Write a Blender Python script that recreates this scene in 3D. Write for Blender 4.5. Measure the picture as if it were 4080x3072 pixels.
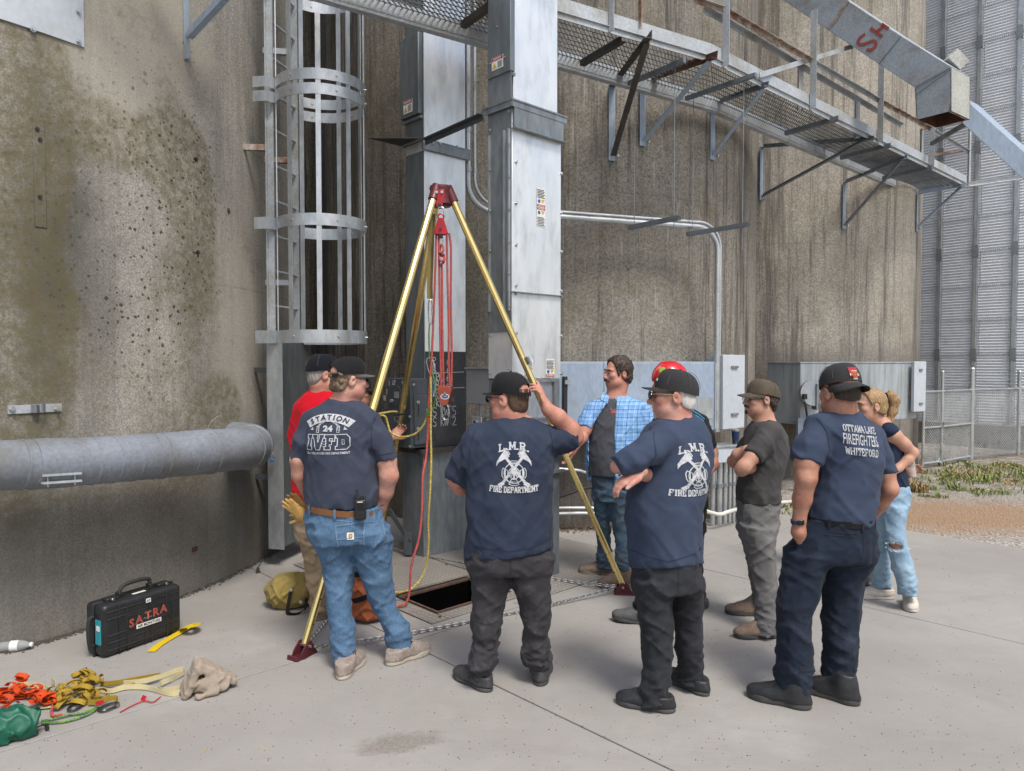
import bpy, bmesh, math, random
import numpy as np
from mathutils import Vector, Matrix
from mathutils.bvhtree import BVHTree
R = math.radians
for o in list(bpy.data.objects): bpy.data.objects.remove(o)
scene = bpy.context.scene
col = scene.collection
random.seed(7)
# ---------------------------------------------------------------- camera, sky, sun, exposure
CAM_H, FPX, PITCH = 1.8, 2900.0, R(1.9)
cam_d = bpy.data.cameras.new('camera'); cam = bpy.data.objects.new('camera', cam_d); col.objects.link(cam)
cam.location = (0, 0, CAM_H); cam.rotation_euler = (R(90) - PITCH, 0, 0)
cam_d.sensor_width = 36; cam_d.lens = 36 * FPX / 4080; cam_d.clip_end = 600; cam_d.clip_start = .05
scene.camera = cam
SUN_EL, SUN_AZ = R(58), R(152)      # azimuth measured clockwise from +Y: behind the camera, to the right
world = bpy.data.worlds.new('World'); scene.world = world; world.use_nodes = True
wn = world.node_tree.nodes; bg = wn['Background']
sky = wn.new('ShaderNodeTexSky'); sky.sky_type = 'NISHITA'; sky.sun_disc = False
sky.sun_elevation = SUN_EL; sky.sun_rotation = SUN_AZ; sky.air_density = 1.3; sky.dust_density = 4.0; sky.ozone_density = 1.0
world.node_tree.links.new(sky.outputs[0], bg.inputs[0]); bg.inputs[1].default_value = .135
sun_d = bpy.data.lights.new('sun', 'SUN'); sun_d.energy = 1.9; sun_d.angle = R(15); sun_d.color = (1, .965, .91)
sun = bpy.data.objects.new('sun', sun_d); col.objects.link(sun)
sdir = Vector((math.sin(SUN_AZ) * math.cos(SUN_EL), math.cos(SUN_AZ) * math.cos(SUN_EL), math.sin(SUN_EL)))
sun.rotation_euler = sdir.to_track_quat('Z', 'Y').to_euler(); sun.location = (6, -8, 14)
vs = scene.view_settings; vs.view_transform = 'Standard'; vs.look = 'None'; vs.exposure = .42; vs.gamma = 1
cy = scene.cycles; cy.max_bounces = 5; cy.diffuse_bounces = 3; cy.glossy_bounces = 3; cy.transmission_bounces = 5; cy.caustics_reflective = cy.caustics_refractive = False
scene.render.resolution_x = 1024; scene.render.resolution_y = 771
# ---------------------------------------------------------------- photo survey helpers (pixel of the photograph + a real depth -> point)
def ray(px, py):
 cx = (px - 2040) / FPX; cy = -(py - 1536) / FPX
 return Vector((cx, math.cos(PITCH) + cy * math.sin(PITCH), -math.sin(PITCH) + cy * math.cos(PITCH)))
def at(px, py, Y):
 r = ray(px, py); return r * (Y / r.y) + Vector((0, 0, CAM_H))
def G(px, py, z=0.):
 r = ray(px, py); t = (z - CAM_H) / r.z; return Vector((r.x * t, r.y * t, z))
AX = R(46.5)
U3 = Vector((math.sin(AX), math.cos(AX), 0)); V3 = Vector((-math.cos(AX), math.sin(AX), 0)); Z3 = Vector((0, 0, 1))
def W(u, v, z=0.): return U3 * u + V3 * v + Z3 * z
MUV = Matrix((U3, V3, Z3)).transposed()
SILO = [((-6.45, 7.04), 4.2), ((.35, 11.0), 3.15), ((4.25, 14.96), 3.6)]
def on_silo(px, py, i, off=0.):
 (cx, cy), rr = SILO[i]; r = ray(px, py); a = r.x**2 + r.y**2; b = r.x*cx + r.y*cy; c = cx*cx + cy*cy - (rr+off)**2
 d = b*b - a*c; t = (b - math.sqrt(max(d, 0))) / a; p = r * t + Vector((0, 0, CAM_H))
 return p, Vector(((p.x-cx)/(rr+off), (p.y-cy)/(rr+off), 0)).normalized()
# ---------------------------------------------------------------- object helpers
def link(o, parent=None):
 col.objects.link(o)
 if parent is not None:
  o.parent = parent
 return o
def tag(o, label=None, cat=None, group=None, kind=None):
 if label: o['label'] = label
 if cat: o['category'] = cat
 if group: o['group'] = group
 if kind: o['kind'] = kind
 return o
def thing(name, label, cat, loc=(0, 0, 0), group=None, kind=None):
 o = bpy.data.objects.new(name, None); o.location = loc; o.empty_display_size = .1; link(o)
 return tag(o, label, cat, group, kind)
def put(name, me, mat, parent=None, M=None, label=None):
 if mat is not None and not me.materials: me.materials.append(mat)
 o = bpy.data.objects.new(name, me); link(o, parent)
 M = M or Matrix.Identity(4)
 if parent is not None:
  loc = Vector((0, 0, 0)); q = parent
  while q is not None: loc = loc + q.location; q = q.parent
  M = Matrix.Translation(-loc) @ M
 o.matrix_basis = M
 if label: o['label'] = label
 return o
def frame_from(d, up=Vector((0, 0, 1))):
 y = Vector(d).normalized(); up = Vector(up)
 if abs(y.dot(up.normalized())) > .98: up = Vector((0, 1, 0)) if abs(y.y) < .9 else Vector((1, 0, 0))
 x = y.cross(up).normalized(); z = x.cross(y).normalized()
 return Matrix((x, y, z)).transposed()
class MB:
 def __init__(s): s.v = []; s.f = []
 def add(s, vs, fs):
  o = len(s.v); s.v += [tuple(v) for v in vs]; s.f += [tuple(i + o for i in f) for f in fs]; return s
 def box(s, c, size, M=None):
  c = Vector(c); M = M or Matrix.Identity(3); h = [x / 2 for x in size]
  vs = [c + M @ Vector((sx*h[0], sy*h[1], sz*h[2])) for sx in (-1, 1) for sy in (-1, 1) for sz in (-1, 1)]
  return s.add(vs, [(0, 1, 3, 2), (4, 6, 7, 5), (0, 4, 5, 1), (2, 3, 7, 6), (0, 2, 6, 4), (1, 5, 7, 3)])
 def beam(s, a, b, w, h, up=(0, 0, 1)):
  a = Vector(a); b = Vector(b); return s.box((a + b) / 2, (w, (b - a).length, h), frame_from(b - a, up))
 def angle(s, a, b, w, t, side=(1, 0, 0), up=(0, 0, 1)):
  a = Vector(a); b = Vector(b); y = (b - a).normalized(); x = Vector(side); x = (x - y * x.dot(y)).normalized(); z = Vector(up); z = z - y*z.dot(y); z = z - x*z.dot(x); z = z.normalized() if z.length > .05 else x.cross(y)
  pr = [(0, 0), (w, 0), (w, t), (t, t), (t, w), (0, w)]
  vs = [p + x*i + z*j for p in (a, b) for i, j in pr]
  return s.add(vs, [(5, 4, 3, 2, 1, 0), (6, 7, 8, 9, 10, 11)] + [(i, (i+1) % 6, (i+1) % 6 + 6, i + 6) for i in range(6)])
 def cyl(s, a, b, r, n=12, r2=None, cap=True):
  a = Vector(a); b = Vector(b); M = frame_from(b - a); r2 = r if r2 is None else r2; vs = []
  for p, q in ((a, r), (b, r2)):
   for i in range(n):
    t = 2*math.pi*i/n; vs.append(p + M @ Vector((math.cos(t)*q, 0, math.sin(t)*q)))
  fs = [(i, (i+1) % n, (i+1) % n + n, i + n) for i in range(n)]
  if cap: fs += [tuple(range(n))[::-1], tuple(range(n, 2*n))]
  return s.add(vs, fs)
 def tube(s, pts, r, n=8, closed=False):
  pts = [Vector(p) for p in pts]; m = len(pts); rr = r if isinstance(r, (list, tuple)) else [r]*m
  T = []
  for i in range(m):
   a = pts[(i-1) % m] if (closed or i > 0) else pts[i]; b = pts[(i+1) % m] if (closed or i < m-1) else pts[i]
   T.append((b - a).normalized() if (b - a).length > 1e-9 else Vector((0, 0, 1)))
  x = T[0].orthogonal().normalized(); vs = []
  for i in range(m):
   x = (x - T[i]*x.dot(T[i])); x = x.normalized() if x.length > 1e-6 else T[i].orthogonal().normalized()
   y = T[i].cross(x)
   vs += [pts[i] + (x*math.cos(2*math.pi*k/n) + y*math.sin(2*math.pi*k/n))*rr[i] for k in range(n)]
  fs = []
  for i in range(m if closed else m-1):
   j = (i+1) % m
   fs += [(i*n+k, i*n+(k+1) % n, j*n+(k+1) % n, j*n+k) for k in range(n)]
  if not closed: fs += [tuple(range(n))[::-1], tuple(range((m-1)*n, m*n))]
  return s.add(vs, fs)
 def ribbon(s, pts, w, t, nrm=None):
  pts = [Vector(p) for p in pts]; m = len(pts); vs = []
  for i in range(m):
   T = (pts[min(i+1, m-1)] - pts[max(i-1, 0)]).normalized()
   wd = Vector(nrm[i]) if nrm else T.cross(Z3)
   wd = wd - T*wd.dot(T); wd = wd.normalized() if wd.length > 1e-6 else T.orthogonal().normalized()
   nn = T.cross(wd)
   vs += [pts[i] + wd*w/2*a + nn*t/2*b for a, b in ((-1, -1), (1, -1), (1, 1), (-1, 1))]
  fs = [(i*4+k, i*4+(k+1) % 4, i*4+4+(k+1) % 4, i*4+4+k) for i in range(m-1) for k in range(4)]
  return s.add(vs, fs + [(3, 2, 1, 0), tuple(range(m*4-4, m*4))])
 def prism(s, poly, o, ax, ay, az, h0, h1):
  o = Vector(o); ax = Vector(ax); ay = Vector(ay); az = Vector(az); n = len(poly)
  vs = [o + ax*x + ay*y + az*h for h in (h0, h1) for x, y in poly]
  return s.add(vs, [tuple(range(n))[::-1], tuple(range(n, 2*n))] + [(i, (i+1) % n, (i+1) % n+n, i+n) for i in range(n)])
 def lathe(s, prof, c, M=None, n=16):
  c = Vector(c); M = M or Matrix.Identity(3); m = len(prof)
  vs = [c + M @ Vector((r*math.cos(2*math.pi*k/n), r*math.sin(2*math.pi*k/n), h)) for r, h in prof for k in range(n)]
  fs = [(i*n+k, i*n+(k+1) % n, (i+1)*n+(k+1) % n, (i+1)*n+k) for i in range(m-1) for k in range(n)]
  return s.add(vs, fs + [tuple(range(n))[::-1], tuple(range((m-1)*n, m*n))])
 def ball(s, c, r, n=8, sc=(1, 1, 1), M=None):
  prof = [(max(math.sin(math.pi*i/n), .02)*r, -math.cos(math.pi*i/n)*r*sc[2]) for i in range(n+1)]
  return s.lathe(prof, c, M, n*2)
 def mesh(s, name, smooth=False, ang=35):
  me = bpy.data.meshes.new(name); me.from_pydata([tuple(v) for v in s.v], [], s.f); me.validate()
  bm = bmesh.new(); bm.from_mesh(me); bmesh.ops.recalc_face_normals(bm, faces=bm.faces); bm.to_mesh(me); bm.free()
  if smooth:
   me.shade_smooth(); me.set_sharp_from_angle(angle=R(ang))
  return me
 def build(s, name, mat, parent=None, smooth=False, bevel=0, label=None, ang=35):
  o = put(name, s.mesh(name, smooth or bevel > 0, ang), mat, parent, label=label)
  if bevel:
   md = o.modifiers.new('bevel', 'BEVEL'); md.width = bevel; md.segments = 2; md.limit_method = 'ANGLE'; md.angle_limit = R(40)
  return o
def single(mb, name, mat, label, cat, group=None, smooth=False, bevel=0, kind=None):
 return tag(mb.build(name, mat, None, smooth, bevel), label, cat, group, kind)
def arc_pts(a, corner, b, r, n=8):
 a, c, b = Vector(a), Vector(corner), Vector(b); d1 = (a-c).normalized(); d2 = (b-c).normalized(); th = d1.angle(d2); L = r/math.tan(th/2)
 p = c + d1*L; q = c + d2*L; o = c + (d1+d2).normalized()*(r/math.sin(th/2)); out = []
 for i in range(n+1):
  v = (p-o).lerp(q-o, i/n); out.append(o + v.normalized()*r)
 return out
def bez(p0, p1, p2, p3, n=12):
 p0, p1, p2, p3 = map(Vector, (p0, p1, p2, p3))
 return [p0*(1-t)**3 + p1*3*t*(1-t)**2 + p2*3*t*t*(1-t) + p3*t**3 for t in [i/n for i in range(n+1)]]
def smooth_path(pts, n=6, closed=False):
 P = [Vector(p) for p in pts]; m = len(P); out = []
 for i in range(m if closed else m-1):
  a = P[(i-1) % m] if (closed or i > 0) else P[0]*2-P[1]; b = P[i]; c = P[(i+1) % m]; d = P[(i+2) % m] if (closed or i < m-2) else P[-1]*2-P[-2]
  for k in range(n):
   t = k/n; out.append(((b*2) + (c-a)*t + (a*2-b*5+c*4-d)*t*t + (b*3-a-c*3+d)*t**3)*.5)
 if not closed: out.append(P[-1])
 return out
# ---------------------------------------------------------------- materials (all procedural)
class NT:
 def __init__(s, name):
  s.m = bpy.data.materials.new(name); s.m.use_nodes = True; s.t = s.m.node_tree; s.n = s.t.nodes; s.b = s.n['Principled BSDF']
 def new(s, kind, **kw):
  n = s.n.new(kind)
  for k, v in kw.items():
   if k == 'inp':
    for i, x in v.items():
     if hasattr(x, 'is_output') or hasattr(x, 'links') and hasattr(x, 'node'): s.t.links.new(x, n.inputs[i])
     else: n.inputs[i].default_value = x
   else: setattr(n, k, v)
  return n
 def set(s, **kw):
  nm = dict(color='Base Color', rough='Roughness', metal='Metallic', spec='Specular IOR Level', normal='Normal', trans='Transmission Weight', alpha='Alpha', ior='IOR', coat='Coat Weight', sheen='Sheen Weight', sss='Subsurface Weight', sssr='Subsurface Radius', ssss='Subsurface Scale')
  for k, v in kw.items():
   i = s.b.inputs[nm[k]]
   if hasattr(v, 'node'): s.t.links.new(v, i)
   elif k == 'color': i.default_value = (*v[:3], 1)
   else: i.default_value = v
  return s
 def pos(s, scale=(1, 1, 1), rotz=0., loc=(0, 0, 0), kind='Object'):
  if kind == 'World': o = s.new('ShaderNodeNewGeometry').outputs['Position']
  else: o = s.new('ShaderNodeTexCoord').outputs[kind]
  mp = s.new('ShaderNodeMapping'); s.t.links.new(o, mp.inputs[0]); mp.inputs['Scale'].default_value = scale; mp.inputs['Rotation'].default_value = (0, 0, rotz); mp.inputs['Location'].default_value = loc
  return mp.outputs[0]
 def noise(s, vec, scale, detail=3., rough=.55, dist=0.):
  return s.new('ShaderNodeTexNoise', inp={'Vector': vec, 'Scale': scale, 'Detail': detail, 'Roughness': rough, 'Distortion': dist}).outputs[0]
 def voro(s, vec, scale, out='Distance', feature='F1', rnd=1.):
  return s.new('ShaderNodeTexVoronoi', feature=feature, inp={'Vector': vec, 'Scale': scale, 'Randomness': rnd}).outputs[out]
 def ramp(s, fac, lo, hi, a=0., b=1.):
  return s.new('ShaderNodeMapRange', inp={0: fac, 1: lo, 2: hi, 3: a, 4: b}).outputs[0]
 def mix(s, fac, a, b, mode='MIX'):
  n = s.new('ShaderNodeMix', data_type='RGBA', blend_type=mode)
  for i, x in ((0, fac), (6, a), (7, b)):
   if hasattr(x, 'node'): s.t.links.new(x, n.inputs[i])
   elif i == 0: n.inputs[0].default_value = x
   else: n.inputs[i].default_value = (*x[:3], 1)
  return n.outputs[2]
 def math(s, op, a, b=0., c=None):
  n = s.new('ShaderNodeMath', operation=op)
  for i, x in ((0, a), (1, b), (2, c)):
   if x is None: continue
   if hasattr(x, 'node'): s.t.links.new(x, n.inputs[i])
   else: n.inputs[i].default_value = x
  return n.outputs[0]
 def sep(s, vec):
  return s.new('ShaderNodeSeparateXYZ', inp={0: vec}).outputs
 def bump(s, h, strength=.3, dist=.01, normal=None):
  n = s.new('ShaderNodeBump', inp={'Height': h, 'Strength': strength, 'Distance': dist})
  if normal is not None: s.t.links.new(normal, n.inputs['Normal'])
  return n.outputs[0]
def simple(name, c1, c2=None, scale=3., rough=.6, metal=0., spk=0., spk_scale=80., bump=0., bscale=60., stretch=(1, 1, 1), rvar=.12, spec=.5, dist=.004, lo=.35, hi=.65, dirt=None, dirt_amt=0., dirt_scale=5., kind='Object', sheen=0., coat=0.):
 n = NT(name); p = n.pos(stretch, kind=kind); c2 = c2 or tuple(x*.8 for x in c1)
 c = n.mix(n.ramp(n.noise(p, scale, 4), lo, hi), c1, c2)
 if spk: c = n.mix(spk, c, n.mix(n.ramp(n.noise(p, spk_scale, 2), .3, .7), (.25, .25, .25), (1., 1., 1.)), 'OVERLAY')
 if dirt: c = n.mix(n.ramp(n.noise(p, dirt_scale, 6, .65), .5, .75, 0., dirt_amt), c, dirt)
 r = n.ramp(n.noise(p, scale*2.3, 3), .3, .7, max(rough-rvar, .02), min(rough+rvar, 1.))
 n.set(color=c, rough=r, metal=metal, spec=spec)
 if sheen: n.set(sheen=sheen)
 if coat: n.set(coat=coat)
 if bump: n.set(normal=n.bump(n.noise(p, bscale, 3), bump, dist))
 return n.m
def silo_mat(name, cA, cB, streak=.4, streak_col=(.05, .045, .04), olive=.3, olive_lo=.55, dots=.6, dark_z=None, seed=0., pale=.0, spots=(), ps=60., base_dots=1.):
 n = NT(name); p = n.pos((1, 1, 1), loc=(seed, seed*1.7, seed*.3)); pw = n.pos((1, 1, .05), loc=(seed, 0, 0)); x, y, z = n.sep(n.pos())
 c = n.mix(n.ramp(n.noise(p, .8, 5, .6), .36, .64), cA, cB)
 c = n.mix(n.ramp(n.noise(p, 5., 4, .7), .45, .8, 0., .3), c, tuple(k*.55 for k in cA))
 peb = n.voro(p, ps, 'Color'); gray = n.new('ShaderNodeSeparateColor', inp={0: peb}).outputs[0]
 c = n.mix(.42, c, n.mix(gray, (.16, .16, .16), (.88, .87, .84)), 'OVERLAY')
 fine = n.noise(p, 78., 3, .75); c = n.mix(n.ramp(fine, .52, .66, 0., .45), c, tuple(k*.42 for k in cB))
 st = n.math('ADD', n.math('MULTIPLY', n.noise(pw, 5., 5, .7), .62), n.math('MULTIPLY', n.noise(pw, 26., 3, .6), .38))
 big = n.noise(pw, 1.7, 3, .6); c = n.mix(n.ramp(n.math('ADD', st, n.math('MULTIPLY', n.math('SUBTRACT', big, .5), .7)), .47, .60, 0., streak), c, streak_col)
 if pale: c = n.mix(n.ramp(n.noise(pw, 36., 2, .5), .62, .74, 0., pale), c, (.44, .40, .33))
 ol = n.math('ADD', n.noise(p, 1.3, 5, .72), n.math('MULTIPLY', n.noise(pw, 3., 2), .25)); sm_ = {'dots': 0., 'olive': 0., 'dark': 0., 'pale': 0.}
 wob = n.math('MULTIPLY', n.math('SUBTRACT', n.noise(p, 2.6, 5, .7), .5), 1.5)
 for q, rad, zs, kind, amt in spots:
  dv = n.new('ShaderNodeVectorMath', operation='LENGTH', inp={0: n.new('ShaderNodeVectorMath', operation='MULTIPLY', inp={0: n.new('ShaderNodeVectorMath', operation='SUBTRACT', inp={0: n.pos(), 1: q}).outputs[0], 1: (1/rad, 1/rad, zs/rad)}).outputs[0]}).outputs[1]
  sm_[kind] = n.math('ADD', n.ramp(n.math('ADD', dv, wob), 1.2, .5, 0., amt), sm_[kind])
 if spots:
  ol = n.math('ADD', ol, n.math('MULTIPLY', sm_['olive'], .32)); c = n.mix(sm_['dark'], c, (.075, .072, .06)); c = n.mix(sm_['pale'], c, (.46, .42, .35))
 c = n.mix(n.math('MULTIPLY', n.ramp(ol, olive_lo+.12, olive_lo+.28, 0., olive), n.ramp(n.noise(p, 16., 4, .75), .40, .58, .35, 1.)), c, (.125, .105, .05))
 pd = n.new('ShaderNodeVectorMath', operation='ADD', inp={0: p, 1: n.new('ShaderNodeVectorMath', operation='SCALE', inp={0: n.new('ShaderNodeTexNoise', inp={'Vector': p, 'Scale': 40., 'Detail': 2.}).outputs[1], 3: .022}).outputs[0]}).outputs[0]; vn = n.new('ShaderNodeTexVoronoi', inp={'Vector': pd, 'Scale': 21.}); dsz = n.new('ShaderNodeSeparateColor', inp={0: vn.outputs['Color']}).outputs; dm = n.ramp(n.math('SUBTRACT', vn.outputs['Distance'], n.math('MULTIPLY', dsz[0], .16)), .17, .11); mask = n.math('ADD', n.ramp(n.noise(p, .95, 3, .65), .52, .66, 0., base_dots), sm_['dots']); keep = n.ramp(dsz[1], .12, .18)
 c = n.mix(n.math('MULTIPLY', n.math('MULTIPLY', dm, mask), n.math('MULTIPLY', keep, dots)), c, (.068, .064, .04))
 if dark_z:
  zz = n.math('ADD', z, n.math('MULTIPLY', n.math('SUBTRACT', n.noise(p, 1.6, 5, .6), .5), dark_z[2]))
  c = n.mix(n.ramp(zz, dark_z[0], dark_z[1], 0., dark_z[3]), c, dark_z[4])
 lf_ = n.math('FRACT', n.math('ADD', n.math('MULTIPLY', z, 1/1.22), n.math('MULTIPLY', n.noise(p, 1.1, 3), .05))); c = n.mix(n.math('MULTIPLY', n.ramp(lf_, .022, .0), n.ramp(n.noise(p, 2.2, 3), .42, .6, 0., .45)), c, tuple(k*.45 for k in cB))
 n.set(color=c, rough=.9, spec=.25)
 h = n.math('ADD', n.math('MULTIPLY', fine, .6), n.math('MULTIPLY', gray, .5))
 n.set(normal=n.bump(n.noise(pw, 30., 2), .12, .01, n.bump(h, .5, .006)))
 return n.m
def fabric(name, c1, c2=None, weave=900., wr=18., dust=None, dust_amt=0., fade=.0, bump=.22, rough=.9, zfade=None, wrd=.012, twill=0.):
 n = NT(name); p = n.pos(); c2 = c2 or tuple(x*.75 for x in c1)
 c = n.mix(n.ramp(n.noise(p, 5., 4, .6), .35, .65), c1, c2)
 if twill: c = n.mix(n.ramp(n.noise(n.pos((1, 1, .12)), 260., 2), .45, .7, 0., twill), c, tuple(min(1, k*2.2+.03) for k in c1))
 c = n.mix(.18, c, n.mix(n.ramp(n.noise(p, weave*.35, 1), .35, .65), (.3, .3, .3), (.8, .8, .8)), 'OVERLAY')
 if dust:
  dm = n.ramp(n.noise(p, 6.5, 6, .7), .50, .74, 0., dust_amt)
  if zfade: dm = n.math('MULTIPLY', dm, n.ramp(n.sep(p)[2], zfade[1], zfade[0], .08, 1.))
  c = n.mix(dm, c, dust)
 n.set(color=c, rough=rough, spec=.15, sheen=.04)
 tl = n.new('ShaderNodeMapping', inp={0: p, 2: (.5, .7, .4), 3: (1, 1, 1.5)}).outputs[0]
 h1 = n.new('ShaderNodeTexNoise', noise_type='RIDGED_MULTIFRACTAL', inp={'Vector': tl, 'Scale': wr*.42, 'Detail': 3., 'Roughness': .5, 'Distortion': .7}).outputs[0]
 n.set(normal=n.bump(n.noise(p, weave*.5, 1), .12, .002, n.bump(h1, bump*1.6, wrd)))
 return n.m
M = {}
SPOTS_A = [(on_silo(px, py, 0)[0], r, zs, k, a) for px, py, r, zs, k, a in ((520, 900, .95, .8, 'dots', 1.), (760, 760, .5, .5, 'dots', 1.), (600, 1250, .7, .9, 'dots', .7), (20, 450, .35, .3, 'olive', 1.), (20, 1000, .42, .25, 'olive', 1.), (40, 1450, .4, .4, 'olive', 1.), (200, 420, .35, .8, 'olive', .6), (760, 1400, .55, .35, 'olive', .55), (880, 1640, .3, 1., 'olive', 1.), (790, 330, .25, 1.1, 'dark', .4), (350, 1000, .4, .35, 'dark', .2), (1040, 700, .25, .2, 'dark', .3), (700, 620, .32, .8, 'olive', .9), (790, 900, .2, .3, 'olive', .9), (480, 560, .35, 1.2, 'olive', .7), (800, 1250, .25, .25, 'dark', .35), (150, 720, .28, .2, 'dark', .4), (260, 1250, .4, .35, 'dark', .3), (560, 150, .7, .8, 'pale', .6), (960, 1200, .5, .4, 'pale', .45))]
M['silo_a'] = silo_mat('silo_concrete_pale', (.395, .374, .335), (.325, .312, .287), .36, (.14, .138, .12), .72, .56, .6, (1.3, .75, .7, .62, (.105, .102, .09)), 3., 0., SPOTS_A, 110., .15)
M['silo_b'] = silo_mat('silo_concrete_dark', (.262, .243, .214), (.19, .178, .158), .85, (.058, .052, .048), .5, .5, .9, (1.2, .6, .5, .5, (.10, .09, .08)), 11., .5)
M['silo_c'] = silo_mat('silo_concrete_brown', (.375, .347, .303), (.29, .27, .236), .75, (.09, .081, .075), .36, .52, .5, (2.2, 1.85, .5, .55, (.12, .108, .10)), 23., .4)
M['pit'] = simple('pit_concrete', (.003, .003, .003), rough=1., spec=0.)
M['galv'] = simple('galvanised_steel', (.52, .545, .57), (.42, .45, .48), 6., .42, .75, .22, 24., .06, 30., (1, 1, .5), .1, dirt=(.25, .25, .25), dirt_amt=.35)
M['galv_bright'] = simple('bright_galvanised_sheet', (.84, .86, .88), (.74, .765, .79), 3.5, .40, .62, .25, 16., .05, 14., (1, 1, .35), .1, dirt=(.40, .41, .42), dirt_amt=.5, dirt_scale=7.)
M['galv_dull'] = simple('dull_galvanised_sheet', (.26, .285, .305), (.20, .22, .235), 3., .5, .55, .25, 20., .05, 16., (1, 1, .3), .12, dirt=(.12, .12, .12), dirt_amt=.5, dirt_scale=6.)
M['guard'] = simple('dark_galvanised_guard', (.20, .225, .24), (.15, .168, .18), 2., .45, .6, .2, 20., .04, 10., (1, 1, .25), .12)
M['steel_grey'] = simple('grey_structural_paint', (.17, .195, .225), (.13, .15, .17), 3., .55, .1, .2, 40., .06, 30., dirt=(.12, .10, .07), dirt_amt=.5)
M['paint'] = simple('blue_grey_paint', (.31, .39, .49), (.27, .335, .43), 2., .5, 0., .12, 30., .06, 25., (1, 1, .4), .1, dirt=(.22, .22, .17), dirt_amt=.5, dirt_scale=4.)
M['paint_light'] = simple('pale_grey_paint', (.50, .545, .60), (.45, .49, .545), 2., .5, 0., .08, 30., .05, 25., dirt=(.34, .34, .28), dirt_amt=.35)
M['paint_worn'] = simple('weathered_steel_paint', (.43, .47, .515), (.36, .385, .40), 2.5, .6, .1, .2, 40., .1, 30., dirt=(.20, .17, .09), dirt_amt=.75, dirt_scale=3.)
M['spout'] = simple('weathered_spout_paint', (.33, .375, .425), (.27, .30, .32), 1.6, .6, .0, .2, 40., .12, 30., dirt=(.17, .10, .05), dirt_amt=.55, dirt_scale=3.2)
M['spout_pale'] = simple('dusty_spout_paint', (.42, .43, .40), (.35, .36, .33), 2., .75, .0, .25, 40., .12, 30.)
M['dark_steel'] = simple('dark_painted_steel', (.085, .10, .115), (.06, .07, .08), 2.5, .5, .2, .2, 40., .06, 30., dirt=(.12, .07, .04), dirt_amt=.35)
M['black_steel'] = simple('black_weathered_steel', (.045, .042, .04), (.075, .065, .055), 4., .65, .2, .3, 50.)
M['rust'] = simple('rusty_steel', (.13, .06, .035), (.075, .035, .025), 7., .85, .2, .4, 60., .2, 60.)
M['rust_edge'] = simple('rust_flaked_paint', (.42, .40, .36), (.20, .085, .04), 8., .8, .1, .3, 60., .2, 60.)
M['conduit'] = simple('zinc_conduit', (.60, .63, .64), (.50, .53, .55), 4., .35, .8, .1, 40., .03, 30.)
M['grey_box'] = simple('grey_enamel', (.235, .245, .255), (.21, .22, .23), 2., .45, 0., .06, 40.)
M['bolt'] = simple('bolt_steel', (.62, .63, .64), (.45, .46, .47), 30., .35, .9)
M['board'] = simple('black_painted_steel', (.022, .025, .03), (.035, .037, .042), 3., .5, .0, .2, 30., .05, 20., dirt=(.09, .09, .09), dirt_amt=.5)
M['chalk'] = simple('white_chalk', (.62, .63, .64), (.42, .43, .44), 40., .95)
M['chalk_smear'] = simple('smudged_chalk', (.10, .105, .11), (.045, .047, .05), 25., .95, lo=.4, hi=.6)
M['white'] = simple('white_sticker', (.74, .74, .72), (.68, .68, .66), 4., .55)
M['red_sticker'] = simple('red_sticker', (.42, .035, .035), rough=.5)
M['yellow_sticker'] = simple('amber_sticker', (.62, .40, .02), rough=.5)
M['blue_sticker'] = simple('blue_sticker', (.03, .15, .38), rough=.5)
M['orange_sticker'] = simple('orange_sticker', (.55, .16, .03), rough=.5)
M['ink'] = simple('black_ink', (.02, .02, .02), rough=.6)
M['red_paint'] = simple('red_spray_paint', (.36, .07, .055), (.27, .06, .05), 30., .7)
M['gold'] = simple('gold_anodised_aluminium', (.80, .62, .27), (.72, .54, .21), 6., .24, .92, .08, 60., .02, 60., (1, 1, .4), .06, dirt=(.45, .30, .10), dirt_amt=.3)
M['maroon'] = simple('maroon_powder_coat', (.115, .022, .03), (.08, .016, .02), 6., .42, .2, .15, 90.)
M['pulley_red'] = simple('red_anodised_pulley', (.48, .03, .04), (.36, .025, .03), 8., .34, .35)
M['pulley_rust'] = simple('copper_red_pulley', (.42, .105, .06), (.32, .075, .045), 8., .42, .35)
M['steel'] = simple('polished_steel', (.62, .62, .62), (.5, .5, .5), 10., .25, .95)
M['black_plastic'] = simple('black_plastic', (.010, .011, .012), (.018, .019, .021), 6., .45, 0., .15, 120., .08, 200.)
M['black_rubber'] = simple('black_rubber', (.022, .022, .023), rough=.7)
M['black_web'] = fabric('black_webbing', (.016, .016, .018))
M['green_bag'] = simple('green_nylon', (.006, .11, .065), (.004, .075, .045), 6., .5, 0., .1, 200., .25, 18., dist=.01)
M['canvas'] = fabric('tan_canvas', (.34, .285, .23), (.27, .225, .18), 700., 14.)
M['yellow_bag'] = fabric('dirty_yellow_canvas', (.33, .25, .075), (.23, .175, .06), 600., 13., dust=(.16, .13, .09), dust_amt=.7)
M['orange_bag'] = fabric('orange_canvas', (.36, .105, .045), (.28, .085, .04), 600., 12., dust=(.22, .10, .06), dust_amt=.6)
M['leather'] = fabric('tan_leather_glove', (.50, .30, .085), (.40, .23, .07), 300., 25., dust=(.16, .12, .08), dust_amt=.7)
def rope_mat(name, c1, c2, sc=160.):
 n = NT(name); p = n.pos(); k = n.ramp(n.voro(p, sc), .28, .36); keep = n.ramp(n.new('ShaderNodeSeparateColor', inp={0: n.voro(p, sc, 'Color')}).outputs[0], .78, .82)
 c = n.mix(keep, n.mix(n.ramp(n.noise(p, 40., 2), .3, .7), c1, tuple(x*.72 for x in c1)), c2)
 n.set(color=c, rough=.85, spec=.2, normal=n.bump(n.voro(p, 260.), .5, .003)); return n.m
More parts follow.
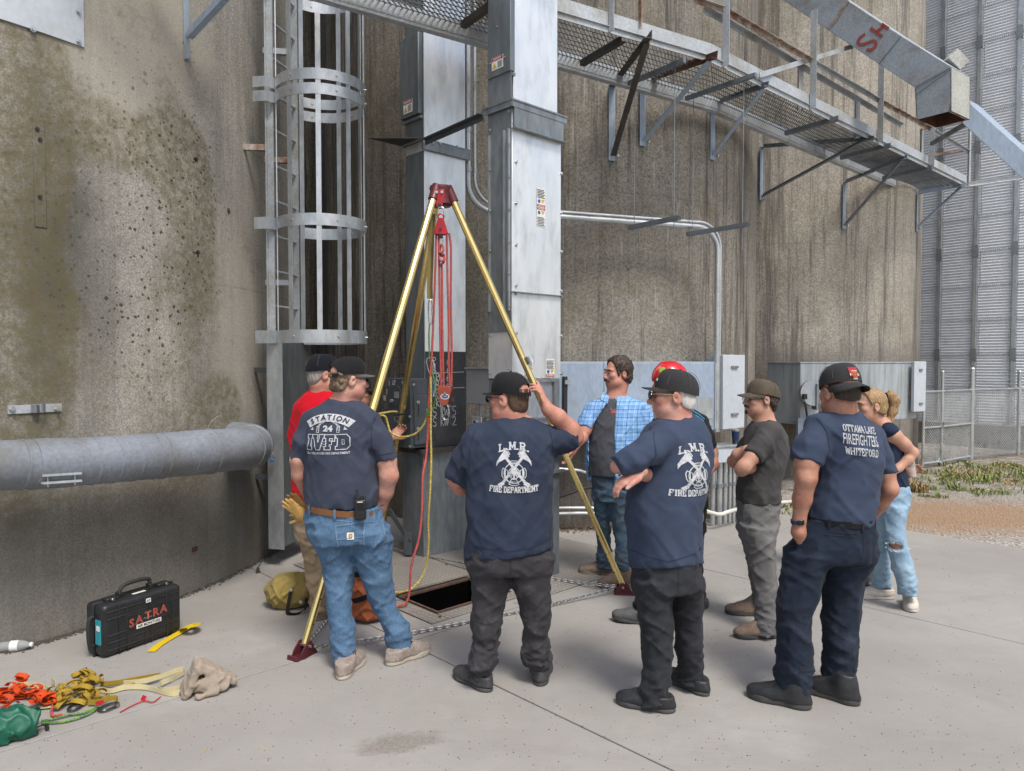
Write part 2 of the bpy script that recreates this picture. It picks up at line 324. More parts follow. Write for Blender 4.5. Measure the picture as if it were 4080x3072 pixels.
M['rope_red'] = rope_mat('red_kernmantle_rope', (.56, .10, .075), (.12, .09, .17))
M['rope_yellow'] = rope_mat('yellow_kernmantle_rope', (.47, .36, .06), (.62, .56, .32))
M['rope_green'] = rope_mat('green_kernmantle_rope', (.16, .33, .06), (.05, .10, .12))
def web_mat(name, c1, c2):
 n = NT(name); p = n.pos(); w = n.noise(p, 230., 2)
 n.set(color=n.mix(n.ramp(w, .35, .65), c1, c2), rough=.8, spec=.25, normal=n.bump(w, .4, .002)); return n.m
M['web_olive'] = web_mat('olive_webbing', (.36, .245, .03), (.28, .18, .025))
M['web_orange'] = web_mat('orange_webbing', (.62, .075, .015), (.50, .055, .012))
M['web_cream'] = web_mat('cream_webbing', (.55, .49, .26), (.62, .56, .36))
M['web_yellow'] = web_mat('yellow_strap', (.62, .46, .012), (.55, .39, .01))
M['web_tan'] = web_mat('tan_sling', (.26, .21, .085), (.20, .16, .06))
M['red_plastic'] = simple('red_plastic', (.50, .02, .03), rough=.4)
M['kernel'] = simple('corn_kernel', (.55, .33, .08), (.6, .42, .16), 20., .5)
M['leaf'] = simple('weed_leaf', (.17, .23, .06), (.25, .28, .10), 8., .6)
M['straw'] = simple('dry_grass', (.36, .27, .12), (.28, .20, .09), 8., .8)
def glass_mat(name, tint, rough=.05, alpha=.45):
 n = NT(name); n.set(color=tint, rough=rough, trans=.7, ior=1.12, spec=.6); return n.m
M['clear_plastic'] = glass_mat('clear_plastic', (.90, .92, .93))
M['lens'] = simple('dark_sunglass_lens', (.008, .008, .010), rough=.08, rvar=.02)
M['cyan_tape'] = simple('cyan_label', (.03, .30, .36), rough=.5)
M['navy_cup'] = simple('navy_enamel', (.012, .035, .10), rough=.3, rvar=.05)
# pavement
def pavement():
 n = NT('broom_finished_concrete'); p = n.pos(); x, y, z = n.sep(p)
 c = n.mix(n.ramp(n.noise(p, .7, 6, .62), .36, .66), (.345, .333, .313), (.275, .265, .25))
 c = n.mix(n.ramp(n.noise(p, 2.5, 5, .72), .50, .72, 0., .5), c, (.265, .252, .233))
 c = n.mix(n.ramp(n.noise(n.pos((1, 1, 1), loc=(4, 9, 0)), 1.1, 4, .6), .56, .72, 0., .5), c, (.41, .40, .382)); c = n.mix(n.ramp(n.noise(n.pos((.5, 1.6, 1), rotz=AX, loc=(2, 5, 0)), 1.3, 5, .7, .6), .54, .70, 0., .45), c, (.25, .238, .22))
 br = n.noise(n.pos((3., 60., 1), rotz=AX - R(90)), 3., 3, .6); c = n.mix(n.ramp(br, .42, .66, 0., .30), c, (.28, .265, .245))
 f = n.noise(p, 210., 3, .75); c = n.mix(n.ramp(f, .54, .68, 0., .5), c, (.19, .18, .165)); c = n.mix(n.ramp(f, .44, .32, 0., .35), c, (.58, .56, .53))
 d = n.voro(n.pos((1, 1, 1), loc=(.3, .6, 0)), 2.6); dd = n.math('ADD', d, n.math('MULTIPLY', n.noise(p, 30., 3), .06)); keep = n.ramp(n.new('ShaderNodeSeparateColor', inp={0: n.voro(n.pos((1, 1, 1), loc=(.3, .6, 0)), 2.6, 'Color')}).outputs[0], .3, .35)
 c = n.mix(n.math('MULTIPLY', n.ramp(dd, .105, .08), n.math('MULTIPLY', keep, .6)), c, (.16, .155, .15))
 g = G(1590, 2960)                                   # the one big oil stain in the foreground
 ex = n.math('MULTIPLY', n.math('SUBTRACT', x, g.x), 1/.21); ey = n.math('MULTIPLY', n.math('SUBTRACT', n.math('SUBTRACT', y, g.y), n.math('MULTIPLY', n.math('SUBTRACT', x, g.x), .25)), 1/.10)
 rr = n.math('ADD', n.math('SQRT', n.math('ADD', n.math('MULTIPLY', ex, ex), n.math('MULTIPLY', ey, ey))), n.math('MULTIPLY', n.math('SUBTRACT', n.noise(p, 14., 5, .7), .5), 1.6))
 c = n.mix(n.math('MULTIPLY', n.ramp(rr, 1.15, .6), n.ramp(n.noise(p, 60., 2), .3, .6, .3, .75)), c, (.185, .165, .14))
 n.set(color=c, rough=.9, spec=.25, normal=n.bump(br, .22, .004, n.bump(f, .35, .003))); return n.m
M['pavement'] = pavement()
def gravel():
 n = NT('gravel_and_dirt'); p = n.pos(); x, y, z = n.sep(p)
 st = n.voro(p, 42., 'Color'); s1 = n.new('ShaderNodeSeparateColor', inp={0: st}).outputs[0]
 c = n.mix(s1, (.22, .20, .18), (.50, .475, .44))
 c = n.mix(n.ramp(n.noise(p, 1.5, 4), .45, .65, 0., .5), c, (.30, .27, .22))
 g = G(3760, 2040); ex = n.math('MULTIPLY', n.math('SUBTRACT', x, g.x + .1), 1/1.7); ey = n.math('MULTIPLY', n.math('SUBTRACT', y, g.y), 1/1.05)
 rr = n.math('ADD', n.math('SQRT', n.math('ADD', n.math('MULTIPLY', ex, ex), n.math('MULTIPLY', ey, ey))), n.math('MULTIPLY', n.math('SUBTRACT', n.noise(p, 3., 6, .7), .5), 1.5))
 c = n.mix(n.math('MULTIPLY', n.ramp(rr, 1.25, .55), n.ramp(n.noise(p, 70., 3), .3, .6, .5, .95)), c, (.33, .205, .115))
 gy = n.ramp(n.math('ADD', y, n.math('MULTIPLY', n.noise(p, 1.2, 5, .7), 3.)), 10.6, 12.2, 0., .75)
 c = n.mix(n.math('MULTIPLY', gy, n.ramp(n.noise(p, 5., 5, .7), .42, .62)), c, (.12, .095, .05))
 n.set(color=c, rough=.95, spec=.2, normal=n.bump(n.voro(p, 42.), .9, .02)); return n.m
M['gravel'] = gravel()
def tread():
 n = NT('diamond_tread_plate'); a = n.pos((1, 1, 1), rotz=-AX); x, y, z = n.sep(a)
 s = 24.
 def lug(rot, ox):
  m = n.pos((s, s, 1), rotz=-AX + R(rot)); q = n.new('ShaderNodeVectorMath', operation='FRACTION', inp={0: m}).outputs[0]; u, v, w = n.sep(q)
  e = n.math('ADD', n.math('POWER', n.math('MULTIPLY', n.math('SUBTRACT', u, .5), 2.4), 2.), n.math('POWER', n.math('MULTIPLY', n.math('SUBTRACT', v, .5), 6.), 2.)); return n.ramp(e, 1.1, .5)
 h = n.math('MAXIMUM', lug(0, 0), n.math('MULTIPLY', lug(90, .5), 1.))
 c = n.mix(n.ramp(n.noise(a, 2.2, 5, .65), .4, .68), (.235, .22, .20), (.30, .275, .24)); c = n.mix(n.ramp(n.noise(a, 6., 5, .7), .55, .75, 0., .55), c, (.22, .12, .065))
 c = n.mix(n.math('MULTIPLY', h, .45), c, (.44, .43, .41))
 n.set(color=c, rough=.6, metal=.25, normal=n.bump(h, .8, .004)); return n.m
M['tread'] = tread()
# ---------------------------------------------------------------- ground, pavement, pit
def uvrect(mb, u0, u1, v0, v1, z0, z1):
 return mb.box(W((u0+u1)/2, (v0+v1)/2, (z0+z1)/2), (u1-u0, v1-v0, z1-z0), MUV)
HU0, HU1, HV0, HV1 = 3.16, 3.83, 4.10, 4.56          # the open pit hatch
m = MB(); zz = -.035; E4 = 220
for a, b, c, d in ((-E4, E4, -E4, HV0-.05), (-E4, E4, HV1+.05, E4), (-E4, HU0-.05, HV0-.05, HV1+.05), (HU1+.05, E4, HV0-.05, HV1+.05)):
 m.add([W(a, c, zz), W(b, c, zz), W(b, d, zz), W(a, d, zz)], [(0, 1, 2, 3)])
single(m, 'ground', M['gravel'], 'grey gravel and bare dirt beyond the concrete apron', 'ground', kind='structure')
pv = MB()
for a, b, c, d in ((-8, 8.3, -8, HV0-.04), (-8, 8.3, HV1+.04, 8.5), (-8, HU0-.04, HV0-.04, HV1+.04), (HU1+.04, 8.3, HV0-.04, HV1+.04)):
 uvrect(pv, a, b, c, d, -.12, -.014)
pv = tag(pv.build('pavement', simple('joint_filler', (.10, .09, .08), rough=.95)), 'pale broom-finished concrete apron in front of the silos', 'pavement', kind='structure')
j = .005
for a, b, c, d in ((-8, 2.68, -8, 4.02), (-8, 2.68, 4.02, 8.5), (2.68, 5.52, -8, 3.80), (5.52, 8.36, -8, 3.63), (5.52, 8.36, 3.63, 8.5), (2.68, 2.99, 3.80, 8.5), (5.44, 5.52, 3.80, 8.5), (2.99, 5.44, 5.98, 8.5), (2.99, HU0-.045, 3.80, 5.98), (HU1+.045, 5.44, 3.80, 5.98), (HU0-.045, HU1+.045, 3.80, HV0-.045), (HU0-.045, HU1+.045, HV1+.045, 5.98)):
 g = j if (b-a) > .5 and (d-c) > 1.2 else .0015
 o = uvrect(MB(), a+g, b-g, c+g, d-g, -.10, 0).build('concrete_slab', M['pavement'], pv, bevel=.004 if g == j else 0)
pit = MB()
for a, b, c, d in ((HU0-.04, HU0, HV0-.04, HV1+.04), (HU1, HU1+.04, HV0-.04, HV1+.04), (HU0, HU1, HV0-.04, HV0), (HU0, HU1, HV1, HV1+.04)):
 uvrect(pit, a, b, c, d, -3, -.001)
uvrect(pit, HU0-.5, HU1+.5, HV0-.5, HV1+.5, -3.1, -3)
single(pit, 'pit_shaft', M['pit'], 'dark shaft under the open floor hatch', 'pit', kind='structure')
# steel deck plates around the hatch
tp = thing('tread_plate_deck', 'rusty diamond tread steel deck around the open hatch', 'steel deck', W(4.2, 4.8, 0))
for a, b, c, d in ((2.99, HU0-.03, 3.945, 5.96), (HU0-.03, 3.99, 3.945, HV0-.03), (HU0-.03, 3.985, 4.62, 5.96), (HU1+.03, 3.985, HV0-.03, 4.60), (4.0, 5.43, 3.82, 4.86), (4.0, 5.43, 4.87, 5.96)):
 uvrect(MB(), a, b-.006, c, d-.006, .003, .011).build('tread_plate', M['tread'], tp, bevel=.002)
fr = MB()
for a, b, c, d in ((HU0-.018, HU1+.018, HV0-.018, HV0), (HU0-.018, HU1+.018, HV1, HV1+.018), (HU0-.018, HU0, HV0, HV1), (HU1, HU1+.018, HV0, HV1)):
 uvrect(fr, a, b, c, d, -.008, .016)
fr.build('hatch_frame', simple('dark_rust', (.085, .05, .038), (.12, .075, .055), 20., .9), tp)
ht = MB(); ht.box(W((HU0+HU1)/2, HV1+.34, .036), (HU1-HU0+.06, .62, .012), MUV @ Matrix.Rotation(R(1.5), 3, 'X'))
ht.build('hatch_lid', M['tread'], tp)
for u, v in ((3.1, 4.0), (3.6, 3.98), (3.9, 3.99), (4.1, 3.9), (4.7, 3.88), (5.3, 3.9), (4.1, 4.8), (3.95, 5.0), (3.5, 5.2), (3.1, 4.8), (3.1, 5.4)):
 MB().cyl(W(u, v, .011), W(u, v, .018), .012, 6).build('bolt_head', M['rust'], tp)
# ---------------------------------------------------------------- silos
def silo(i, mat, label, h=13.):
 (cx, cy), rr = SILO[i]; mb = MB(); n = 128
 zs = [-.3, 0, 1.2, 2.4, 3.6, 4.8, 6, 8, 10, h]; vsx = []
 rnd = random.Random(i)
 for z in zs:
  for k in range(n):
   t = 2*math.pi*k/n; q = rr
   vsx.append((cx + math.cos(t)*q, cy + math.sin(t)*q, z))
 fs = [(a*n+k, a*n+(k+1) % n, (a+1)*n+(k+1) % n, (a+1)*n+k) for a in range(len(zs)-1) for k in range(n)] + [tuple(range((len(zs)-1)*n, len(zs)*n))]
 mb.add(vsx, fs)
 o = mb.build('concrete_silo', mat, None, smooth=True)
 return tag(o, label, 'silo', 'poured concrete silos in a row')
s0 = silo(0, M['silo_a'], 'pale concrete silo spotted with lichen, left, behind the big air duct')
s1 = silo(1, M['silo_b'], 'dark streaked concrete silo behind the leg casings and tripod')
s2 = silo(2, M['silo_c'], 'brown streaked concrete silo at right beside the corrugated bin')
lw = MB(); lw.box((-2.9, 11.6, 5.5), (2.2, .4, 11.6)); single(lw, 'link_wall', M['silo_b'], 'narrow concrete wall closing the gap between the left and middle silos', 'wall')
def silo_strip(i, px, y0, y1, wpx, mat, name, parent, off=.006, depth=.008):
 p0, n0 = on_silo(px, y0, i); p1, _ = on_silo(px, y1, i); p1.x, p1.y = p0.x, p0.y
 wd = wpx*p0.y/FPX; t = Vector((-n0.y, n0.x, 0)); mb = MB()
 mb.box((p0+p1)/2 + n0*off*.2, (wd/abs(t.x) if abs(t.x) > .3 else wd*1.6, depth, (p0-p1).length), Matrix((t, n0, Z3)).transposed()); return mb.build(name, mat, parent, bevel=.003)
M['scar'] = simple('old_bracket_scar', (.46, .42, .355), (.37, .31, .24), 5., .95, 0., .7, 70., .4, 70.)
silo_strip(0, 153, 470, 905, 24, M['silo_a'], 'bracket_scar', s0); silo_strip(0, 778, 640, 1005, 14, M['silo_a'], 'bracket_scar', s0)
for px, py, r in ((146, 515, .012), (157, 556, .012), (157, 785, .012), (778, 635, .016), (785, 1004, .014)):
 p, nn = on_silo(px, py, 0); MB().cyl(p - nn*.01, p + nn*.0135, r, 10).build('bolt_hole', M['ink'], s0)
# rusty spall at mid wall
p, nn = on_silo(910, 840, 0); MB().ball(p, .016, 6, (1, 1, 1.6)).build('rusty_spall', M['rust'], s0)
# ---------------------------------------------------------------- corrugated steel bin
BC, BR = Vector((14.8, 20.1, 0)), 6.5
binr = thing('grain_bin', 'tall corrugated galvanised grain bin with vertical stiffeners, far right', 'grain bin', BC)
M['bin'] = simple('corrugated_bin_steel', (.78, .82, .88), (.72, .76, .82), 1.2, .45, .2, .1, 12., dirt=(.42, .42, .41), dirt_amt=.3, kind='Object')
def sheet_mesh(a0, a1, hgt, pitch=.0615, amp=.0095):
 mb = MB(); nc = 10; rows = int(round(hgt/pitch))*6
 vsx = []
 for i in range(rows+1):
  z = hgt*i/rows; q = BR + amp*math.cos(2*math.pi*z/pitch)
  for k in range(nc+1):
   t = a0 + (a1-a0)*k/nc; vsx.append((math.cos(t)*q, math.sin(t)*q, z))
 mb.add(vsx, [(i*(nc+1)+k, i*(nc+1)+k+1, (i+1)*(nc+1)+k+1, (i+1)*(nc+1)+k) for i in range(rows) for k in range(nc)])
 return mb.mesh('corrugated_sheet', True, 80)
SH = .738; sm = sheet_mesh(R(-11), R(11), SH-.004); sm.materials.append(M['bin'])
face = math.atan2(-BC.y, -BC.x)
for rg in range(13):
 for k in range(-3, 4):
  ang = face + R(22*k + (11 if rg % 2 else 0)); o = bpy.data.objects.new('corrugated_sheet', sm); link(o, binr); o.location = (0, 0, .47 + rg*SH); o.rotation_euler = (0, 0, ang); o.scale = ((1.0 + (.0012 if (k+rg) % 2 else 0)),)*2 + (1,)
fd = MB(); fd.lathe([(6.72, -.2), (6.72, .45), (6.70, .47), (6.3, .47), (6.3, -.2)], BC, None, 96); fd.build('foundation_ring', M['silo_c'], binr, smooth=True)
hat = MB()
for y0, y1, x0, x1 in ((-.055, -.03, 0, .004), (.03, .055, 0, .004), (-.034, -.03, 0, .05), (.03, .034, 0, .05), (-.034, .034, .046, .05)):
 hat.box(((x0+x1)/2, (y0+y1)/2, 4.9), (x1-x0, y1-y0, 9.8))
hm = hat.mesh('stiffener'); hm.materials.append(M['galv'])
spl = MB(); spl.box((.053, 0, 0), (.005, .105, .26)); spl.box((.03, 0, 0), (.052, .1, .26)); spm = spl.mesh('splice_plate'); spm.materials.append(M['galv_dull'])
bt = MB(); bt.cyl((0, 0, 0), (.012, 0, 0), .009, 6); btm = bt.mesh('sheet_bolt'); btm.materials.append(M['bolt'])
for k in range(-10, 13):
 ang = face + R(6.25*k + 1.0); o = bpy.data.objects.new('stiffener', hm); link(o, binr); d = Vector((math.cos(ang), math.sin(ang), 0)); o.location = d*(BR+.011) + Z3*.47; o.rotation_euler = (0, 0, ang)
 if -6 < k < 7:
  for rg in range(2, 13, 3):
   q = bpy.data.objects.new('splice_plate', spm); link(q, o); q.location = (0, 0, rg*SH)
# vertical seam bolts and ring seam bolts in view (joined: far too small to pick apart)
bb = MB()
for rg in range(13):
 for k in range(-2, 3):
  ang = face + R(22*k + 11 + (11 if rg % 2 else 0))
  for da in (-.006, .006):
   for q in range(13):
    d = Vector((math.cos(ang+da), math.sin(ang+da), 0)); c = BC + d*(BR+.008) + Z3*(.49 + rg*SH + q*SH/13); bb.box(c, (.02, .02, .02))
 for q in range(150):
  ang = face + R(-25 + q*50/150); d = Vector((math.cos(ang), math.sin(ang), 0)); bb.box(BC + d*(BR+.012) + Z3*(.475 + rg*SH), (.018, .018, .018))
bb = bb.build('seam_bolts', M['bolt'], binr); bb['kind'] = 'stuff'
# ---------------------------------------------------------------- chain-link fence and gate
FL, FM, FR_, FE = G(3676, 1859), G(3749, 1850), G(3867, 1829), G(4055, 1812)
FX = FE + (FE-FR_)*1.6
fence = thing('chain_link_fence', 'galvanised chain-link fence with gate in front of the bin', 'fence', FR_)
def fence_post(p, h, r, name='fence_post'):
 mb = MB(); mb.cyl(p, p + Z3*h, r, 12); mb.ball(p + Z3*h, r*1.15, 6, (1, 1, .7)); return mb.build(name, M['conduit'], fence, smooth=True)
fence_post(FL, 1.33, .022, 'gate_post'); fence_post(FM, 1.62, .025, 'gate_post'); fence_post(FR_, 1.66, .042); fence_post(FE, 1.60, .036); fence_post(FX, 1.6, .036)
def rail(a, b, z, r=.019, name='fence_rail'):
 MB().cyl(a + Z3*z, b + Z3*z, r, 10).build(name, M['conduit'], fence, smooth=True)
for a, b in ((FL, FM), (FM, FR_)):
 for z in (.05, .66, 1.28): rail(a, b, z, .019, 'gate_rail')
rail(FR_, FE, 1.28); rail(FE, FX, 1.28)
def link_mesh(a, b, z0, z1, sp=.055):
 L = (b-a).length; d = (b-a).normalized(); H = z1-z0; mb = MB(); nn = d.cross(Z3)
 k = -H
 while k < L:
  for s_ in (1, -1):
   t0 = max(0, -k); t1 = min(H, L-k)
   if t1 > t0:
    x0, x1 = k+t0, k+t1; y0, y1 = (t0, t1) if s_ > 0 else (H-t0, H-t1)
    mb.tube([a + d*x0 + Z3*(z0+y0) + nn*.003*s_, a + d*x1 + Z3*(z0+y1) + nn*.003*s_], .0038, 3)
  k += sp
 o = mb.build('chain_link_mesh', M['conduit'], fence); o['kind'] = 'stuff'
link_mesh(FL, FM, .05, 1.28); link_mesh(FM, FR_, .05, 1.28); link_mesh(FR_, FE, .04, 1.28); link_mesh(FE, FX, .04, 1.28)
for z in (1.37, 1.46, 1.55):
 MB().tube([FM + Z3*z, FR_ + Z3*(z+.04), FE + Z3*z, FX + Z3*z], .004, 4).build('barbed_wire', M['bolt'], fence)
hh = MB(); hh.beam(FM + Z3*.6, FM + Vector((.02, -.05, .75)), .03, .02); hh.tube([FM + Vector((-.05, -.04, .12)), FM + Vector((-.09, -.05, .06)), FM + Vector((-.02, -.05, .03))], .012, 6); hh.build('gate_latch', M['conduit'], fence)
# weeds, dry grass
def blades(name, mat, spots, label, cat, seed=1):
 rnd = random.Random(seed); mb = MB()
 for (c, rad, hgt, cnt) in spots:
  for _ in range(cnt):
   a = rnd.uniform(0, 6.28); q = rad*math.sqrt(rnd.random()); b = c + Vector((math.cos(a)*q, math.sin(a)*q, -.035)); hh_ = hgt*rnd.uniform(.45, 1.2); ln = rnd.uniform(.1, .7); a2 = rnd.uniform(0, 6.28); d = Vector((math.cos(a2), math.sin(a2), 0)); s = d.cross(Z3)*rnd.uniform(.006, .016)
   m1 = b + Z3*hh_*.6 + d*hh_*ln*.35; t = b + Z3*hh_*(1-.3*ln) + d*hh_*ln
   mb.add([b-s*.5, b+s*.5, m1+s, m1-s, t], [(0, 1, 2, 3), (3, 2, 4)])
 o = mb.build(name, mat); return tag(o, label, cat, kind='stuff')
rnd = random.Random(5); sp = []
for _ in range(46):
 px = rnd.uniform(3680, 4120); py = rnd.choice([rnd.uniform(1835, 1900), rnd.uniform(1880, 1975)]); c = G(px, py); sp.append((c, rnd.uniform(.08, .3), rnd.uniform(.03, .09), rnd.randint(14, 40)))
for _ in range(12): sp.append((G(rnd.uniform(3760, 4100), rnd.uniform(1840, 1930)), rnd.uniform(.1, .25), rnd.uniform(.06, .12), 40))
for px, py in ((3090, 2020), (3115, 2045), (3150, 2010), (3000, 2060)): sp.append((G(px, py), .15, .07, 30))
blades('weeds', M['leaf'], sp, 'low green weeds growing in the gravel by the fence', 'weeds')
blades('dry_grass', M['straw'], [(G(3640, 1945), .14, .16, 90), (G(3665, 1950), .12, .14, 70), (G(3625, 1950), .1, .1, 40), (G(3100, 2050), .2, .05, 60), (G(3160, 2070), .2, .04, 50)] + [(G(rnd.uniform(3800, 4100), rnd.uniform(1850, 1920)), .3, .07, 40) for _ in range(14)], 'tuft of dry straw-coloured grass against the right silo', 'dry grass', 3)
blades('weed_sprig', M['leaf'], [(G(728, 2375), .025, .05, 14), (G(745, 2372), .02, .04, 10), (G(1098, 2658), .018, .012, 10)], 'tiny green weed sprouting at the foot of the left silo', 'weed', 4)
# leaf litter along the foot of the middle silo and dirt along the left one
def litter(name, mat, curve, n, spread, size, label, seed):
 rnd = random.Random(seed); mb = MB()
 for _ in range(n):
  p, nn = curve(rnd.random()); p = p + nn*abs(rnd.gauss(0, spread)) ; p.z = rnd.uniform(.002, .012); s = size*rnd.uniform(.4, 1.3); mb.box(p, (s, s*rnd.uniform(.4, 1), s*.35), Matrix.Rotation(rnd.uniform(0, 6.28), 3, 'Z') @ Matrix.Rotation(rnd.uniform(-.5, .5), 3, 'X'))
 return tag(mb.build(name, mat), label, 'litter', kind='stuff')
def foot(i, px0, px1):
 def f(t):
  p, nn = on_silo(px0 + (px1-px0)*t, 2100, i); return p, nn
 return f
M['litter'] = simple('brown_litter', (.12, .075, .05), (.2, .15, .1), 60., .9)
def grit(n, seed):
 rnd = random.Random(seed); mb = MB()
 for _ in range(n):
  p = G(rnd.uniform(-100, 4200), rnd.uniform(2150, 3080)**1.0); s = rnd.uniform(.0012, .0035); u_, v_ = p.x*U3.x+p.y*U3.y, p.x*V3.x+p.y*V3.y
  if 2.9 < u_ < 5.5 and 3.8 < v_ < 6 or u_ > 8.3: continue
  mb.box(p + Z3*s*.5, (s*1.4, s, s), Matrix.Rotation(rnd.uniform(0, 3), 3, 'Z'))
 tag(mb.build('grit', M['litter']), 'fine brown grit scattered over the concrete apron', 'grit', kind='stuff')
M['dirt'] = simple('dark_crumbs', (.07, .06, .05), (.12, .1, .08), 60., .95)
litter('leaf_litter', M['litter'], foot(1, 2230, 2960), 900, .12, .022, 'brown leaf litter along the foot of the middle silo', 2)
litter('dirt_crumbs', M['dirt'], foot(0, 0, 1150), 1500, .03, .011, 'dark dirt crumbs along the foot of the left silo', 6)
grit(1500, 12)
# ---------------------------------------------------------------- overhead walkway
ZW = 4.70
def GW(px, py, z=ZW): return G(px, py, z)
Fpts = [GW(2241, 79), GW(2830, 248), GW(3853, 746)]
Bpts = [GW(2241, 235), GW(2846, 420), GW(3663, 772)]
def lerp_line(P, Q, t): return P + (Q-P)*t
F0 = Fpts[0] + (Fpts[0]-Fpts[1]).normalized()*3.6; d01 = (Fpts[1]-Fpts[0]).normalized()
B0 = GW(1488, 0) - d01*1.6
FP = [F0] + Fpts[1:]; BP = [B0] + Bpts[1:]
walk = thing('catwalk', 'galvanised overhead catwalk with open grating along the silos', 'catwalk', FP[1])
def seg_idx(): return range(len(FP)-1)
for i in seg_idx():
 a, b = FP[i], FP[i+1]; c, d = BP[i], BP[i+1]; out = (b-a).normalized().cross(Z3)
 fa = MB(); fa.beam(a + Z3*.115, b + Z3*.115, .006, .13); fa.build('toe_board', M['paint_worn'], walk)
 fa = MB(); fa.beam(a + Z3*.025, b + Z3*.025, .012, .05); fa.beam(a + Z3*.052, b + Z3*.052, .05, .006); fa.build('edge_channel', M['paint_worn'], walk)
 fb = MB(); fb.angle(c - Z3*.06, d - Z3*.06, .07, .008, (-out.x, -out.y, 0)); fb.beam(c + Z3*.03, d + Z3*.03, .008, .12); fb.build('wall_side_channel', M['paint_worn'], walk)
# planks of serrated grating: cross ribs and diamond strands as real bars, one plank per bay
def bay(i, t): return lerp_line(FP[i], FP[i+1], t), lerp_line(BP[i], BP[i+1], t)
for i in seg_idx():
 L = (FP[i+1]-FP[i]).length; nb = max(1, int(round(L/1.5)))
 for k in range(nb):
  mb = MB(); t0, t1 = k/nb, (k+1)/nb; n = int((t1-t0)*L/.046)
  rows = 9
  for q in range(n+1):
   t = t0 + (t1-t0)*q/n; f, b = bay(i, t); t2 = t0 + (t1-t0)*min(q+.5, n)/n; f2, b2 = bay(i, t2)
   mb.beam(f + Z3*.058, b + Z3*.058, .005, .012)
  for r_ in range(rows+1):
   s_ = (r_+.02)/(rows+.04); f0, b0 = bay(i, t0+.002); f1, b1 = bay(i, t1-.002)
   mb.beam(lerp_line(f0, b0, s_) + Z3*.062, lerp_line(f1, b1, s_) + Z3*.062, .014, .004)
  mb.build('grating_plank', M['galv_dull'], walk)
def on_front(px, py0=0):
 best = None
 for i in seg_idx():
  a, b = FP[i], FP[i+1]
  for k in range(201):
   p = lerp_line(a, b, k/200); r = abs(2040 + FPX*p.x/(p.y*math.cos(PITCH) - (p.z-CAM_H)*math.sin(PITCH)) - px)
   if best is None or r < best[0]: best = (r, p)
 return best[1].copy()
def hgt_at(p, py):
 return at(2040, py, p.y).z
posts = []
for px, ytop, w in ((2421, -250, .06), (2872, -200, .075), (3222, 45, .075), (3490, 240, .075), (3698, 500, .07)):
 p = on_front(px); top = min(hgt_at(p, ytop), ZW+1.15); o = MB(); out = (FP[2]-FP[1]).normalized().cross(Z3)
 o.angle(p + out*.012 + Z3*.0, Vector((p.x, p.y, top)) + out*.012, w, .007, (FP[2]-FP[1]).normalized(), (out.x, out.y, 0)); o.build('rail_post', M['paint_worn'], walk); posts.append((p, top))
pe = FP[-1]; be = BP[-1]
for p, nm in ((pe, 'end_post'), (be, 'end_post')):
 MB().angle(p + Z3*.05, p + Z3*1.1, .05, .006).build(nm, M['paint_worn'], walk)
rm = MB(); rr_ = [posts[1][0]*1 - d01*2.2 + Z3*.58] + [posts[k][0] + Z3*.58 for k in (1, 2, 3)] + [Vector((posts[4][0].x, posts[4][0].y, posts[4][1]-.03)), pe + Z3*.60]
for a, b in zip(rr_, rr_[1:]): MB().angle(a, b, .045, .005, (0, -1, 0), (0, 0, -1)).build('mid_rail', M['rust_edge'] if random.random() < .4 else M['paint_worn'], walk)
wr_ = [GW(2800, 30, ZW+.55) , GW(2887, 79, ZW+.55), GW(3220, 278, ZW+.55), GW(3590, 496, ZW+.55)]
for a, b in zip(wr_, wr_[1:]): MB().angle(a, b, .05, .005, (0, -1, 0), (0, 0, -1)).build('wall_side_rail', M['paint_worn'], walk)
for px, y in ((3184, 258), (3412, 392)):
 p = GW(px, y, ZW+.55); MB().angle(p, Vector((p.x, p.y, ZW+.03)), .05, .006).build('wall_side_post', M['paint_worn'], walk)
for z in (.6, 1.08): MB().angle(pe + Z3*z, be + Z3*z, .045, .005, (0, -1, 0)).build('end_rail', M['rust_edge'], walk)
MB().angle(posts[0][0] + Z3*.12 + d01*.35, posts[0][0] + Z3*1.15 + d01*.35, .045, .006, d01).build('rail_post', M['rust_edge'], walk)
# cross bearers and wall brackets
def bracket(pw, ytop, ybot, fpx, fpy, mats, zf=ZW-.01, diag=True, dy=None, w=.06):
 wp = on_silo(pw, ytop, 1 if pw < 2980 else 2, .03)[0]; bot = Vector((wp.x, wp.y, at(pw, ybot, wp.y).z)); fp = GW(fpx, fpy, zf-.03); dd = (fp-wp).normalized(); sd = dd.cross(Z3)
 MB().angle(bot, wp + Z3*.02, w, .008, sd, -dd).build('wall_angle', mats[0], walk)
 MB().angle(wp, fp, w, .008, sd, (0, 0, 1)).build('bearer', mats[1], walk)
 if diag: MB().angle(bot + Z3*.05 - sd*.01, wp + (fp-wp)*.93 - Z3*.01 - sd*.01, w*.85, .008, sd, (0, 0, 1)).build('brace', mats[2], walk)
 MB().cyl(bot + Z3*.05 - sd*.03, bot + Z3*.05 - sd*.03 + dd*.03, .012, 6).build('anchor_bolt', M['bolt'], walk)
bracket(2452, 345, 640, 2598, 152, (M['paint'], M['black_steel'], M['black_steel']), w=.07)
bracket(2574, 332, 583, 2858, 235, (M['paint'], M['rust'], M['paint']), w=.075)
bracket(2850, 420, 637, 3063, 346, (M['paint'], M['steel_grey'], M['paint']))
bracket(3042, 590, 797, 3480, 560, (M['paint'], M['steel_grey'], M['steel_grey']))
bracket(3372, 730, 912, 3616, 632, (M['paint'], M['steel_grey'], M['steel_grey']))
bracket(3660, 775, 922, 3850, 742, (M['paint'], M['paint'], M['paint']))
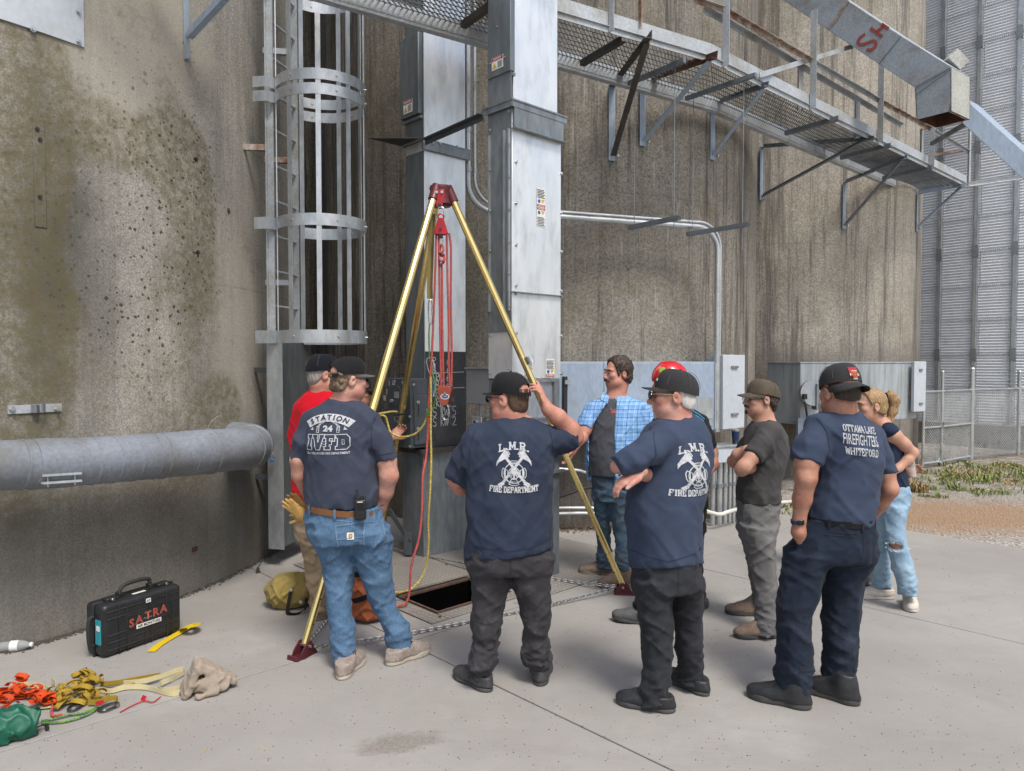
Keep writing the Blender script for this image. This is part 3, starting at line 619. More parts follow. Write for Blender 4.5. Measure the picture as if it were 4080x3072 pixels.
for (a, b), mt in ((((2310, 262), (2475, 165)), M['black_steel']), (((3125, 538), (3340, 478)), M['steel_grey']), (((3345, 635), (3548, 585)), M['steel_grey']), (((3515, 715), (3712, 672)), M['steel_grey']), (((1835, 110), (1960, 20)), M['black_steel'])):
 p, q = GW(*a, ZW-.03), GW(*b, ZW-.03); MB().angle(p, q, .055, .007, (1, 0, 0), (0, 0, 1)).build('bearer', mt, walk)
# strut hangers with threaded rods carrying the conduit run
RODS = []
hang = []
for (a, b), (c, d), lab in ((((2505, 333), (2728, 240)), ((2512, 903), (2710, 855)), 'left of the pair hung below the catwalk'), (((2733, 393), (3012, 298)), ((2745, 930), (2952, 885)), 'right of the pair hung below the catwalk')):
 t = thing('conduit_hanger', 'steel trapeze hanger with thin rods, ' + lab, 'hanger', GW(*a, ZW-.07), 'trapeze hangers under the catwalk')
 p, q = GW(*a, ZW-.06), GW(*b, ZW-.06); mb = MB(); mb.beam(p, q, .041, .041); mb.build('top_strut', M['steel_grey'], t)
 r1 = p.lerp(q, .12); r2 = p.lerp(q, .84)
 zb = at(c[0], c[1], r1.y).z; l1 = Vector((r1.x, r1.y, zb)); l2 = Vector((r2.x, r2.y, zb)); e = (l2-l1).normalized()
 mb = MB(); s_ = e.cross(Z3)
 mb.box((l1+l2)/2, (.003, (l2-l1).length+.14, .042), frame_from(e)); mb.box((l1+l2)/2 - Z3*.02, (.042, (l2-l1).length+.14, .003), frame_from(e)); mb.box((l1+l2)/2 + s_*.02, (.003, (l2-l1).length+.14, .042), frame_from(e)); mb.box((l1+l2)/2 - s_*.02, (.003, (l2-l1).length+.14, .042), frame_from(e)); mb.build('lower_strut', M['steel_grey'], t)
 for r_ in (r1, r2): MB().cyl(Vector((r_.x, r_.y, zb-.25)), r_ + Z3*.05, .004, 6).build('threaded_rod', M['galv_dull'], t)
 hang.append((l1, l2))
# ---------------------------------------------------------------- painted grain spout with SH on its side
spD = lambda px: on_front(px).y
a1 = at(3790, 449, 8.3); back = Vector((.8, .6, 0)); along = Vector((.6, -.8, 0)); SW = .5; a2 = at(3642, 352, 8.6)
sp = thing('grain_spout', 'square blue-grey grain spout lettered SH in red, sloping over the catwalk', 'grain spout', a1)
def box_run(pts_lo, hgt_vec, wid_vec, name, mat, parent, bev=.006):
 mb = MB(); vs_ = []
 for p, hv in zip(pts_lo, hgt_vec): vs_ += [p, p+wid_vec, p+wid_vec+hv, p+hv]
 n = len(pts_lo); mb.add(vs_, [(i*4+k, i*4+(k+1) % 4, i*4+4+(k+1) % 4, i*4+4+k) for i in range(n-1) for k in range(4)] + [(3, 2, 1, 0), tuple(range(n*4-4, n*4))]); return mb.build(name, mat, parent, bevel=bev)
def px_on_side(px, py, off=.0):
 r = ray(px, py); o = Vector((0, 0, CAM_H)); t = (a1 - back*off - o).dot(back) / r.dot(back); return o + r*t
def side_prism(pxs, name, mat, d0=0., d1=SW):
 P_ = [px_on_side(*p) for p in pxs]; n = len(P_); mb = MB(); mb.add([p + back*d for d in (d0, d1) for p in P_], [tuple(range(n))[::-1], tuple(range(n, 2*n))] + [(i, (i+1) % n, (i+1) % n+n, i+n) for i in range(n)]); return mb.build(name, mat, sp, bevel=.006)
side_prism([(2850, -350), (3285, -60), (3590, 142), (3500, 254), (3120, 0), (2750, -260)], 'upper_chute', M['spout'])
side_prism([(3592, 143), (3790, 265), (3643, 348), (3502, 255)], 'lower_chute', M['spout'])
TA, TB, BA, BB = px_on_side(3645, 352), px_on_side(3790, 268), px_on_side(3652, 476), px_on_side(3790, 449)
th = .012
def panel(mb, c4, nrm): mb.add([*c4, *[c + nrm*th for c in c4]], [(0, 1, 2, 3), (7, 6, 5, 4), (0, 4, 5, 1), (1, 5, 6, 2), (2, 6, 7, 3), (3, 7, 4, 0)])
BB.z = BA.z
q = MB(); panel(q, [BA, BB, TB, TA], back); q.build('drop_box_front', M['spout'], sp)
q = MB(); panel(q, [BB, BB+back*SW, TB+back*SW, TB], -along); q.build('drop_box_end', M['spout_pale'], sp)
q = MB(); panel(q, [BA+back*SW, BB+back*SW, TB+back*SW, TA+back*SW], -back); panel(q, [BA, BA+back*SW, TA+back*SW, TA], along); q.build('drop_box_back', M['rust'], sp)
q = MB(); q.beam(BB - along*.02 + Z3*.03, BB + back*SW - along*.02 + Z3*.03, .03, .06); q.build('rusty_lip', M['rust_edge'], sp)
for p0_, p1_ in (((3500, 254), (3590, 142)), ((3645, 352), (3788, 268)), ((3650, 375), (3790, 272))):
 MB().beam(px_on_side(*p0_, .005), px_on_side(*p1_, .005), .006, .016, back).build('seam_flange', M['spout'], sp)
# run-on spout to the right, and the stub above
r0 = at(3835, 385, 9.0); r1 = at(4220, 730, 8.6); r0b = at(3835, 492, 9.0); r1b = at(4220, 845, 8.6)
box_run([r0b, r1b], [r0-r0b, r1-r1b], back*.45, 'tail_chute', M['paint'], sp)
q = MB(); q.beam(at(3790, 262, 8.75), at(3826, 226, 8.75), .13, .2); q.build('stub_pipe', M['spout_pale'], sp)
q = MB(); q.angle(at(3400, 193, 9.55), at(3030, 310, spD(3030)-.1), .055, .007, (0, 0, 1), (0, 1, 0)); q.build('support_angle', M['paint_worn'], sp)
MB().angle(at(3705, 580, 10.9), at(3850, 495, 9.6), .05, .006).build('support_angle', M['dark_steel'], sp)
q = MB(); q.angle(at(3855, 738, FP[-1].y-.02), at(4200, 690, FP[-1].y+.4), .06, .006); single(q, 'pipe_brace', M['galv'], 'thin galvanised brace running right from the catwalk end', 'brace')
rs = MB(); ss = [px_on_side(x, y, .006) for x, y in ((3300, 112), (3325, 85), (3345, 55), (3362, 25), (3380, 2))]
rs.ribbon(ss, .05, .003, [along]*5); rs.build('rust_streak', M['rust_edge'], sp)
S_ = [(3447, 136), (3427, 150), (3418, 168), (3430, 178), (3455, 172), (3478, 163), (3490, 172), (3484, 190), (3466, 200), (3453, 197)]
H1 = [(3468, 112), (3515, 147)]; H2 = [(3490, 128), (3522, 103)]; H3 = [(3512, 96), (3540, 115)]
for L_ in (S_, H1, H2, H3):
 P = smooth_path([px_on_side(*p, .006) for p in L_], 4) if len(L_) > 2 else [px_on_side(*p, .006) for p in L_]
 mb = MB(); mb.ribbon(P, .038, .003, [(P[min(i+1, len(P)-1)]-P[max(i-1, 0)]).cross(back) for i in range(len(P))]); mb.build('painted_letter', M['red_paint'], sp)
# ---------------------------------------------------------------- text helper (built-in face, turned into meshes)
def text_mesh(txt, size=1., bold=0., space=1., align='CENTER'):
 cu = bpy.data.curves.new('t', 'FONT'); cu.body = txt; cu.size = size; cu.align_x = align; cu.align_y = 'CENTER'; cu.offset = bold; cu.space_character = space; cu.resolution_u = 2
 o = bpy.data.objects.new('t', cu); col.objects.link(o); bpy.context.view_layer.update()
 me = bpy.data.meshes.new_from_object(o.evaluated_get(bpy.context.evaluated_depsgraph_get())); bpy.data.objects.remove(o); bpy.data.curves.remove(cu); return me
def hit_plane(px, py, p0, n):
 o = Vector((0, 0, CAM_H)); r = ray(px, py); return o + r*((p0-o).dot(n)/r.dot(n))
class Face:
 def __init__(s, p0, n): s.p0 = Vector(p0); s.n = Vector(n).normalized(); s.ax = Z3.cross(s.n).normalized(); s.B = Matrix((s.ax, -s.n, Z3)).transposed()
 def uv(s, px, py): p = hit_plane(px, py, s.p0, s.n); return (p-s.p0).dot(s.ax), p.z
 def pt(s, x, z, off=0.): q = s.p0 + s.ax*x + s.n*off; q.z = z; return q
 def rect(s, px0, py0, px1, py1, t, off=0., mb=None):
  xm, zm = s.uv((px0+px1)/2, (py0+py1)/2)
  x0, _ = s.uv(px0, (py0+py1)/2); x1, _ = s.uv(px1, (py0+py1)/2); _, z0 = s.uv((px0+px1)/2, py1); _, z1 = s.uv((px0+px1)/2, py0)
  mb = mb or MB(); mb.box(s.pt((x0+x1)/2, (z0+z1)/2, off+t/2), (abs(x1-x0), t, abs(z1-z0)), s.B); return mb
 def xz(s, px0, py0, px1, py1):
  x0, _ = s.uv(px0, (py0+py1)/2); x1, _ = s.uv(px1, (py0+py1)/2); _, z0 = s.uv((px0+px1)/2, py1); _, z1 = s.uv((px0+px1)/2, py0); return x0, x1, z0, z1
 def text(s, txt, x, z, h, mat, name, parent, off, bold=0., wmax=None, rot=0.):
  me = text_mesh(txt, h*1.37, bold*h);
  w = max(v.co.x for v in me.vertices) - min(v.co.x for v in me.vertices) if len(me.vertices) else 1
  k = min(1., wmax/w) if wmax else 1.
  for v in me.vertices:
   a, b = v.co.x*k, v.co.y
   c, d = a*math.cos(rot)-b*math.sin(rot), a*math.sin(rot)+b*math.cos(rot); v.co = s.pt(x+c, z+d, off)
  return put(name, me, mat, parent)
 def bolt(s, px, py, parent, r=.011, off=0., mat=None, name='bolt'):
  x, z = s.uv(px, py); p = s.pt(x, z, off); mb = MB(); mb.cyl(p, p + s.n*.004, r*1.35, 10); mb.cyl(p + s.n*.004, p + s.n*.013, r*.8, 6); return mb.build(name, mat or M['bolt'], parent)
def danger_sign(F, px0, py0, px1, py1, off, parent, name='warning_label', flip=False):
 x0, x1, z0, z1 = F.xz(px0, py0, px1, py1); w = x1-x0; h = z1-z0
 r = put(name, MB().box(F.pt((x0+x1)/2, (z0+z1)/2, off+.001), (w, .002, h), F.B).mesh(name), M['white'], parent)
 o2 = off+.0035
 tb = .27 if h < 2*w else .1
 put('sign_header', MB().box(F.pt((x0+x1)/2, z1-h*tb/2-h*.02, o2-.001), (w*.95, .001, h*tb), F.B).mesh('h'), M['red_sticker'], r)
 F.text('\u26a0DANGER' if False else 'DANGER', (x0+x1)/2, z1-h*tb/2-h*.02, h*tb*.62, M['white'], 'sign_word', r, o2+.001, .02, w*.8)
 tri = [F.pt(x0+w*.05, z0+h*.12, o2), F.pt(x0+w*.45, z0+h*.12, o2), F.pt(x0+w*.25, z0+h*.55, o2)]
 put('hazard_triangle', MB().add(tri, [(0, 1, 2)]).mesh('tri'), M['yellow_sticker'], r)
 for k in range(6):
  zz_ = z0 + h*(.14 + .085*k); put('print_line', MB().box(F.pt(x0+w*.73, zz_, o2), (w*(.40-.05*(k % 2)), .0006, h*.03), F.B).mesh('l'), M['ink'], r)
 return r
def tall_label(F, px0, py0, px1, py1, off, parent, head='DANGER', hm='red_sticker', inverted=False):
 x0, x1, z0, z1 = F.xz(px0, py0, px1, py1); w = x1-x0; h = z1-z0; xm = (x0+x1)/2; o2 = off+.0035
 r = put('warning_label', MB().box(F.pt(xm, (z0+z1)/2, off+.001), (w, .002, h), F.B).mesh('l'), M['white'], parent)
 def band(a, b, m_): put('sign_header', MB().box(F.pt(xm, z0+h*(a+b)/2, o2-.001), (w*.94, .001, h*(b-a)), F.B).mesh('b'), M[m_], r)
 def lines(a, n, st):
  for k in range(n): put('print_line', MB().box(F.pt(xm-(w*.05 if k % 2 else 0), z0+h*(a+st*k), o2), (w*(.86-.1*(k % 2)), .0006, h*st*.4), F.B).mesh('l'), M['ink'], r)
 def icons(c, hh):
  put('pictogram', MB().cyl(F.pt(x0+w*.28, z0+h*c, o2-.001), F.pt(x0+w*.28, z0+h*c, o2), hh*h*.5, 14).mesh('i'), M['blue_sticker'], r)
  s_ = hh*h*.5; put('hazard_triangle', MB().add([F.pt(x0+w*.52, z0+h*c+s_, o2), F.pt(x0+w*.92, z0+h*c+s_, o2), F.pt(x0+w*.72, z0+h*c-s_, o2)], [(0, 1, 2)]).mesh('t'), M['yellow_sticker'], r)
 if inverted:
  band(.01, .13, hm); icons(.27, .22); lines(.44, 7, .075); F.text(head, xm, z0+h*.07, h*.075, M['white'], 'sign_word', r, o2, .02, w*.8, math.pi)
 else:
  band(.435, .495, hm); band(.515, .575, hm); icons(.36, .1); icons(.66, .1); lines(.03, 6, .04); lines(.76, 6, .04)
  F.text(head, xm, z0+h*.465, h*.04, M['white'], 'sign_word', r, o2, .02, w*.8); F.text(head, xm, z0+h*.545, h*.04, M['white'], 'sign_word', r, o2, .02, w*.8, math.pi)
# ---------------------------------------------------------------- bucket elevator leg casings
def zat(py, u, v): return at(2040, py, W(u, v).y).z
ru0, ru1, rv0, rv1 = 3.93, 4.49, 4.14, 4.42
rc = thing('leg_casing', 'bright galvanised elevator leg casing right of the tripod, on the deck', 'leg casing', W(4.2, 4.28, .011), 'elevator leg casings')
zf = zat(395, ru0, rv0)
uvrect(MB(), ru0, ru1, rv0, rv1, 1.66, zf-.03).build('casing_trunk', M['galv_bright'], rc, bevel=.004)
uvrect(MB(), ru0+.03, ru1-.025, rv0+.02, rv1-.02, zf-.02, 7.2).build('upper_trunk', M['galv_bright'], rc, bevel=.004)
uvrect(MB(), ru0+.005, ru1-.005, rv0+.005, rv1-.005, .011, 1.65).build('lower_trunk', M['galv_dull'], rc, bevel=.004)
q = MB(); q.box(W((ru0+ru1)/2, (rv0+rv1)/2, zf-.012), (ru1-ru0+.075, rv1-rv0+.075, .012), MUV); q.box(W((ru0+ru1)/2, rv0-.028, zf-.04), (ru1-ru0+.075, .006, .05), MUV); q.box(W(ru0-.028, (rv0+rv1)/2, zf-.04), (.006, rv1-rv0+.075, .05), MUV)
q.build('top_flange', M['galv_dull'], rc)
RF = Face(W(ru0, rv0), -V3); RS = Face(W(ru0, rv0), -U3)
z2 = zat(512, ru0, rv0)
q = MB(); q.box(W((ru0+ru1)/2, rv0-.016, (z2+zf-.05)/2), (ru1-ru0, .022, zf-.06-z2), MUV); q.box(W((ru0+ru1)/2, rv0-.028, z2), (ru1-ru0+.02, .05, .008), MUV); q.build('collar_band', M['galv_dull'], rc)
# side of the casing: darker sheet with a rib
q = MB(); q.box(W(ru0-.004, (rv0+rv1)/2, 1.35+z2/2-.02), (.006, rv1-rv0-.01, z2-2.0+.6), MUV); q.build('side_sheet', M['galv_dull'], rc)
q = MB()
for v in (rv0+.02, rv0+.075, rv1-.03): q.box(W(ru0-.014, v, (2.2+z2)/2), (.02, .012, z2-2.2), MUV)
q.build('side_rib', M['galv'], rc)
RSO = Face(W(ru0-.007, rv0), -U3)
for px, ys in ((1958, (520, 680, 840, 1000, 1160, 1340, 1490)), (2034, (445, 578, 706, 836, 966, 1090, 1220, 1470))):
 for y in ys: RSO.bolt(px, y, rc, .008, .012)
for y in (475, 645, 810, 975, 1138, 1170, 1327, 1487, 1640): RF.bolt(2056, y, rc, .011, .001)
for y in (478, 534, 692, 848, 1003, 1160, 1182, 1338, 1489, 1640): RF.bolt(2236, y, rc, .011, .001)
q = MB(); x0, za = RF.uv(2047, 1153); q.box(RF.pt(.28, za-.02, .012), (.575, .03, .006), RF.B); q.build('seam_angle', M['galv_dull'], rc)
tall_label(RF, 2137, 752, 2171, 902, .002, rc)
tall_label(RF, 2090, 1428, 2122, 1500, .002, rc, 'WARNING', 'orange_sticker', True); tall_label(RF, 2173, 1430, 2208, 1500, .002, rc, 'WARNING', 'orange_sticker', True)
q = RF.rect(2080, 1518, 2206, 1790, .012, .001); q.build('slide_gate', M['galv'], rc)
q = MB()
for a in ((2078, 1510, 2212, 1522), (2078, 1660, 2206, 1668), (2196, 1524, 2206, 1780)): RF.rect(*a, .035, .0, q)
q.build('gate_frame', M['galv_dull'], rc)
for px in (2093, 2152, 2200): RF.bolt(px, 1508, rc, .009, .0)
q = RF.rect(2062, 1806, 2240, 1822, .04); RF.rect(2062, 1880, 2240, 1892, .03, 0, q); q.build('boot_flange', M['galv_dull'], rc)
# side access box with danger label (upper)
def side_box(Fc, px0, py0, px1, py1, t, parent, sign):
 Fc.rect(px0, py0, px1, py1, t).build('access_box', M['dark_steel'] if False else M['guard'], parent, bevel=.005)
 danger_sign(Fc, *sign, t+.001, parent)
 q = MB(); Fc.rect(px0+2, py1+4, px1+2, py1+16, .03, 0, q); q.build('box_ledge', M['galv_dull'], parent)
URS = Face(W(ru0+.03, rv0+.02), -U3)
side_box(URS, 1962, -180, 2052, 305, .05, rc, (1979, 232, 2024, 282))
for px, py in ((2000, 115), (1974, 262), (2030, 235)): URS.bolt(px, py, rc, .006, .052)
# left casing
lu0, lu1, lv0, lv1 = 4.0, 4.485, 5.37, 5.65
lc = thing('leg_casing', 'galvanised elevator leg casing with chalked black panel, behind the tripod', 'leg casing', W(4.24, 5.5, .011), 'elevator leg casings')
zfl = zat(555, lu0, lv0); zt = zat(1400, lu0, lv0); zb = zat(1785, lu0, lv0)
uvrect(MB(), lu0, lu1, lv0, lv1, zfl, 7.2).build('upper_trunk', M['galv_bright'], lc, bevel=.004)
uvrect(MB(), lu0, lu1, lv0, lv1, zb, zfl-.01).build('casing_trunk', M['galv_bright'], lc, bevel=.004)
uvrect(MB(), lu0-.045, lu1+.06, lv0-.03, lv1+.02, .011, zb-.05).build('boot', M['galv_dull'], lc, bevel=.004)
q = MB(); q.box(W((lu0+lu1)/2, (lv0+lv1)/2, zb-.025), (lu1-lu0+.2, lv1-lv0+.16, .04), MUV); q.build('boot_flange', M['black_steel'], lc)
q = MB(); q.box(W((lu0+lu1)/2, (lv0+lv1)/2, zfl-.004), (lu1-lu0+.07, lv1-lv0+.07, .01), MUV); q.box(W((lu0+lu1)/2, lv0-.022, zfl-.05), (lu1-lu0+.07, .02, .09), MUV); q.build('top_flange', M['galv_dull'], lc)
LF = Face(W(lu0, lv0), -V3); LS = Face(W(lu0, lv0), -U3)
LFB = Face(W(lu0, lv0-.006), -V3)
uvrect(MB(), lu0+.002, lu1-.002, lv0-.005, lv0, zb, zt).build('black_panel', M['board'], lc)
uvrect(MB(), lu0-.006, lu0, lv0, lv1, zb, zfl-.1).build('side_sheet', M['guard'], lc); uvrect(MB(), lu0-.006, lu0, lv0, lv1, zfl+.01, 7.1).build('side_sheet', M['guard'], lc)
q = MB(); q.add([W(lu0-.05, lv0-.03, zfl), W(lu0-.05, lv1+.02, zfl), W(lu0-.40, lv1+.02, zfl), *[W(a, b, zfl-.008) for a, b in ((lu0-.05, lv0-.03), (lu0-.05, lv1+.02), (lu0-.40, lv1+.02))]], [(0, 1, 2), (5, 4, 3), (0, 3, 4, 1), (1, 4, 5, 2), (2, 5, 3, 0)]); q.build('gusset_shelf', M['black_steel'], lc)
q = MB(); q.angle(W(lu0-.02, lv0-.05, zfl-.02), W(ru0-.02, rv1+.03, zfl-.02), .05, .006, -U3, (0, 0, -1)); single(q, 'tie_angle', M['dark_steel'], 'dark steel angle tying the two leg casings together', 'tie bar')
side_box(LS, 1612, 150, 1684, 470, .05, lc, (1626, 405, 1661, 456))
for px in (1715, 1745, 1812): LF.bolt(px, 570+int((px-1715)*.18), lc, .01, .035)
# chalk marks: hand-lettered strokes
GLY = {'1': [[(.3, .8), (.5, 1), (.5, 0)]], 'E': [[(.8, 1), (.1, .98), (.1, 0), (.8, .02)], [(.1, .5), (.6, .52)]], 'S': [[(.9, .85), (.55, 1), (.15, .8), (.3, .55), (.75, .42), (.8, .12), (.4, 0), (.05, .15)]], 'R': [[(.1, 0), (.12, 1)], [(.12, 1), (.7, .95), (.75, .65), (.15, .52), (.8, 0)]], 'W': [[(0, 1), (.2, 0), (.5, .75), (.7, 0), (1, 1)]], 'B': [[(.1, 0), (.1, 1), (.6, .95), (.65, .6), (.1, .52), (.8, .4), (.75, .05), (.1, 0)]], '2': [[(.05, .8), (.4, 1), (.8, .75), (.5, .35), (.1, 0), (.95, .05)]], '5': [[(.85, 1), (.25, .98), (.2, .55), (.7, .5), (.75, .1), (.15, .02)]], '6': [[(.7, 1), (.25, .6), (.15, .2), (.5, 0), (.8, .25), (.5, .5), (.2, .3)]], '4': [[(.6, 0), (.65, 1), (.1, .35), (.95, .35)]], '9': [[(.8, .75), (.45, 1), (.15, .75), (.45, .5), (.8, .75), (.7, 0)]], 'e': [[(.1, .35), (.75, .4), (.5, .65), (.15, .4), (.3, .05), (.8, .12)]], 'a': [[(.75, .6), (.3, .65), (.1, .25), (.4, 0), (.7, .5), (.8, 0)]], 'n': [[(.1, 0), (.15, .6)], [(.15, .45), (.5, .65), (.7, .4), (.75, 0)]], 'U': [[(.1, 1), (.15, .2), (.5, 0), (.85, .25), (.9, 1)]], 'P': [[(.1, 0), (.1, 1), (.7, .9), (.65, .55), (.1, .5)]], 'D': [[(.1, 0), (.1, 1), (.7, .8), (.75, .25), (.1, 0)]]}
def chalk(F, txt, px, py, ch, parent, off, mat='chalk', w=.0055, adv=None, wob=0.):
 x, z = F.uv(px, py); rnd_ = random.Random(txt+str(px)); adv = adv or ch*.55
 for c in txt:
  if c != ' ':
   for st in GLY[c]:
    P = [F.pt(x + a*ch*.62 + rnd_.uniform(-1, 1)*ch*.03, z + b*ch - ch/2 + rnd_.uniform(-1, 1)*ch*.03, off) for a, b in st]; P = smooth_path(P, 3) if len(P) > 2 else P
    mb = MB(); mb.ribbon(P, w, .0012, [(P[min(i+1, len(P)-1)]-P[max(i-1, 0)]).cross(F.n) for i in range(len(P))]); mb.build('chalk_stroke', M[mat], parent)
  x += adv
bp = lc
for txt, px, py, ch in (('R n 6', 1722, 1440, .075), ('B n 6', 1722, 1473, .075), ('RW 6', 1735, 1505, .075), ('Be n', 1735, 1535, .075), ('RW 2', 1733, 1570, .08), ('RW 2', 1737, 1605, .08), ('S RW 5', 1722, 1642, .085), ('S RW 2', 1722, 1682, .085)):
 chalk(LFB, txt, px, py, ch, bp, .003)
for (x0, y0), (x1, y1) in (((1720, 1486), (1848, 1482)), ((1745, 1547), (1850, 1544))):
 a = LFB.pt(*LFB.uv(x0, y0), .003); b = LFB.pt(*LFB.uv(x1, y1), .003); mb = MB(); mb.ribbon([a, b], .005, .001, [Z3, Z3]); mb.build('chalk_stroke', M['chalk'], bp)
def smear(F, px, py, w, h, parent, seed):
 x, z = F.uv(px, py); rnd_ = random.Random(seed); n = 18; pts_ = [F.pt(x, z, .0022)] + [F.pt(x + math.cos(6.283*k/n)*w*rnd_.uniform(.7, 1.1), z + math.sin(6.283*k/n)*h*rnd_.uniform(.7, 1.1), .0022) for k in range(n)]
 MB().add(pts_, [(0, k+1, (k+1) % n+1) for k in range(n)]).build('chalk_smudge', M['chalk_smear'], parent)
smear(LFB, 1790, 1500, .045, .035, bp, 1); smear(LFB, 1797, 1600, .05, .11, bp, 2); smear(LFB, 1798, 1662, .05, .08, bp, 3)
# conduits from the catwalk, round behind the casing, along to the electrical gear
cz = 3.26
def conduit_run(d0, r, off, dz, label):
 t = thing('conduit_run', label, 'conduit', (0, 0, 0), 'paired zinc conduits')
 p0 = W(4.56+off, 5.42, 6.); c1 = Vector((p0.x, p0.y, cz+dz)); c2 = at(2800+off*120, 905, 7.98+off*.5); c2.z = cz+dz; c3 = Vector((c2.x+.18, c2.y+.05, cz+dz)); bot = Vector((c3.x, c3.y, 1.02))
 t.location = bot
 P = [p0] + arc_pts(p0, c1, c2, .26) + arc_pts(c1, c3, bot, .26) + [bot]
 o = MB().tube(P, r, 12).build('conduit', M['conduit'], t, smooth=True)
 for z in (4.0, 3.62):
  MB().cyl(Vector((p0.x, p0.y, z)), Vector((p0.x, p0.y, z+.05)), r*1.25, 14).build('coupling', M['galv'], t, smooth=True)
 zc = 2.55 - off; MB().cyl(Vector((c3.x, c3.y, zc)), Vector((c3.x, c3.y, zc+.07)), r*1.18, 14).build('coupling', M['galv'], t, smooth=True)
 MB().cyl(Vector((c3.x, c3.y, 1.02)), Vector((c3.x, c3.y, zc)), r*1.1, 14).build('lower_pipe', M['paint'] if r > .028 else M['conduit'], t, smooth=True)
 return P
conduit_run(0, .028, .0, 0., 'thicker zinc conduit run from the catwalk behind the casing to the wall gear')
conduit_run(0, .017, .085, .055, 'thinner zinc conduit run from the catwalk behind the casing to the wall gear')
for l1, l2 in hang:
 e = (l2-l1).normalized(); s_ = e.cross(Z3)
 for f_ in (.22, .38):
  p = l1.lerp(l2, f_) + Z3*.045; MB().box(p, (.03, .03, .06), frame_from(e)).build('strut_clamp', M['bolt'], None) if False else None
# ---------------------------------------------------------------- dial control box, grey box, push-button
cb = thing('control_box', 'dark steel control box with chalked dial on the left casing', 'control box', W(3.87, 5.47, 1.0))
uvrect(MB(), 3.80, 3.99, 5.32, 5.68, 1.02, 1.645).build('box_shell', M['dark_steel'], cb, bevel=.006)
CF = Face(W(3.80, 5.32), -U3); CR = Face(W(3.80, 5.32), -V3)
CR.rect(1648, 1575, 1702, 1770, .015).build('slotted_plate', M['dark_steel'], cb, bevel=.003)
for py in (1603, 1708): CR.bolt(1662, py, cb, .014, .016)
CR.rect(1661, 1612, 1665, 1655, .002, .015).build('slot', M['ink'], cb); CR.rect(1661, 1716, 1665, 1755, .002, .015).build('slot', M['ink'], cb)
for px, py in ((1632, 1660), (1633, 1778), (1648, 1533)): CR.bolt(px, py, cb, .01, .001)
x, z = CF.uv(1575, 1575); q = MB(); q.cyl(CF.pt(x, z, .001), CF.pt(x, z, .006), .10, 24); q.build('dial_plate', M['dark_steel'], cb)
put('nameplate', MB().box(CF.pt(x+.03, z+.005, .008), (.07, .003, .06), CF.B).mesh('n'), M['galv'], cb)
x2, z2_ = CF.uv(1566, 1597); MB().cyl(CF.pt(x2, z2_, .006), CF.pt(x2, z2_, .03), .016, 10).build('knob', M['galv'], cb)
for tx, px, py in (('2', 1540, 1560), ('1', 1550, 1528), ('UP', 1567, 1524), ('DE', 1531, 1585), ('9', 1603, 1528)): chalk(CF, tx, px, py, .042, cb, .008, w=.004, adv=.025)
gb = thing('junction_box', 'plain grey steel junction box behind the right casing', 'junction box', W(4.05, 4.56, 1.4))
uvrect(MB(), 3.94, 4.15, 4.425, 4.71, zat(1612, 3.94, 4.5), zat(1465, 3.94, 4.5)).build('box_body', M['grey_box'], gb, bevel=.006)
q = MB(); q.box(W(3.938, 4.567, zat(1465, 3.94, 4.5)-.004), (.03, .30, .012), MUV); q.build('lid_lip', M['grey_box'], gb)
MB().tube([W(3.99, 4.6, zat(1612, 3.94, 4.5)), W(3.99, 4.6, .62), W(4.02, 4.5, .5)], .011, 8).build('drop_conduit', M['conduit'], gb, smooth=True)
pb = thing('push_button_station', 'small grey push-button station beside the right casing', 'push button', W(3.98, 4.5, 1.2))
PF = Face(W(3.95, 4.43), -U3); PF.rect(1884, 1660, 1921, 1712, .06, -.05).build('station_box', M['galv'], pb, bevel=.004)
for py, mt in ((1680, 'black_plastic'), (1700, 'red_plastic')):
 x, z = PF.uv(1899, py); MB().cyl(PF.pt(x, z, .01), PF.pt(x, z, .022), .016, 14).build('button_ring', M['steel'], pb, smooth=True); MB().cyl(PF.pt(x, z, .022), PF.pt(x, z, .03), .010, 12).build('button', M[mt], pb, smooth=True)
MB().beam(W(4.0, 4.425, 1.29), W(4.0, 4.5, 1.29), .03, .03).build('bracket', M['dark_steel'], pb)
# loose brace beside the boot
q = MB(); q.angle(at(1545, 2040, 6.75), at(1625, 2165, 6.6), .05, .008, (0, 0, 1)); q.box(at(1628, 2165, 6.62), (.07, .05, .2)); single(q, 'perforated_brace', M['dark_steel'], 'dark perforated steel brace leaning against the left casing boot', 'brace')
# ---------------------------------------------------------------- caged ladder
ln, lf = Vector((-2.08, 6.33, 0)), Vector((-1.985, 6.73, 0)); ld = (lf-ln).normalized(); lo = Vector((ld.y, -ld.x, 0))
lad = thing('caged_ladder', 'galvanised caged ladder bolted to the left silo', 'ladder', ln + Z3*2)
for p, nm in ((ln, 'rail'), (lf, 'rail')):
 q = MB(); q.box(p + Z3*4.15, (.012, .065, 4.4), Matrix((ld, lo, Z3)).transposed()); q.box(p + Z3*4.15 - lo*.03, (.045, .012, 4.4), Matrix((ld, lo, Z3)).transposed()); q.build(nm, M['paint_worn'], lad)
z = 2.28
while z < 6.2:
 MB().cyl(ln + Z3*z, lf + Z3*z, .0135, 8).build('rung', M['paint_worn'], lad, smooth=True); z += .305
cc = (ln+lf)/2 + lo*.37
def hoop_pts(n=22, r=.385, a0=R(-158), a1=R(158)):
 return [cc + lo*math.cos(a)*r + ld*math.sin(a)*r*.98 for a in [a0 + (a1-a0)*k/n for k in range(n+1)]]
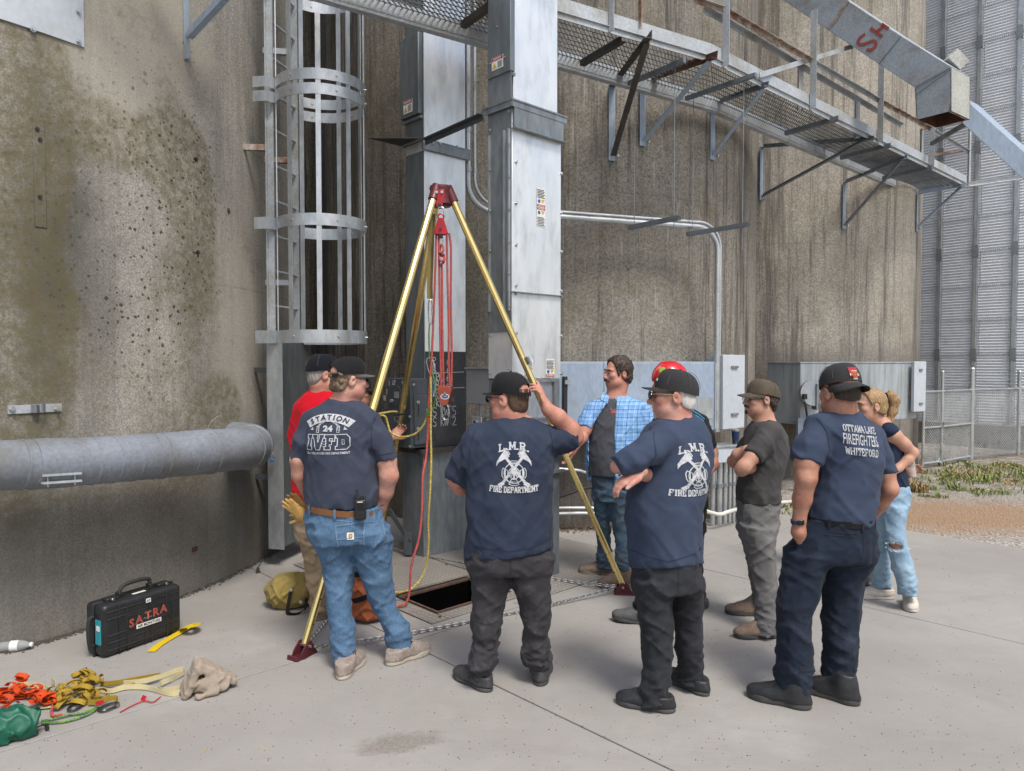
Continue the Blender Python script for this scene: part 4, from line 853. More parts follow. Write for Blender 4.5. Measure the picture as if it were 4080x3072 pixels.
def band(z, h, tabs=True):
 P = [ln - lo*.10 - ld*.10, ln + lo*.02 - ld*.09] + hoop_pts()[1:-1] + [lf + lo*.02 + ld*.09, lf - lo*.1 + ld*.1]
 q = MB(); q.ribbon([p + Z3*z for p in P], h, .007, [Z3]*len(P)); q.build('hoop', M['galv'], lad, smooth=True)
 for k in (0, 4, 8, 12, 16, 20):
  p = hoop_pts()[k] + Z3*z; d = (p - cc); d.z = 0; d.normalize(); MB().cyl(p - d*.01, p + d*.014, .008, 6).build('bolt', M['bolt'], lad)
for z, h in ((2.01, .11), (2.98, .10), (4.05, .09), (4.17, .09), (5.05, .10), (6.05, .10)): band(z, h)
hp = hoop_pts(24, .378)
for k in (1, 4, 7, 10, 13, 16, 19, 23):
 p = hp[k]; d = (p-cc).normalized(); t_ = Z3.cross(d); q = MB(); q.box(p + Z3*4.1, (.008, .042, 4.2), Matrix((d, t_, Z3)).transposed()); q.build('cage_bar', M['galv'], lad)
for z, ps_ in ((3.62, (ln, lf)), (2.5, (lf,)), (4.6, (lf,)), (5.6, (ln, lf))):
 for p in ps_:
  (cx, cy), rr = SILO[0]; w_ = Vector((cx, cy, 0)) + (p - Vector((cx, cy, 0))).normalized()*rr
  MB().angle(p + Z3*z - lo*.03, Vector((w_.x, w_.y, z)) - lo*.04 - ld*.06, .05, .007, ld).build('standoff', M['rust_edge'] if z == 3.62 else M['galv'], lad)
gd = thing('ladder_guard', 'tall dark galvanised ladder guard panel with padlock, below the cage', 'ladder guard', ln + Z3*.16)
ge = ln + ld*.56; gs = ln - ld*.015
q = MB(); q.box((gs+ge)/2 + lo*.045 + Z3*1.07, ((ge-gs).length, .004, 1.82), Matrix((ld, lo, Z3)).transposed()); q.build('panel', M['guard'], gd)
q = MB(); q.box(gs + lo*.03 - ld*.003 + Z3*1.07, (.004, .15, 1.82), Matrix((ld, lo, Z3)).transposed()); q.build('edge_flange', M['galv'], gd)
q = MB(); q.box(gs - lo*.05 + ld*.02 + Z3*1.07, (.04, .004, 1.82), Matrix((ld, lo, Z3)).transposed()); q.build('return_flange', M['galv_dull'], gd)
for p, zz_ in ((ln + ld*.1, .75), (ln + ld*.45, .75), (ln + ld*.1, 1.7)):
 (cx, cy), rr = SILO[0]; w_ = Vector((cx, cy, 0)) + (p - Vector((cx, cy, 0))).normalized()*rr; MB().angle(p + Z3*zz_ + lo*.04, Vector((w_.x, w_.y, zz_)) - lo*.03, .045, .006, ld).build('standoff', M['dark_steel'], gd)
pl = at(1084, 1835, 6.25); q = MB(); q.box(pl, (.035, .02, .028)); q2 = MB(); q2.tube([pl + Vector((-.011, 0, .012)), pl + Vector((-.011, 0, .055)), pl + Vector((0, 0, .068)), pl + Vector((.011, 0, .055)), pl + Vector((.011, 0, .012))], .0035, 6)
pk = thing('padlock', 'small blue-bodied padlock hanging on the ladder guard edge', 'padlock', pl); q.build('lock_body', M['blue_sticker'], pk, bevel=.004); q2.build('shackle', M['steel'], pk, smooth=True)
# ---------------------------------------------------------------- aeration duct on the left silo
dk = thing('aeration_duct', 'fat grey-painted sheet metal duct along the left silo', 'duct', at(500, 1830, 4.75))
DP = [at(-420, 1875, 3.78), at(-200, 1862, 3.95), at(0, 1854, 4.15), at(200, 1846, 4.37), at(400, 1834, 4.62), at(600, 1818, 4.92), at(780, 1803, 5.2), at(900, 1793, 5.42), at(975, 1784, 5.62), at(1002, 1776, 5.83), at(985, 1766, 6.0), at(940, 1760, 6.1), at(880, 1755, 6.15)]
DR = [.142, .143, .144, .147, .150, .155, .160, .163, .168, .170, .168, .165, .165]
Dp = smooth_path(DP, 5); Dr = [DR[min(int(i/5), len(DR)-1)]*(1-(i % 5)/5) + DR[min(int(i/5)+1, len(DR)-1)]*((i % 5)/5) for i in range(len(Dp))]
for i in range(len(Dp)):
 if 33 <= i <= 38: Dr[i] *= .985
q = MB(); q.tube(Dp, Dr, 32); M['duct'] = simple('grey_duct_paint', (.215, .24, .28), (.165, .18, .20), 3., .6, .1, .2, 40., .16, 22., dirt=(.17, .165, .13), dirt_amt=.65, dirt_scale=3.); q.build('duct_pipe', M['duct'], dk, smooth=True, ang=60)
def ring_at(i, w=.012, h=.006):
 P0, P1 = Dp[max(i-1, 0)], Dp[min(i+1, len(Dp)-1)]; t_ = (P1-P0).normalized(); q = MB(); B_ = frame_from(t_); r = Dr[i]
 q.lathe([(r-.003, -w), (r+h, -w*.6), (r+h, w*.6), (r-.003, w)], Dp[i], Matrix((B_.col[0], B_.col[2], -B_.col[1])).transposed() if False else Matrix((B_.col[0], B_.col[2], B_.col[1])).transposed(), 32); q.build('duct_rib', M['duct'], dk, smooth=True)
for i in (6, 12, 14, 17, 19, 21, 23, 25, 26, 29, 32, 40, 43): ring_at(i, .009 if i not in (14, 17) else .014, .004 if i % 2 else .006)
pc = Dp[15]; t_ = (Dp[16]-Dp[14]).normalized(); sidev = t_.cross(Z3)
if sidev.y > 0: sidev = -sidev
q = MB(); B_ = frame_from(t_); q.lathe([(Dr[15]+.001, -.11), (Dr[15]+.005, -.108), (Dr[15]+.005, .108), (Dr[15]+.001, .11)], pc, Matrix((B_.col[0], B_.col[2], B_.col[1])).transposed(), 32); q.build('clamp_band', M['duct'], dk, smooth=True)
for s_ in (-.055, -.10):
 q = MB(); q.box(pc + sidev*(Dr[15]*.86+.012) + Z3*s_, (.03, .215, .012), frame_from(t_)); q.build('clamp_lug', M['paint_worn'], dk)
for e in (-.075, .075): MB().cyl(pc + t_*e + sidev*(Dr[15]*.86+.012) + Z3*-.125, pc + t_*e + sidev*(Dr[15]*.86+.012) + Z3*-.03, .006, 6).build('clamp_bolt', M['bolt'], dk)
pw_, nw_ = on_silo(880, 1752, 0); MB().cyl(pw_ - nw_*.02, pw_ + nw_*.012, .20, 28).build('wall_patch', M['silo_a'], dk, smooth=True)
rp = Dp[27] + (Vector((.25, -.9, .25)).normalized())*(Dr[27]-.002); MB().ball(rp, .035, 6, (1, 1, .55), Matrix.Rotation(R(25), 3, 'Y')).build('rust_spot', M['rust'], dk)
# ---------------------------------------------------------------- wall plates and brackets on the left silo
P = []; mb = MB()
(cx, cy), rr = SILO[0]
for px in range(-420, 340, 50): P.append(on_silo(min(px, 335), 150, 0, .012)[0])
P.append(on_silo(335, 150, 0, .012)[0])
zbot = at(335, 188, P[-1].y).z
vs_ = []
for p in P: vs_ += [(p.x, p.y, zbot), (p.x, p.y, zbot+2.2)]
for p in P: d = Vector((p.x-cx, p.y-cy, 0)).normalized()*.011; vs_ += [(p.x-d.x, p.y-d.y, zbot), (p.x-d.x, p.y-d.y, zbot+2.2)]
n_ = len(P); fs = [(2*i, 2*i+2, 2*i+3, 2*i+1) for i in range(n_-1)] + [(2*n_-2, 4*n_-2, 4*n_-1, 2*n_-1)] + [(2*i, 2*n_+2*i, 2*n_+2*i+2, 2*i+2) for i in range(n_-1)]
wp = thing('wall_plate', 'large pale steel plate bolted to the left silo, top left corner', 'steel plate', on_silo(170, 100, 0)[0])
mb.add(vs_, fs).build('plate_sheet', M['paint_light'], wp)
for px, py in ((313, 48), (131, 117), (313, 166), (20, -30)):
 p, nn = on_silo(px, py, 0, .012); q = MB(); q.cyl(p, p+nn*.004, .018, 12); q.cyl(p+nn*.004, p+nn*.018, .011, 6); q.build('bolt', M['bolt'], wp)
wb = thing('wall_bracket', 'grey angle-iron bracket high on the left silo', 'bracket', on_silo(733, 220, 0)[0])
p0, nn = on_silo(733, 235, 0, .005); tq = Vector((-nn.y, nn.x, 0)); q = MB(); q.angle(p0, Vector((p0.x, p0.y, at(733, -200, p0.y).z)), .05, .008, tq, nn); q.build('upright', M['paint'], wb)
q = MB(); d0 = at(745, 148, p0.y-.03); d1 = at(1010, -140, p0.y-.45); q.angle(d0, d1, .05, .008, (0, 0, 1)); q.build('strut', M['paint'], wb)
fb = thing('flat_bar_bracket', 'flat galvanised bar with two bolts and a clip on the left silo', 'bracket', on_silo(137, 1628, 0)[0])
pa, na = on_silo(30, 1628, 0, .006); pb_, _ = on_silo(245, 1628, 0, .006); pa.z = pb_.z = (pa.z+pb_.z)/2
q = MB(); q.beam(pa, pb_, .01, .052); q.build('bar', M['paint_worn'], fb)
for px in (48, 226):
 p, nn = on_silo(px, 1629, 0, .012); q = MB(); q.cyl(p, p+nn*.005, .018, 10); q.cyl(p+nn*.005, p+nn*.02, .012, 6); q.build('bolt', M['bolt'], fb)
p, nn = on_silo(137, 1628, 0, .012); q = MB(); q.box(p + nn*.015, (.035, .03, .05)); q.box(p + nn*.03 + Vector((.03, .02, .003)), (.012, .03, .055)); q.build('clip', M['galv_dull'], fb)
# ---------------------------------------------------------------- electrical gear on the middle and right silos
def frame_box(a, b, z0, z1, depth, mb=None):
 mb = mb or MB(); a = Vector((a[0], a[1], 0)); b = Vector((b[0], b[1], 0)); ax = (b-a).normalized(); bk = Vector((-ax.y, ax.x, 0)); bk = bk if bk.y > 0 else -bk
 mb.box((a+b)/2 + bk*depth/2 + Z3*(z0+z1)/2, ((b-a).length, depth, z1-z0), Matrix((ax, bk, Z3)).transposed()); return mb
e1 = thing('switchgear_cabinet', 'wide blue-grey cabinet on the middle silo behind the plaid shirt man', 'cabinet', at(2500, 1700, 7.6))
ca, cb_ = at(2190, 1500, 7.25), at(2848, 1500, 8.02)
CA = Face(ca, Vector((cb_.y-ca.y, -(cb_.x-ca.x), 0)))
zt_, zb_ = at(2500, 1441, 7.6).z, at(2848, 1715, 8.02).z
frame_box(ca, cb_, zb_, zt_, .35).build('cabinet_body', M['paint'], e1, bevel=.006)
CA.rect(2405, 1446, 2838, 1706, .008, .001).build('door', M['paint'], e1, bevel=.004)
CA.rect(2190, 1446, 2400, 1706, .008, .001).build('door', M['paint'], e1, bevel=.004)
CA.rect(2846, 1446, 2852, 1708, .02).build('edge_trim', M['paint_light'], e1)
CA.rect(2777, 1585, 2838, 1668, .003, .0095).build('bare_patch', M['galv'], e1)
CA.rect(2238, 1500, 2252, 1680, .04, .01).build('black_slot', M['ink'], e1); CA.rect(2240, 1514, 2262, 1530, .06, .01).build('hasp', M['galv'], e1)
MB().beam(at(2500, 1712, 7.9), at(2500, 1712, 8.3) , .5, .03).build('shelf_bracket', M['dark_steel'], e1)
e2 = thing('electrical_enclosure', 'upright pale-grey enclosure panel right of the conduits on the middle silo', 'cabinet', at(2925, 1700, 8.2))
p0_, p1_ = at(2882, 1500, 8.02), at(2968, 1500, 8.28); PF2 = Face(p0_, Vector((p1_.y-p0_.y, -(p1_.x-p0_.x), 0)))
frame_box(p0_, p1_, at(2925, 1708, 8.15).z, at(2925, 1414, 8.15).z, .2).build('enclosure', M['paint_light'], e2, bevel=.006)
for py in (1462, 1650): PF2.rect(2912, py-4, 2938, py+5, .018).build('latch', M['galv_dull'], e2)
e3 = thing('wireway_box', 'pale-grey wireway box on conduits, with the tumbler on top', 'wireway', at(2905, 1842, 7.9))
w0, w1 = at(2838, 1800, 7.78), at(2966, 1800, 8.05); zw0, zw1 = at(2900, 1842, 7.9).z, at(2900, 1782, 7.9).z
frame_box(w0, w1, zw0, zw1, .24).build('box_body', M['paint_light'], e3, bevel=.004)
frame_box(w0 - Vector((.02, .02, 0)), w1 + Vector((.02, -.02, 0)), zw1+.001, zw1+.02, .27).build('lid', M['galv'], e3, bevel=.003)
ax_ = (w1-w0); ax_.z = 0
for k, (f_, r) in enumerate(((.10, .026), (.30, .036), (.48, .028), (.63, .022), (.76, .022), (.89, .026))):
 p = w0 + ax_*f_ + Vector((0, .1, 0)); MB().cyl(Vector((p.x, p.y, 0)), Vector((p.x, p.y, zw0)), r, 12).build('riser_conduit', M['conduit'], e3, smooth=True)
 MB().cyl(Vector((p.x, p.y, .42)), Vector((p.x, p.y, .46)), r*1.3, 10).build('conduit_clamp', M['galv_dull'], e3)
MB().beam(w0 + Vector((0, .14, .44-w0.z)), w1 + Vector((0, .14, .44-w1.z)), .03, .04).build('clamp_strut', M['galv_dull'], e3)
for px, r in ((2850, .014), (2830, .014)):
 a = at(px, 1842, 7.9); b = at(px-2, 1930, 7.95); c = at(px-35, 1985, 8.0); d = at(px-70, 2005, 8.05); MB().tube(smooth_path([a, b, c, d], 6), r, 8).build('flex_conduit', M['conduit'], e3, smooth=True)
tb = thing('tumbler', 'navy insulated tumbler with steel rim on the wireway box', 'tumbler', at(2942, 1756, 8.0))
cp = w0.lerp(w1, .78) + Vector((0, .08, 0)); cp.z = zw1+.02
q = MB(); q.lathe([(.030, 0), (.033, .005), (.042, .125), (.0425, .14)], cp, None, 20); q.build('cup_body', M['navy_cup'], tb, smooth=True)
q = MB(); q.lathe([(.0415, .1395), (.044, .141), (.044, .16), (.036, .165), (.03, .165)], cp, None, 20); q.build('rim_lid', M['steel'], tb, smooth=True)
# low pipes along the foot of the middle silo
def wall_pipe(pts, r, mat, label, name='wall_pipe'):
 q = MB(); q.tube(smooth_path([at(*p) for p in pts], 6), r, 8); return single(q, name, mat, label, 'pipe', 'low pipes on the middle silo wall', smooth=True)
wall_pipe([(2200, 1865, 7.5), (2300, 1873, 7.55), (2345, 1884, 7.6), (2480, 1900, 7.7)], .016, M['conduit'], 'upper thin zinc pipe on the wall right of the right casing')
wall_pipe([(2200, 1990, 7.55), (2260, 1968, 7.55), (2330, 1945, 7.6), (2420, 1930, 7.65)], .019, M['black_rubber'], 'dark flexible hose sagging on the wall right of the right casing')
wall_pipe([(2200, 2023, 7.6), (2360, 2023, 7.65), (2480, 2026, 7.72)], .018, M['conduit'], 'middle zinc pipe low on the wall right of the right casing')
wall_pipe([(2200, 2046, 7.6), (2345, 2044, 7.62), (2470, 2050, 7.7)], .018, M['conduit'], 'lowest zinc pipe on the wall right of the right casing')
q = MB(); q.tube(smooth_path([at(2790, 2030, 7.75), at(2830, 2042, 7.72), at(2868, 2050, 7.7), at(2900, 2040, 7.8), at(2945, 2028, 7.95), at(3030, 2012, 8.6), at(3160, 1998, 9.2), at(3300, 1990, 9.8)], 5), .022, 10); single(q, 'white_pipe', simple('white_pvc', (.62, .61, .57), rough=.5), 'white plastic pipe running along the ground by the silos', 'pipe', smooth=True)
# right silo: long cabinet, blower, side panel
e4 = thing('long_cabinet', 'long streaked blue-grey cabinet on the right silo behind the woman', 'cabinet', at(3400, 1690, 10.))
c0, c1 = at(3190, 1500, 10.3), at(3655, 1500, 11.5); LF4 = Face(c0, Vector((c1.y-c0.y, -(c1.x-c0.x), 0)))
z41, z40 = at(3400, 1447, 10.85).z, at(3400, 1680, 10.85).z
M['paint_streaky'] = simple('streaky_cabinet_paint', (.37, .415, .455), (.31, .345, .37), 1.5, .55, 0., .15, 30., .05, 25., (4, 4, .4), .1, dirt=(.20, .20, .15), dirt_amt=.75, dirt_scale=3.)
frame_box(c0, c1, z40, z41, .6).build('cabinet_body', M['paint_streaky'], e4, bevel=.006)
q = MB(); d4 = (c1-c0).normalized(); frame_box(c0-d4*.02 - Vector((.0, .01, 0)), c1+d4*.01 - Vector((0, .01, 0)), z41, z41+.02, .62, q); q.build('lid', M['paint_streaky'], e4)
LF4.rect(3617, 1532, 3648, 1581, .004).build('bare_patch', M['rust_edge'], e4)
q = MB(); q.cyl(at(3232, 1565, 10.37), at(3246, 1565, 10.0), .18, 24); q.build('blower_drum', M['paint_streaky'], e4, smooth=True)
q = MB(); q.box(at(3262, 1580, 10.05), (.13, .17, .36)); q.build('blower_box', M['galv_dull'], e4, bevel=.005); q = MB(); q.box(at(3206, 1580, 10.0), (.05, .06, .07)); q.tube(smooth_path([at(3206, 1600, 10.), at(3212, 1630, 10.), at(3216, 1668, 10.1)], 4), .014, 8); q.build('cable_gland', M['black_plastic'], e4, smooth=True)
q = MB(); q.angle(at(3180, 1665, 10.2), at(3180, 1950, 10.2), .07, .008, (1, 0, 0), (0, 1, 0)); q.beam(at(3165, 1672, 10.3), at(3262, 1672, 10.4), .2, .03); q.build('support_leg', M['paint'], e4)
e5 = thing('narrow_cabinet', 'narrow pale-grey panel at the right end of the long cabinet', 'cabinet', at(3668, 1640, 10.7))
s0__, s1__ = at(3643, 1500, 11.3), at(3690, 1500, 11.42); frame_box(s0__, s1__, at(3668, 1640, 11.35).z, at(3668, 1440, 11.35).z, .05).build('panel', M['paint_light'], e5, bevel=.004)
SF = Face(s0__, Vector((s1__.y-s0__.y, -(s1__.x-s0__.x), 0)))
for py in (1473, 1607): SF.rect(3662, py-3, 3674, py+4, .02).build('latch', M['galv_dull'], e5)
# small anchor bolt in the pavement
q = MB(); p = G(1028, 2282); q.cyl(p, p+Z3*.012, .022, 10); q.cyl(p+Z3*.012, p+Z3*.05, .009, 8); q.cyl(p+Z3*.02, p+Z3*.036, .016, 6); single(q, 'anchor_stud', M['black_steel'], 'short anchor stud standing in the concrete by the left silo', 'anchor bolt')
q = MB(); pq, nq = on_silo(776, 2188, 0, .004); q.box(pq, (.05, .012, .034), Matrix((Vector((-nq.y, nq.x, 0)), nq, Z3)).transposed()); single(q, 'rusty_tab', M['rust'], 'small dark rusty steel tab on the lower left silo', 'tab')
# ---------------------------------------------------------------- rescue tripod
HC = at(1756, 800, 5.68); FT = [G(1215, 2610), G(2480, 2366), Vector((-1.26, 6.92, 0))]
tri = thing('rescue_tripod', 'tall gold aluminium rescue tripod with maroon head over the hatch', 'tripod', (HC.x, HC.y, 0))
q = MB(); q.lathe([(.03, .115), (.082, .11), (.088, .09), (.078, .06), (.082, .0), (.09, -.03), (.075, -.045), (.03, -.045)], HC, None, 24); q.build('head_hub', M['maroon'], tri, smooth=True, ang=50)
leg_seg = 10
for k, f in enumerate(FT):
 d = Vector((f.x-HC.x, f.y-HC.y, 0)).normalized(); t = HC + d*.075 + Z3*.05; foot = f + Z3*.07; ax_ = (foot-t).normalized(); L = (foot-t).length
 sp_ = t + ax_*L*.56
 q = MB(); q.cyl(t, sp_, .0285, leg_seg); q.build('upper_leg', M['gold'], tri, smooth=True, ang=20); q = MB(); q.cyl(sp_ - ax_*.05, foot, .0235, leg_seg); lg = q.build('lower_leg', M['gold'], tri, smooth=True, ang=20)
 q = MB(); q.cyl(t - ax_*.06, t + ax_*.07, .038, 16); q.build('leg_socket', M['maroon'], tri, smooth=True)
 q = MB(); q.cyl(sp_ - ax_*.02, sp_ + ax_*.012, .031, 14); q.build('leg_collar', M['gold'], tri, smooth=True)
 side = ax_.cross(Vector((0, 1, 0))).normalized(); tow = Vector((-f.x, -f.y, 0)).normalized()
 for j_ in range(9):
  p = sp_ + ax_*(L*.44)*(.08+.105*j_); o_ = (side*.35 + tow*.9); o_ = (o_ - ax_*o_.dot(ax_)).normalized() * (1)
  o2 = (side*(-.9 if k == 0 else .75)*-1 + tow*.5); o2 = (o2-ax_*o2.dot(ax_)).normalized(); MB().cyl(p + o2*.021, p + o2*.0245, .006, 8).build('pin_hole', M['ink'], lg)
 # pivoting foot: base plate, two cheeks, pin
 a = d; s_ = Vector((-a.y, a.x, 0)); B3 = Matrix((a, s_, Z3)).transposed()
 fo = MB(); fo.box(f + Z3*.006 + a*.02, (.17, .085, .01), B3); fo.box(f + Z3*.014 + a*.098, (.012, .085, .028), B3)
 for e in (-1, 1):
  P_ = [(-.065, .01), (.075, .01), (.06, .045), (.018, .09), (-.018, .09), (-.055, .035)]; fo.prism(P_, f + s_*e*.034, a, Z3, s_, -.004, .004)
 fo = fo.build('foot', M['maroon'], tri, bevel=.002); MB().cyl(f + s_*-.05 + Z3*.062, f + s_*.05 + Z3*.062, .009, 10).build('foot_pin', M['bolt'], fo, smooth=True)
q = MB(); pl_ = [(-.038, .06), (.038, .06), (.042, .02), (.022, -.075), (0, -.092), (-.022, -.075), (-.042, .02)]
q.prism(pl_, HC + Vector((.0, -.093, .005)), Vector((1, 0, 0)), Z3, Vector((0, -1, 0)), 0, .01); q.build('anchor_plate', M['pulley_red'], tri, bevel=.003)
for x in (-.02, .02): MB().cyl(HC + Vector((x, -.10, .042)), HC + Vector((x, -.114, .042)), .011, 8).build('plate_bolt', M['bolt'], tri)
MB().cyl(HC + Vector((0, -.1025, -.058)), HC + Vector((0, -.1035, -.058)), .016, 14).build('plate_eye', M['ink'], tri)
lb = FT[0].lerp(HC, .55)
q = MB(); e_ = at(2112, 1435, 5.62); MB().cyl(at(2105, 1418, 5.60), at(2118, 1446, 5.60), .0295, 12).build('tape_label', M['galv'], tri, smooth=True)
# chains between the feet
lk = MB(); Lk, Wk = .040, .022; lp = []
for a in range(16):
 t = 2*math.pi*a/16; lp.append((math.cos(t)*Wk/2*.8 + 0, (Lk/2-Wk/2)*(1 if math.sin(t) > 0 else -1) + math.sin(t)*Wk/2*.9, 0))
lk.tube([Vector(p) for p in lp], .0034, 6, True); lkm = lk.mesh('link', True); lkm.materials.append(M['steel'])
def chain(a, b, sag, label):
 t = thing('chain', label, 'chain', a, 'steel chains linking the tripod feet'); a, b = Vector(a), Vector(b); n = int((b-a).length/.030); prev = None
 for i in range(n):
  f_ = (i+.5)/n; g = lambda f_: a.lerp(b, f_) + Vector((0, 0, -sag*4*f_*(1-f_)))
  p = g(f_); p.z = max(p.z, .014); p2 = g(min(f_+.5/n, 1)); p1 = g(max(f_-.5/n, 0)); d = (p2-p1); d.z *= .5; d.normalize(); B = frame_from(d); B = B @ Matrix.Rotation(R(45 if i % 2 else -45), 3, 'Y')
  o = bpy.data.objects.new('link', lkm); link(o, t); o.matrix_basis = Matrix.Translation(p-a) @ B.to_4x4()
chain(FT[0] + Vector((.06, .0, .05)), FT[1] + Vector((-.05, 0, .05)), .04, 'long steel chain across the front from left to right tripod foot')
chain(FT[1] + Vector((-.05, .03, .05)), FT[2] + Vector((.05, -.05, .05)), .045, 'steel chain over the tread plates to the rear tripod foot')
chain(FT[2] + Vector((-.01, -.08, .05)), FT[0] + Vector((.0, .07, .05)), .045, 'steel chain on the left side behind the jeans legs')
# ---------------------------------------------------------------- haul system: blocks, carabiners, ropes
RY = 5.58
def carabiner(top, bot, mat, name, label, parent=None, w=.030, grp=None):
 top, bot = Vector(top), Vector(bot); L = (bot-top).length; d = (bot-top).normalized(); s_ = d.cross(Vector((0, 1, 0))).normalized(); c = (top+bot)/2
 P_ = []
 for k in range(20):
  t = 2*math.pi*k/20; x = math.cos(t); y = math.sin(t); P_.append(c + s_*(w*.95*(1 if x > 0 else -.8)*abs(x)**.6) - d*(L/2)*(1 if y > 0 else -1)*abs(y)**.75)
 o = MB().tube(P_, .0052, 8, True).build(name, mat, parent, smooth=True)
 MB().cyl(c + s_*w*.95 - d*L*.18, c + s_*w*.95 + d*L*.14, .0078, 10).build('gate_sleeve', M['steel'], o, smooth=True)
 return tag(o, label, 'carabiner', grp)
GC = 'carabiners on the haul system'
carabiner(at(1756, 826, RY), at(1757, 876, RY), M['steel'], 'carabiner', 'steel carabiner holding the upper red pulley under the tripod head', grp=GC)
up = thing('pulley_block', 'red double pulley hanging under the tripod head', 'pulley', at(1757, 900, RY), 'pulleys of the haul system')
c = at(1757, 903, RY)
def cheek(c, w0, w1, h, y, mat, parent, nm, hole=True):
 q = MB(); P_ = [(-w0, h*.35), (-w0*.72, h*.5), (w0*.72, h*.5), (w0, h*.35), (w1, -h*.42), (w1*.72, -h*.5), (-w1*.72, -h*.5), (-w1, -h*.42)]; q.prism(P_, c, Vector((1, 0, 0)), Z3, Vector((0, -1, 0)), y, y+.006); return q.build(nm, mat, parent, bevel=.0025)
for y in (.022, 0, -.028): cheek(c, .026, .055, .125, y, M['pulley_red'], up, 'side_plate')
for y in (.012, -.014): MB().cyl(c + Vector((0, -y-.006, -.02)), c + Vector((0, -y+.008, -.02)), .04, 20).build('sheave', M['steel'], up, smooth=True)
MB().cyl(c + Vector((0, -.04, -.022)), c + Vector((0, .03, -.022)), .009, 10).build('axle', M['maroon'], up, smooth=True)
MB().tube([c + Vector((.022*math.cos(t), -.012, .072 + .022*math.sin(t))) for t in [2*math.pi*k/16 for k in range(16)]], .006, 8, True).build('eye', M['pulley_red'], up, smooth=True)
MB().box(c + Vector((0, -.01, -.075)), (.03, .03, .03)).build('becket', M['black_plastic'], up, bevel=.004)
carabiner(at(1757, 942, RY), at(1757, 975, RY), M['steel'], 'shackle', 'small steel link under the upper red pulley', None, .014, GC)
lw_ = thing('pulley_block', 'copper-red pulley with oval badge hanging low before the chalkboard', 'pulley', at(1777, 1580, RY-.02), 'pulleys of the haul system')
c2 = at(1774, 1575, RY-.02)
for k, y in enumerate((.022, 0, -.028)):
 o = cheek(c2 + Vector((.006*k-.006, 0, 0)), .056, .03, .145, y, M['pulley_rust'] if k == 0 else M['maroon'], lw_, 'side_plate')
MB().cyl(c2 + Vector((0, -.04, .018)), c2 + Vector((0, .03, .018)), .008, 10).build('axle', M['steel'], lw_, smooth=True)
for y in (.012, -.014): MB().cyl(c2 + Vector((0, -y-.006, .02)), c2 + Vector((0, -y+.008, .02)), .042, 20).build('sheave', M['steel'], lw_, smooth=True)
q = MB(); q.add([c2 + Vector((.034*math.cos(t), -.0295, .022*math.sin(t) - .008)) for t in [2*math.pi*k/20 for k in range(20)]], [tuple(range(20))]); b_ = q.build('oval_badge', M['white'], lw_); q = MB(); q.add([c2 + Vector((.028*math.cos(t), -.0305, .016*math.sin(t) - .008)) for t in [2*math.pi*k/20 for k in range(20)]], [tuple(range(20))]); q.build('badge_field', simple('badge_blue', (.03, .06, .22)), b_)
me = text_mesh('CMC', .018);
for v in me.vertices: v.co = c2 + Vector((v.co.x, -.0312, v.co.y - .008))
put('badge_word', me, M['white'], b_)
carabiner(at(1772, 1612, RY-.02), at(1775, 1672, RY-.02), M['steel'], 'carabiner', 'open steel carabiner hanging from the lower copper-red pulley', grp=GC)
def rope(pts_, r, mat, label, name='rope', grp='ropes of the haul system', n=10, seg=7):
 P_ = smooth_path([Vector(p) for p in pts_], seg); return single(MB().tube(P_, r, n), name, mat, label, 'rope', grp, smooth=True)
A = lambda px, py, dy=0.: at(px, py, RY+dy)
rope([A(1748, 935), A(1752, 1200, -.0), A(1755, 1400), A(1757, 1545)], .0085, M['rope_red'], 'red rope strand, left inner of those between the two pulleys')
rope([A(1780, 935), A(1783, 1100), A(1788, 1300), A(1788, 1440), A(1793, 1545)], .0085, M['rope_red'], 'red rope strand, right inner of those between the two pulleys')
rope([A(1790, 930, .02), A(1797, 1000, .02), A(1796, 1200, .02), A(1800, 1400, .02), A(1798, 1545, .02)], .0085, M['rope_red'], 'red rope strand, outermost right of those between the two pulleys')
kn = [A(1757, 972), A(1750, 985), A(1749, 1000), A(1757, 1008, -.02), A(1766, 998, -.02), A(1765, 984), A(1757, 976, .01), A(1752, 1000, .015), A(1756, 1018, .01), A(1768, 1022, -.01), A(1770, 1036, -.02), A(1758, 1040, -.025), A(1750, 1026, -.01), A(1753, 1012, .0), A(1766, 1012, -.02), A(1770, 1028, 0), A(1766, 1048, .01), A(1758, 1052, -.02), A(1760, 1064), A(1761, 1100), A(1762, 1250), A(1764, 1400), A(1768, 1545)]
rope(kn, .0085, M['rope_red'], 'red rope strand with the figure-eight knot under the upper pulley')
haul = [A(1738, 930), A(1735, 1050), A(1728, 1250), A(1720, 1420), A(1711, 1560), A(1706, 1700), A(1698, 1820, -.05), A(1684, 1900, -.15), A(1680, 2050, -.2), A(1668, 2150, -.25), A(1640, 2250, -.30), A(1632, 2350, -.32), A(1622, 2395, -.34), A(1600, 2412, -.36), A(1570, 2420, -.36)]
rope(haul, .0085, M['rope_red'], 'long red haul rope running from the upper pulley down to the hatch')
yel = [A(1716, 1500, -.01), A(1717, 1600, -.01), A(1716, 1720, -.02), A(1718, 1820, -.05), A(1714, 1950, -.1), A(1706, 2080, -.1), A(1708, 2160, -.1), A(1700, 2240, -.1), A(1680, 2300, -.12), A(1640, 2345, -.18), A(1590, 2360, -.22), A(1540, 2358, -.25)]
rope(yel, .0085, M['rope_yellow'], 'long yellow rope hanging beside the red haul rope')
yl = [at(1498, 1650, 5.75), at(1530, 1645, 5.8), at(1560, 1640, 5.85), at(1582, 1641, 5.9)]
rope(yl, .0085, M['rope_yellow'], 'short tail of yellow rope tied at the rear tripod leg')
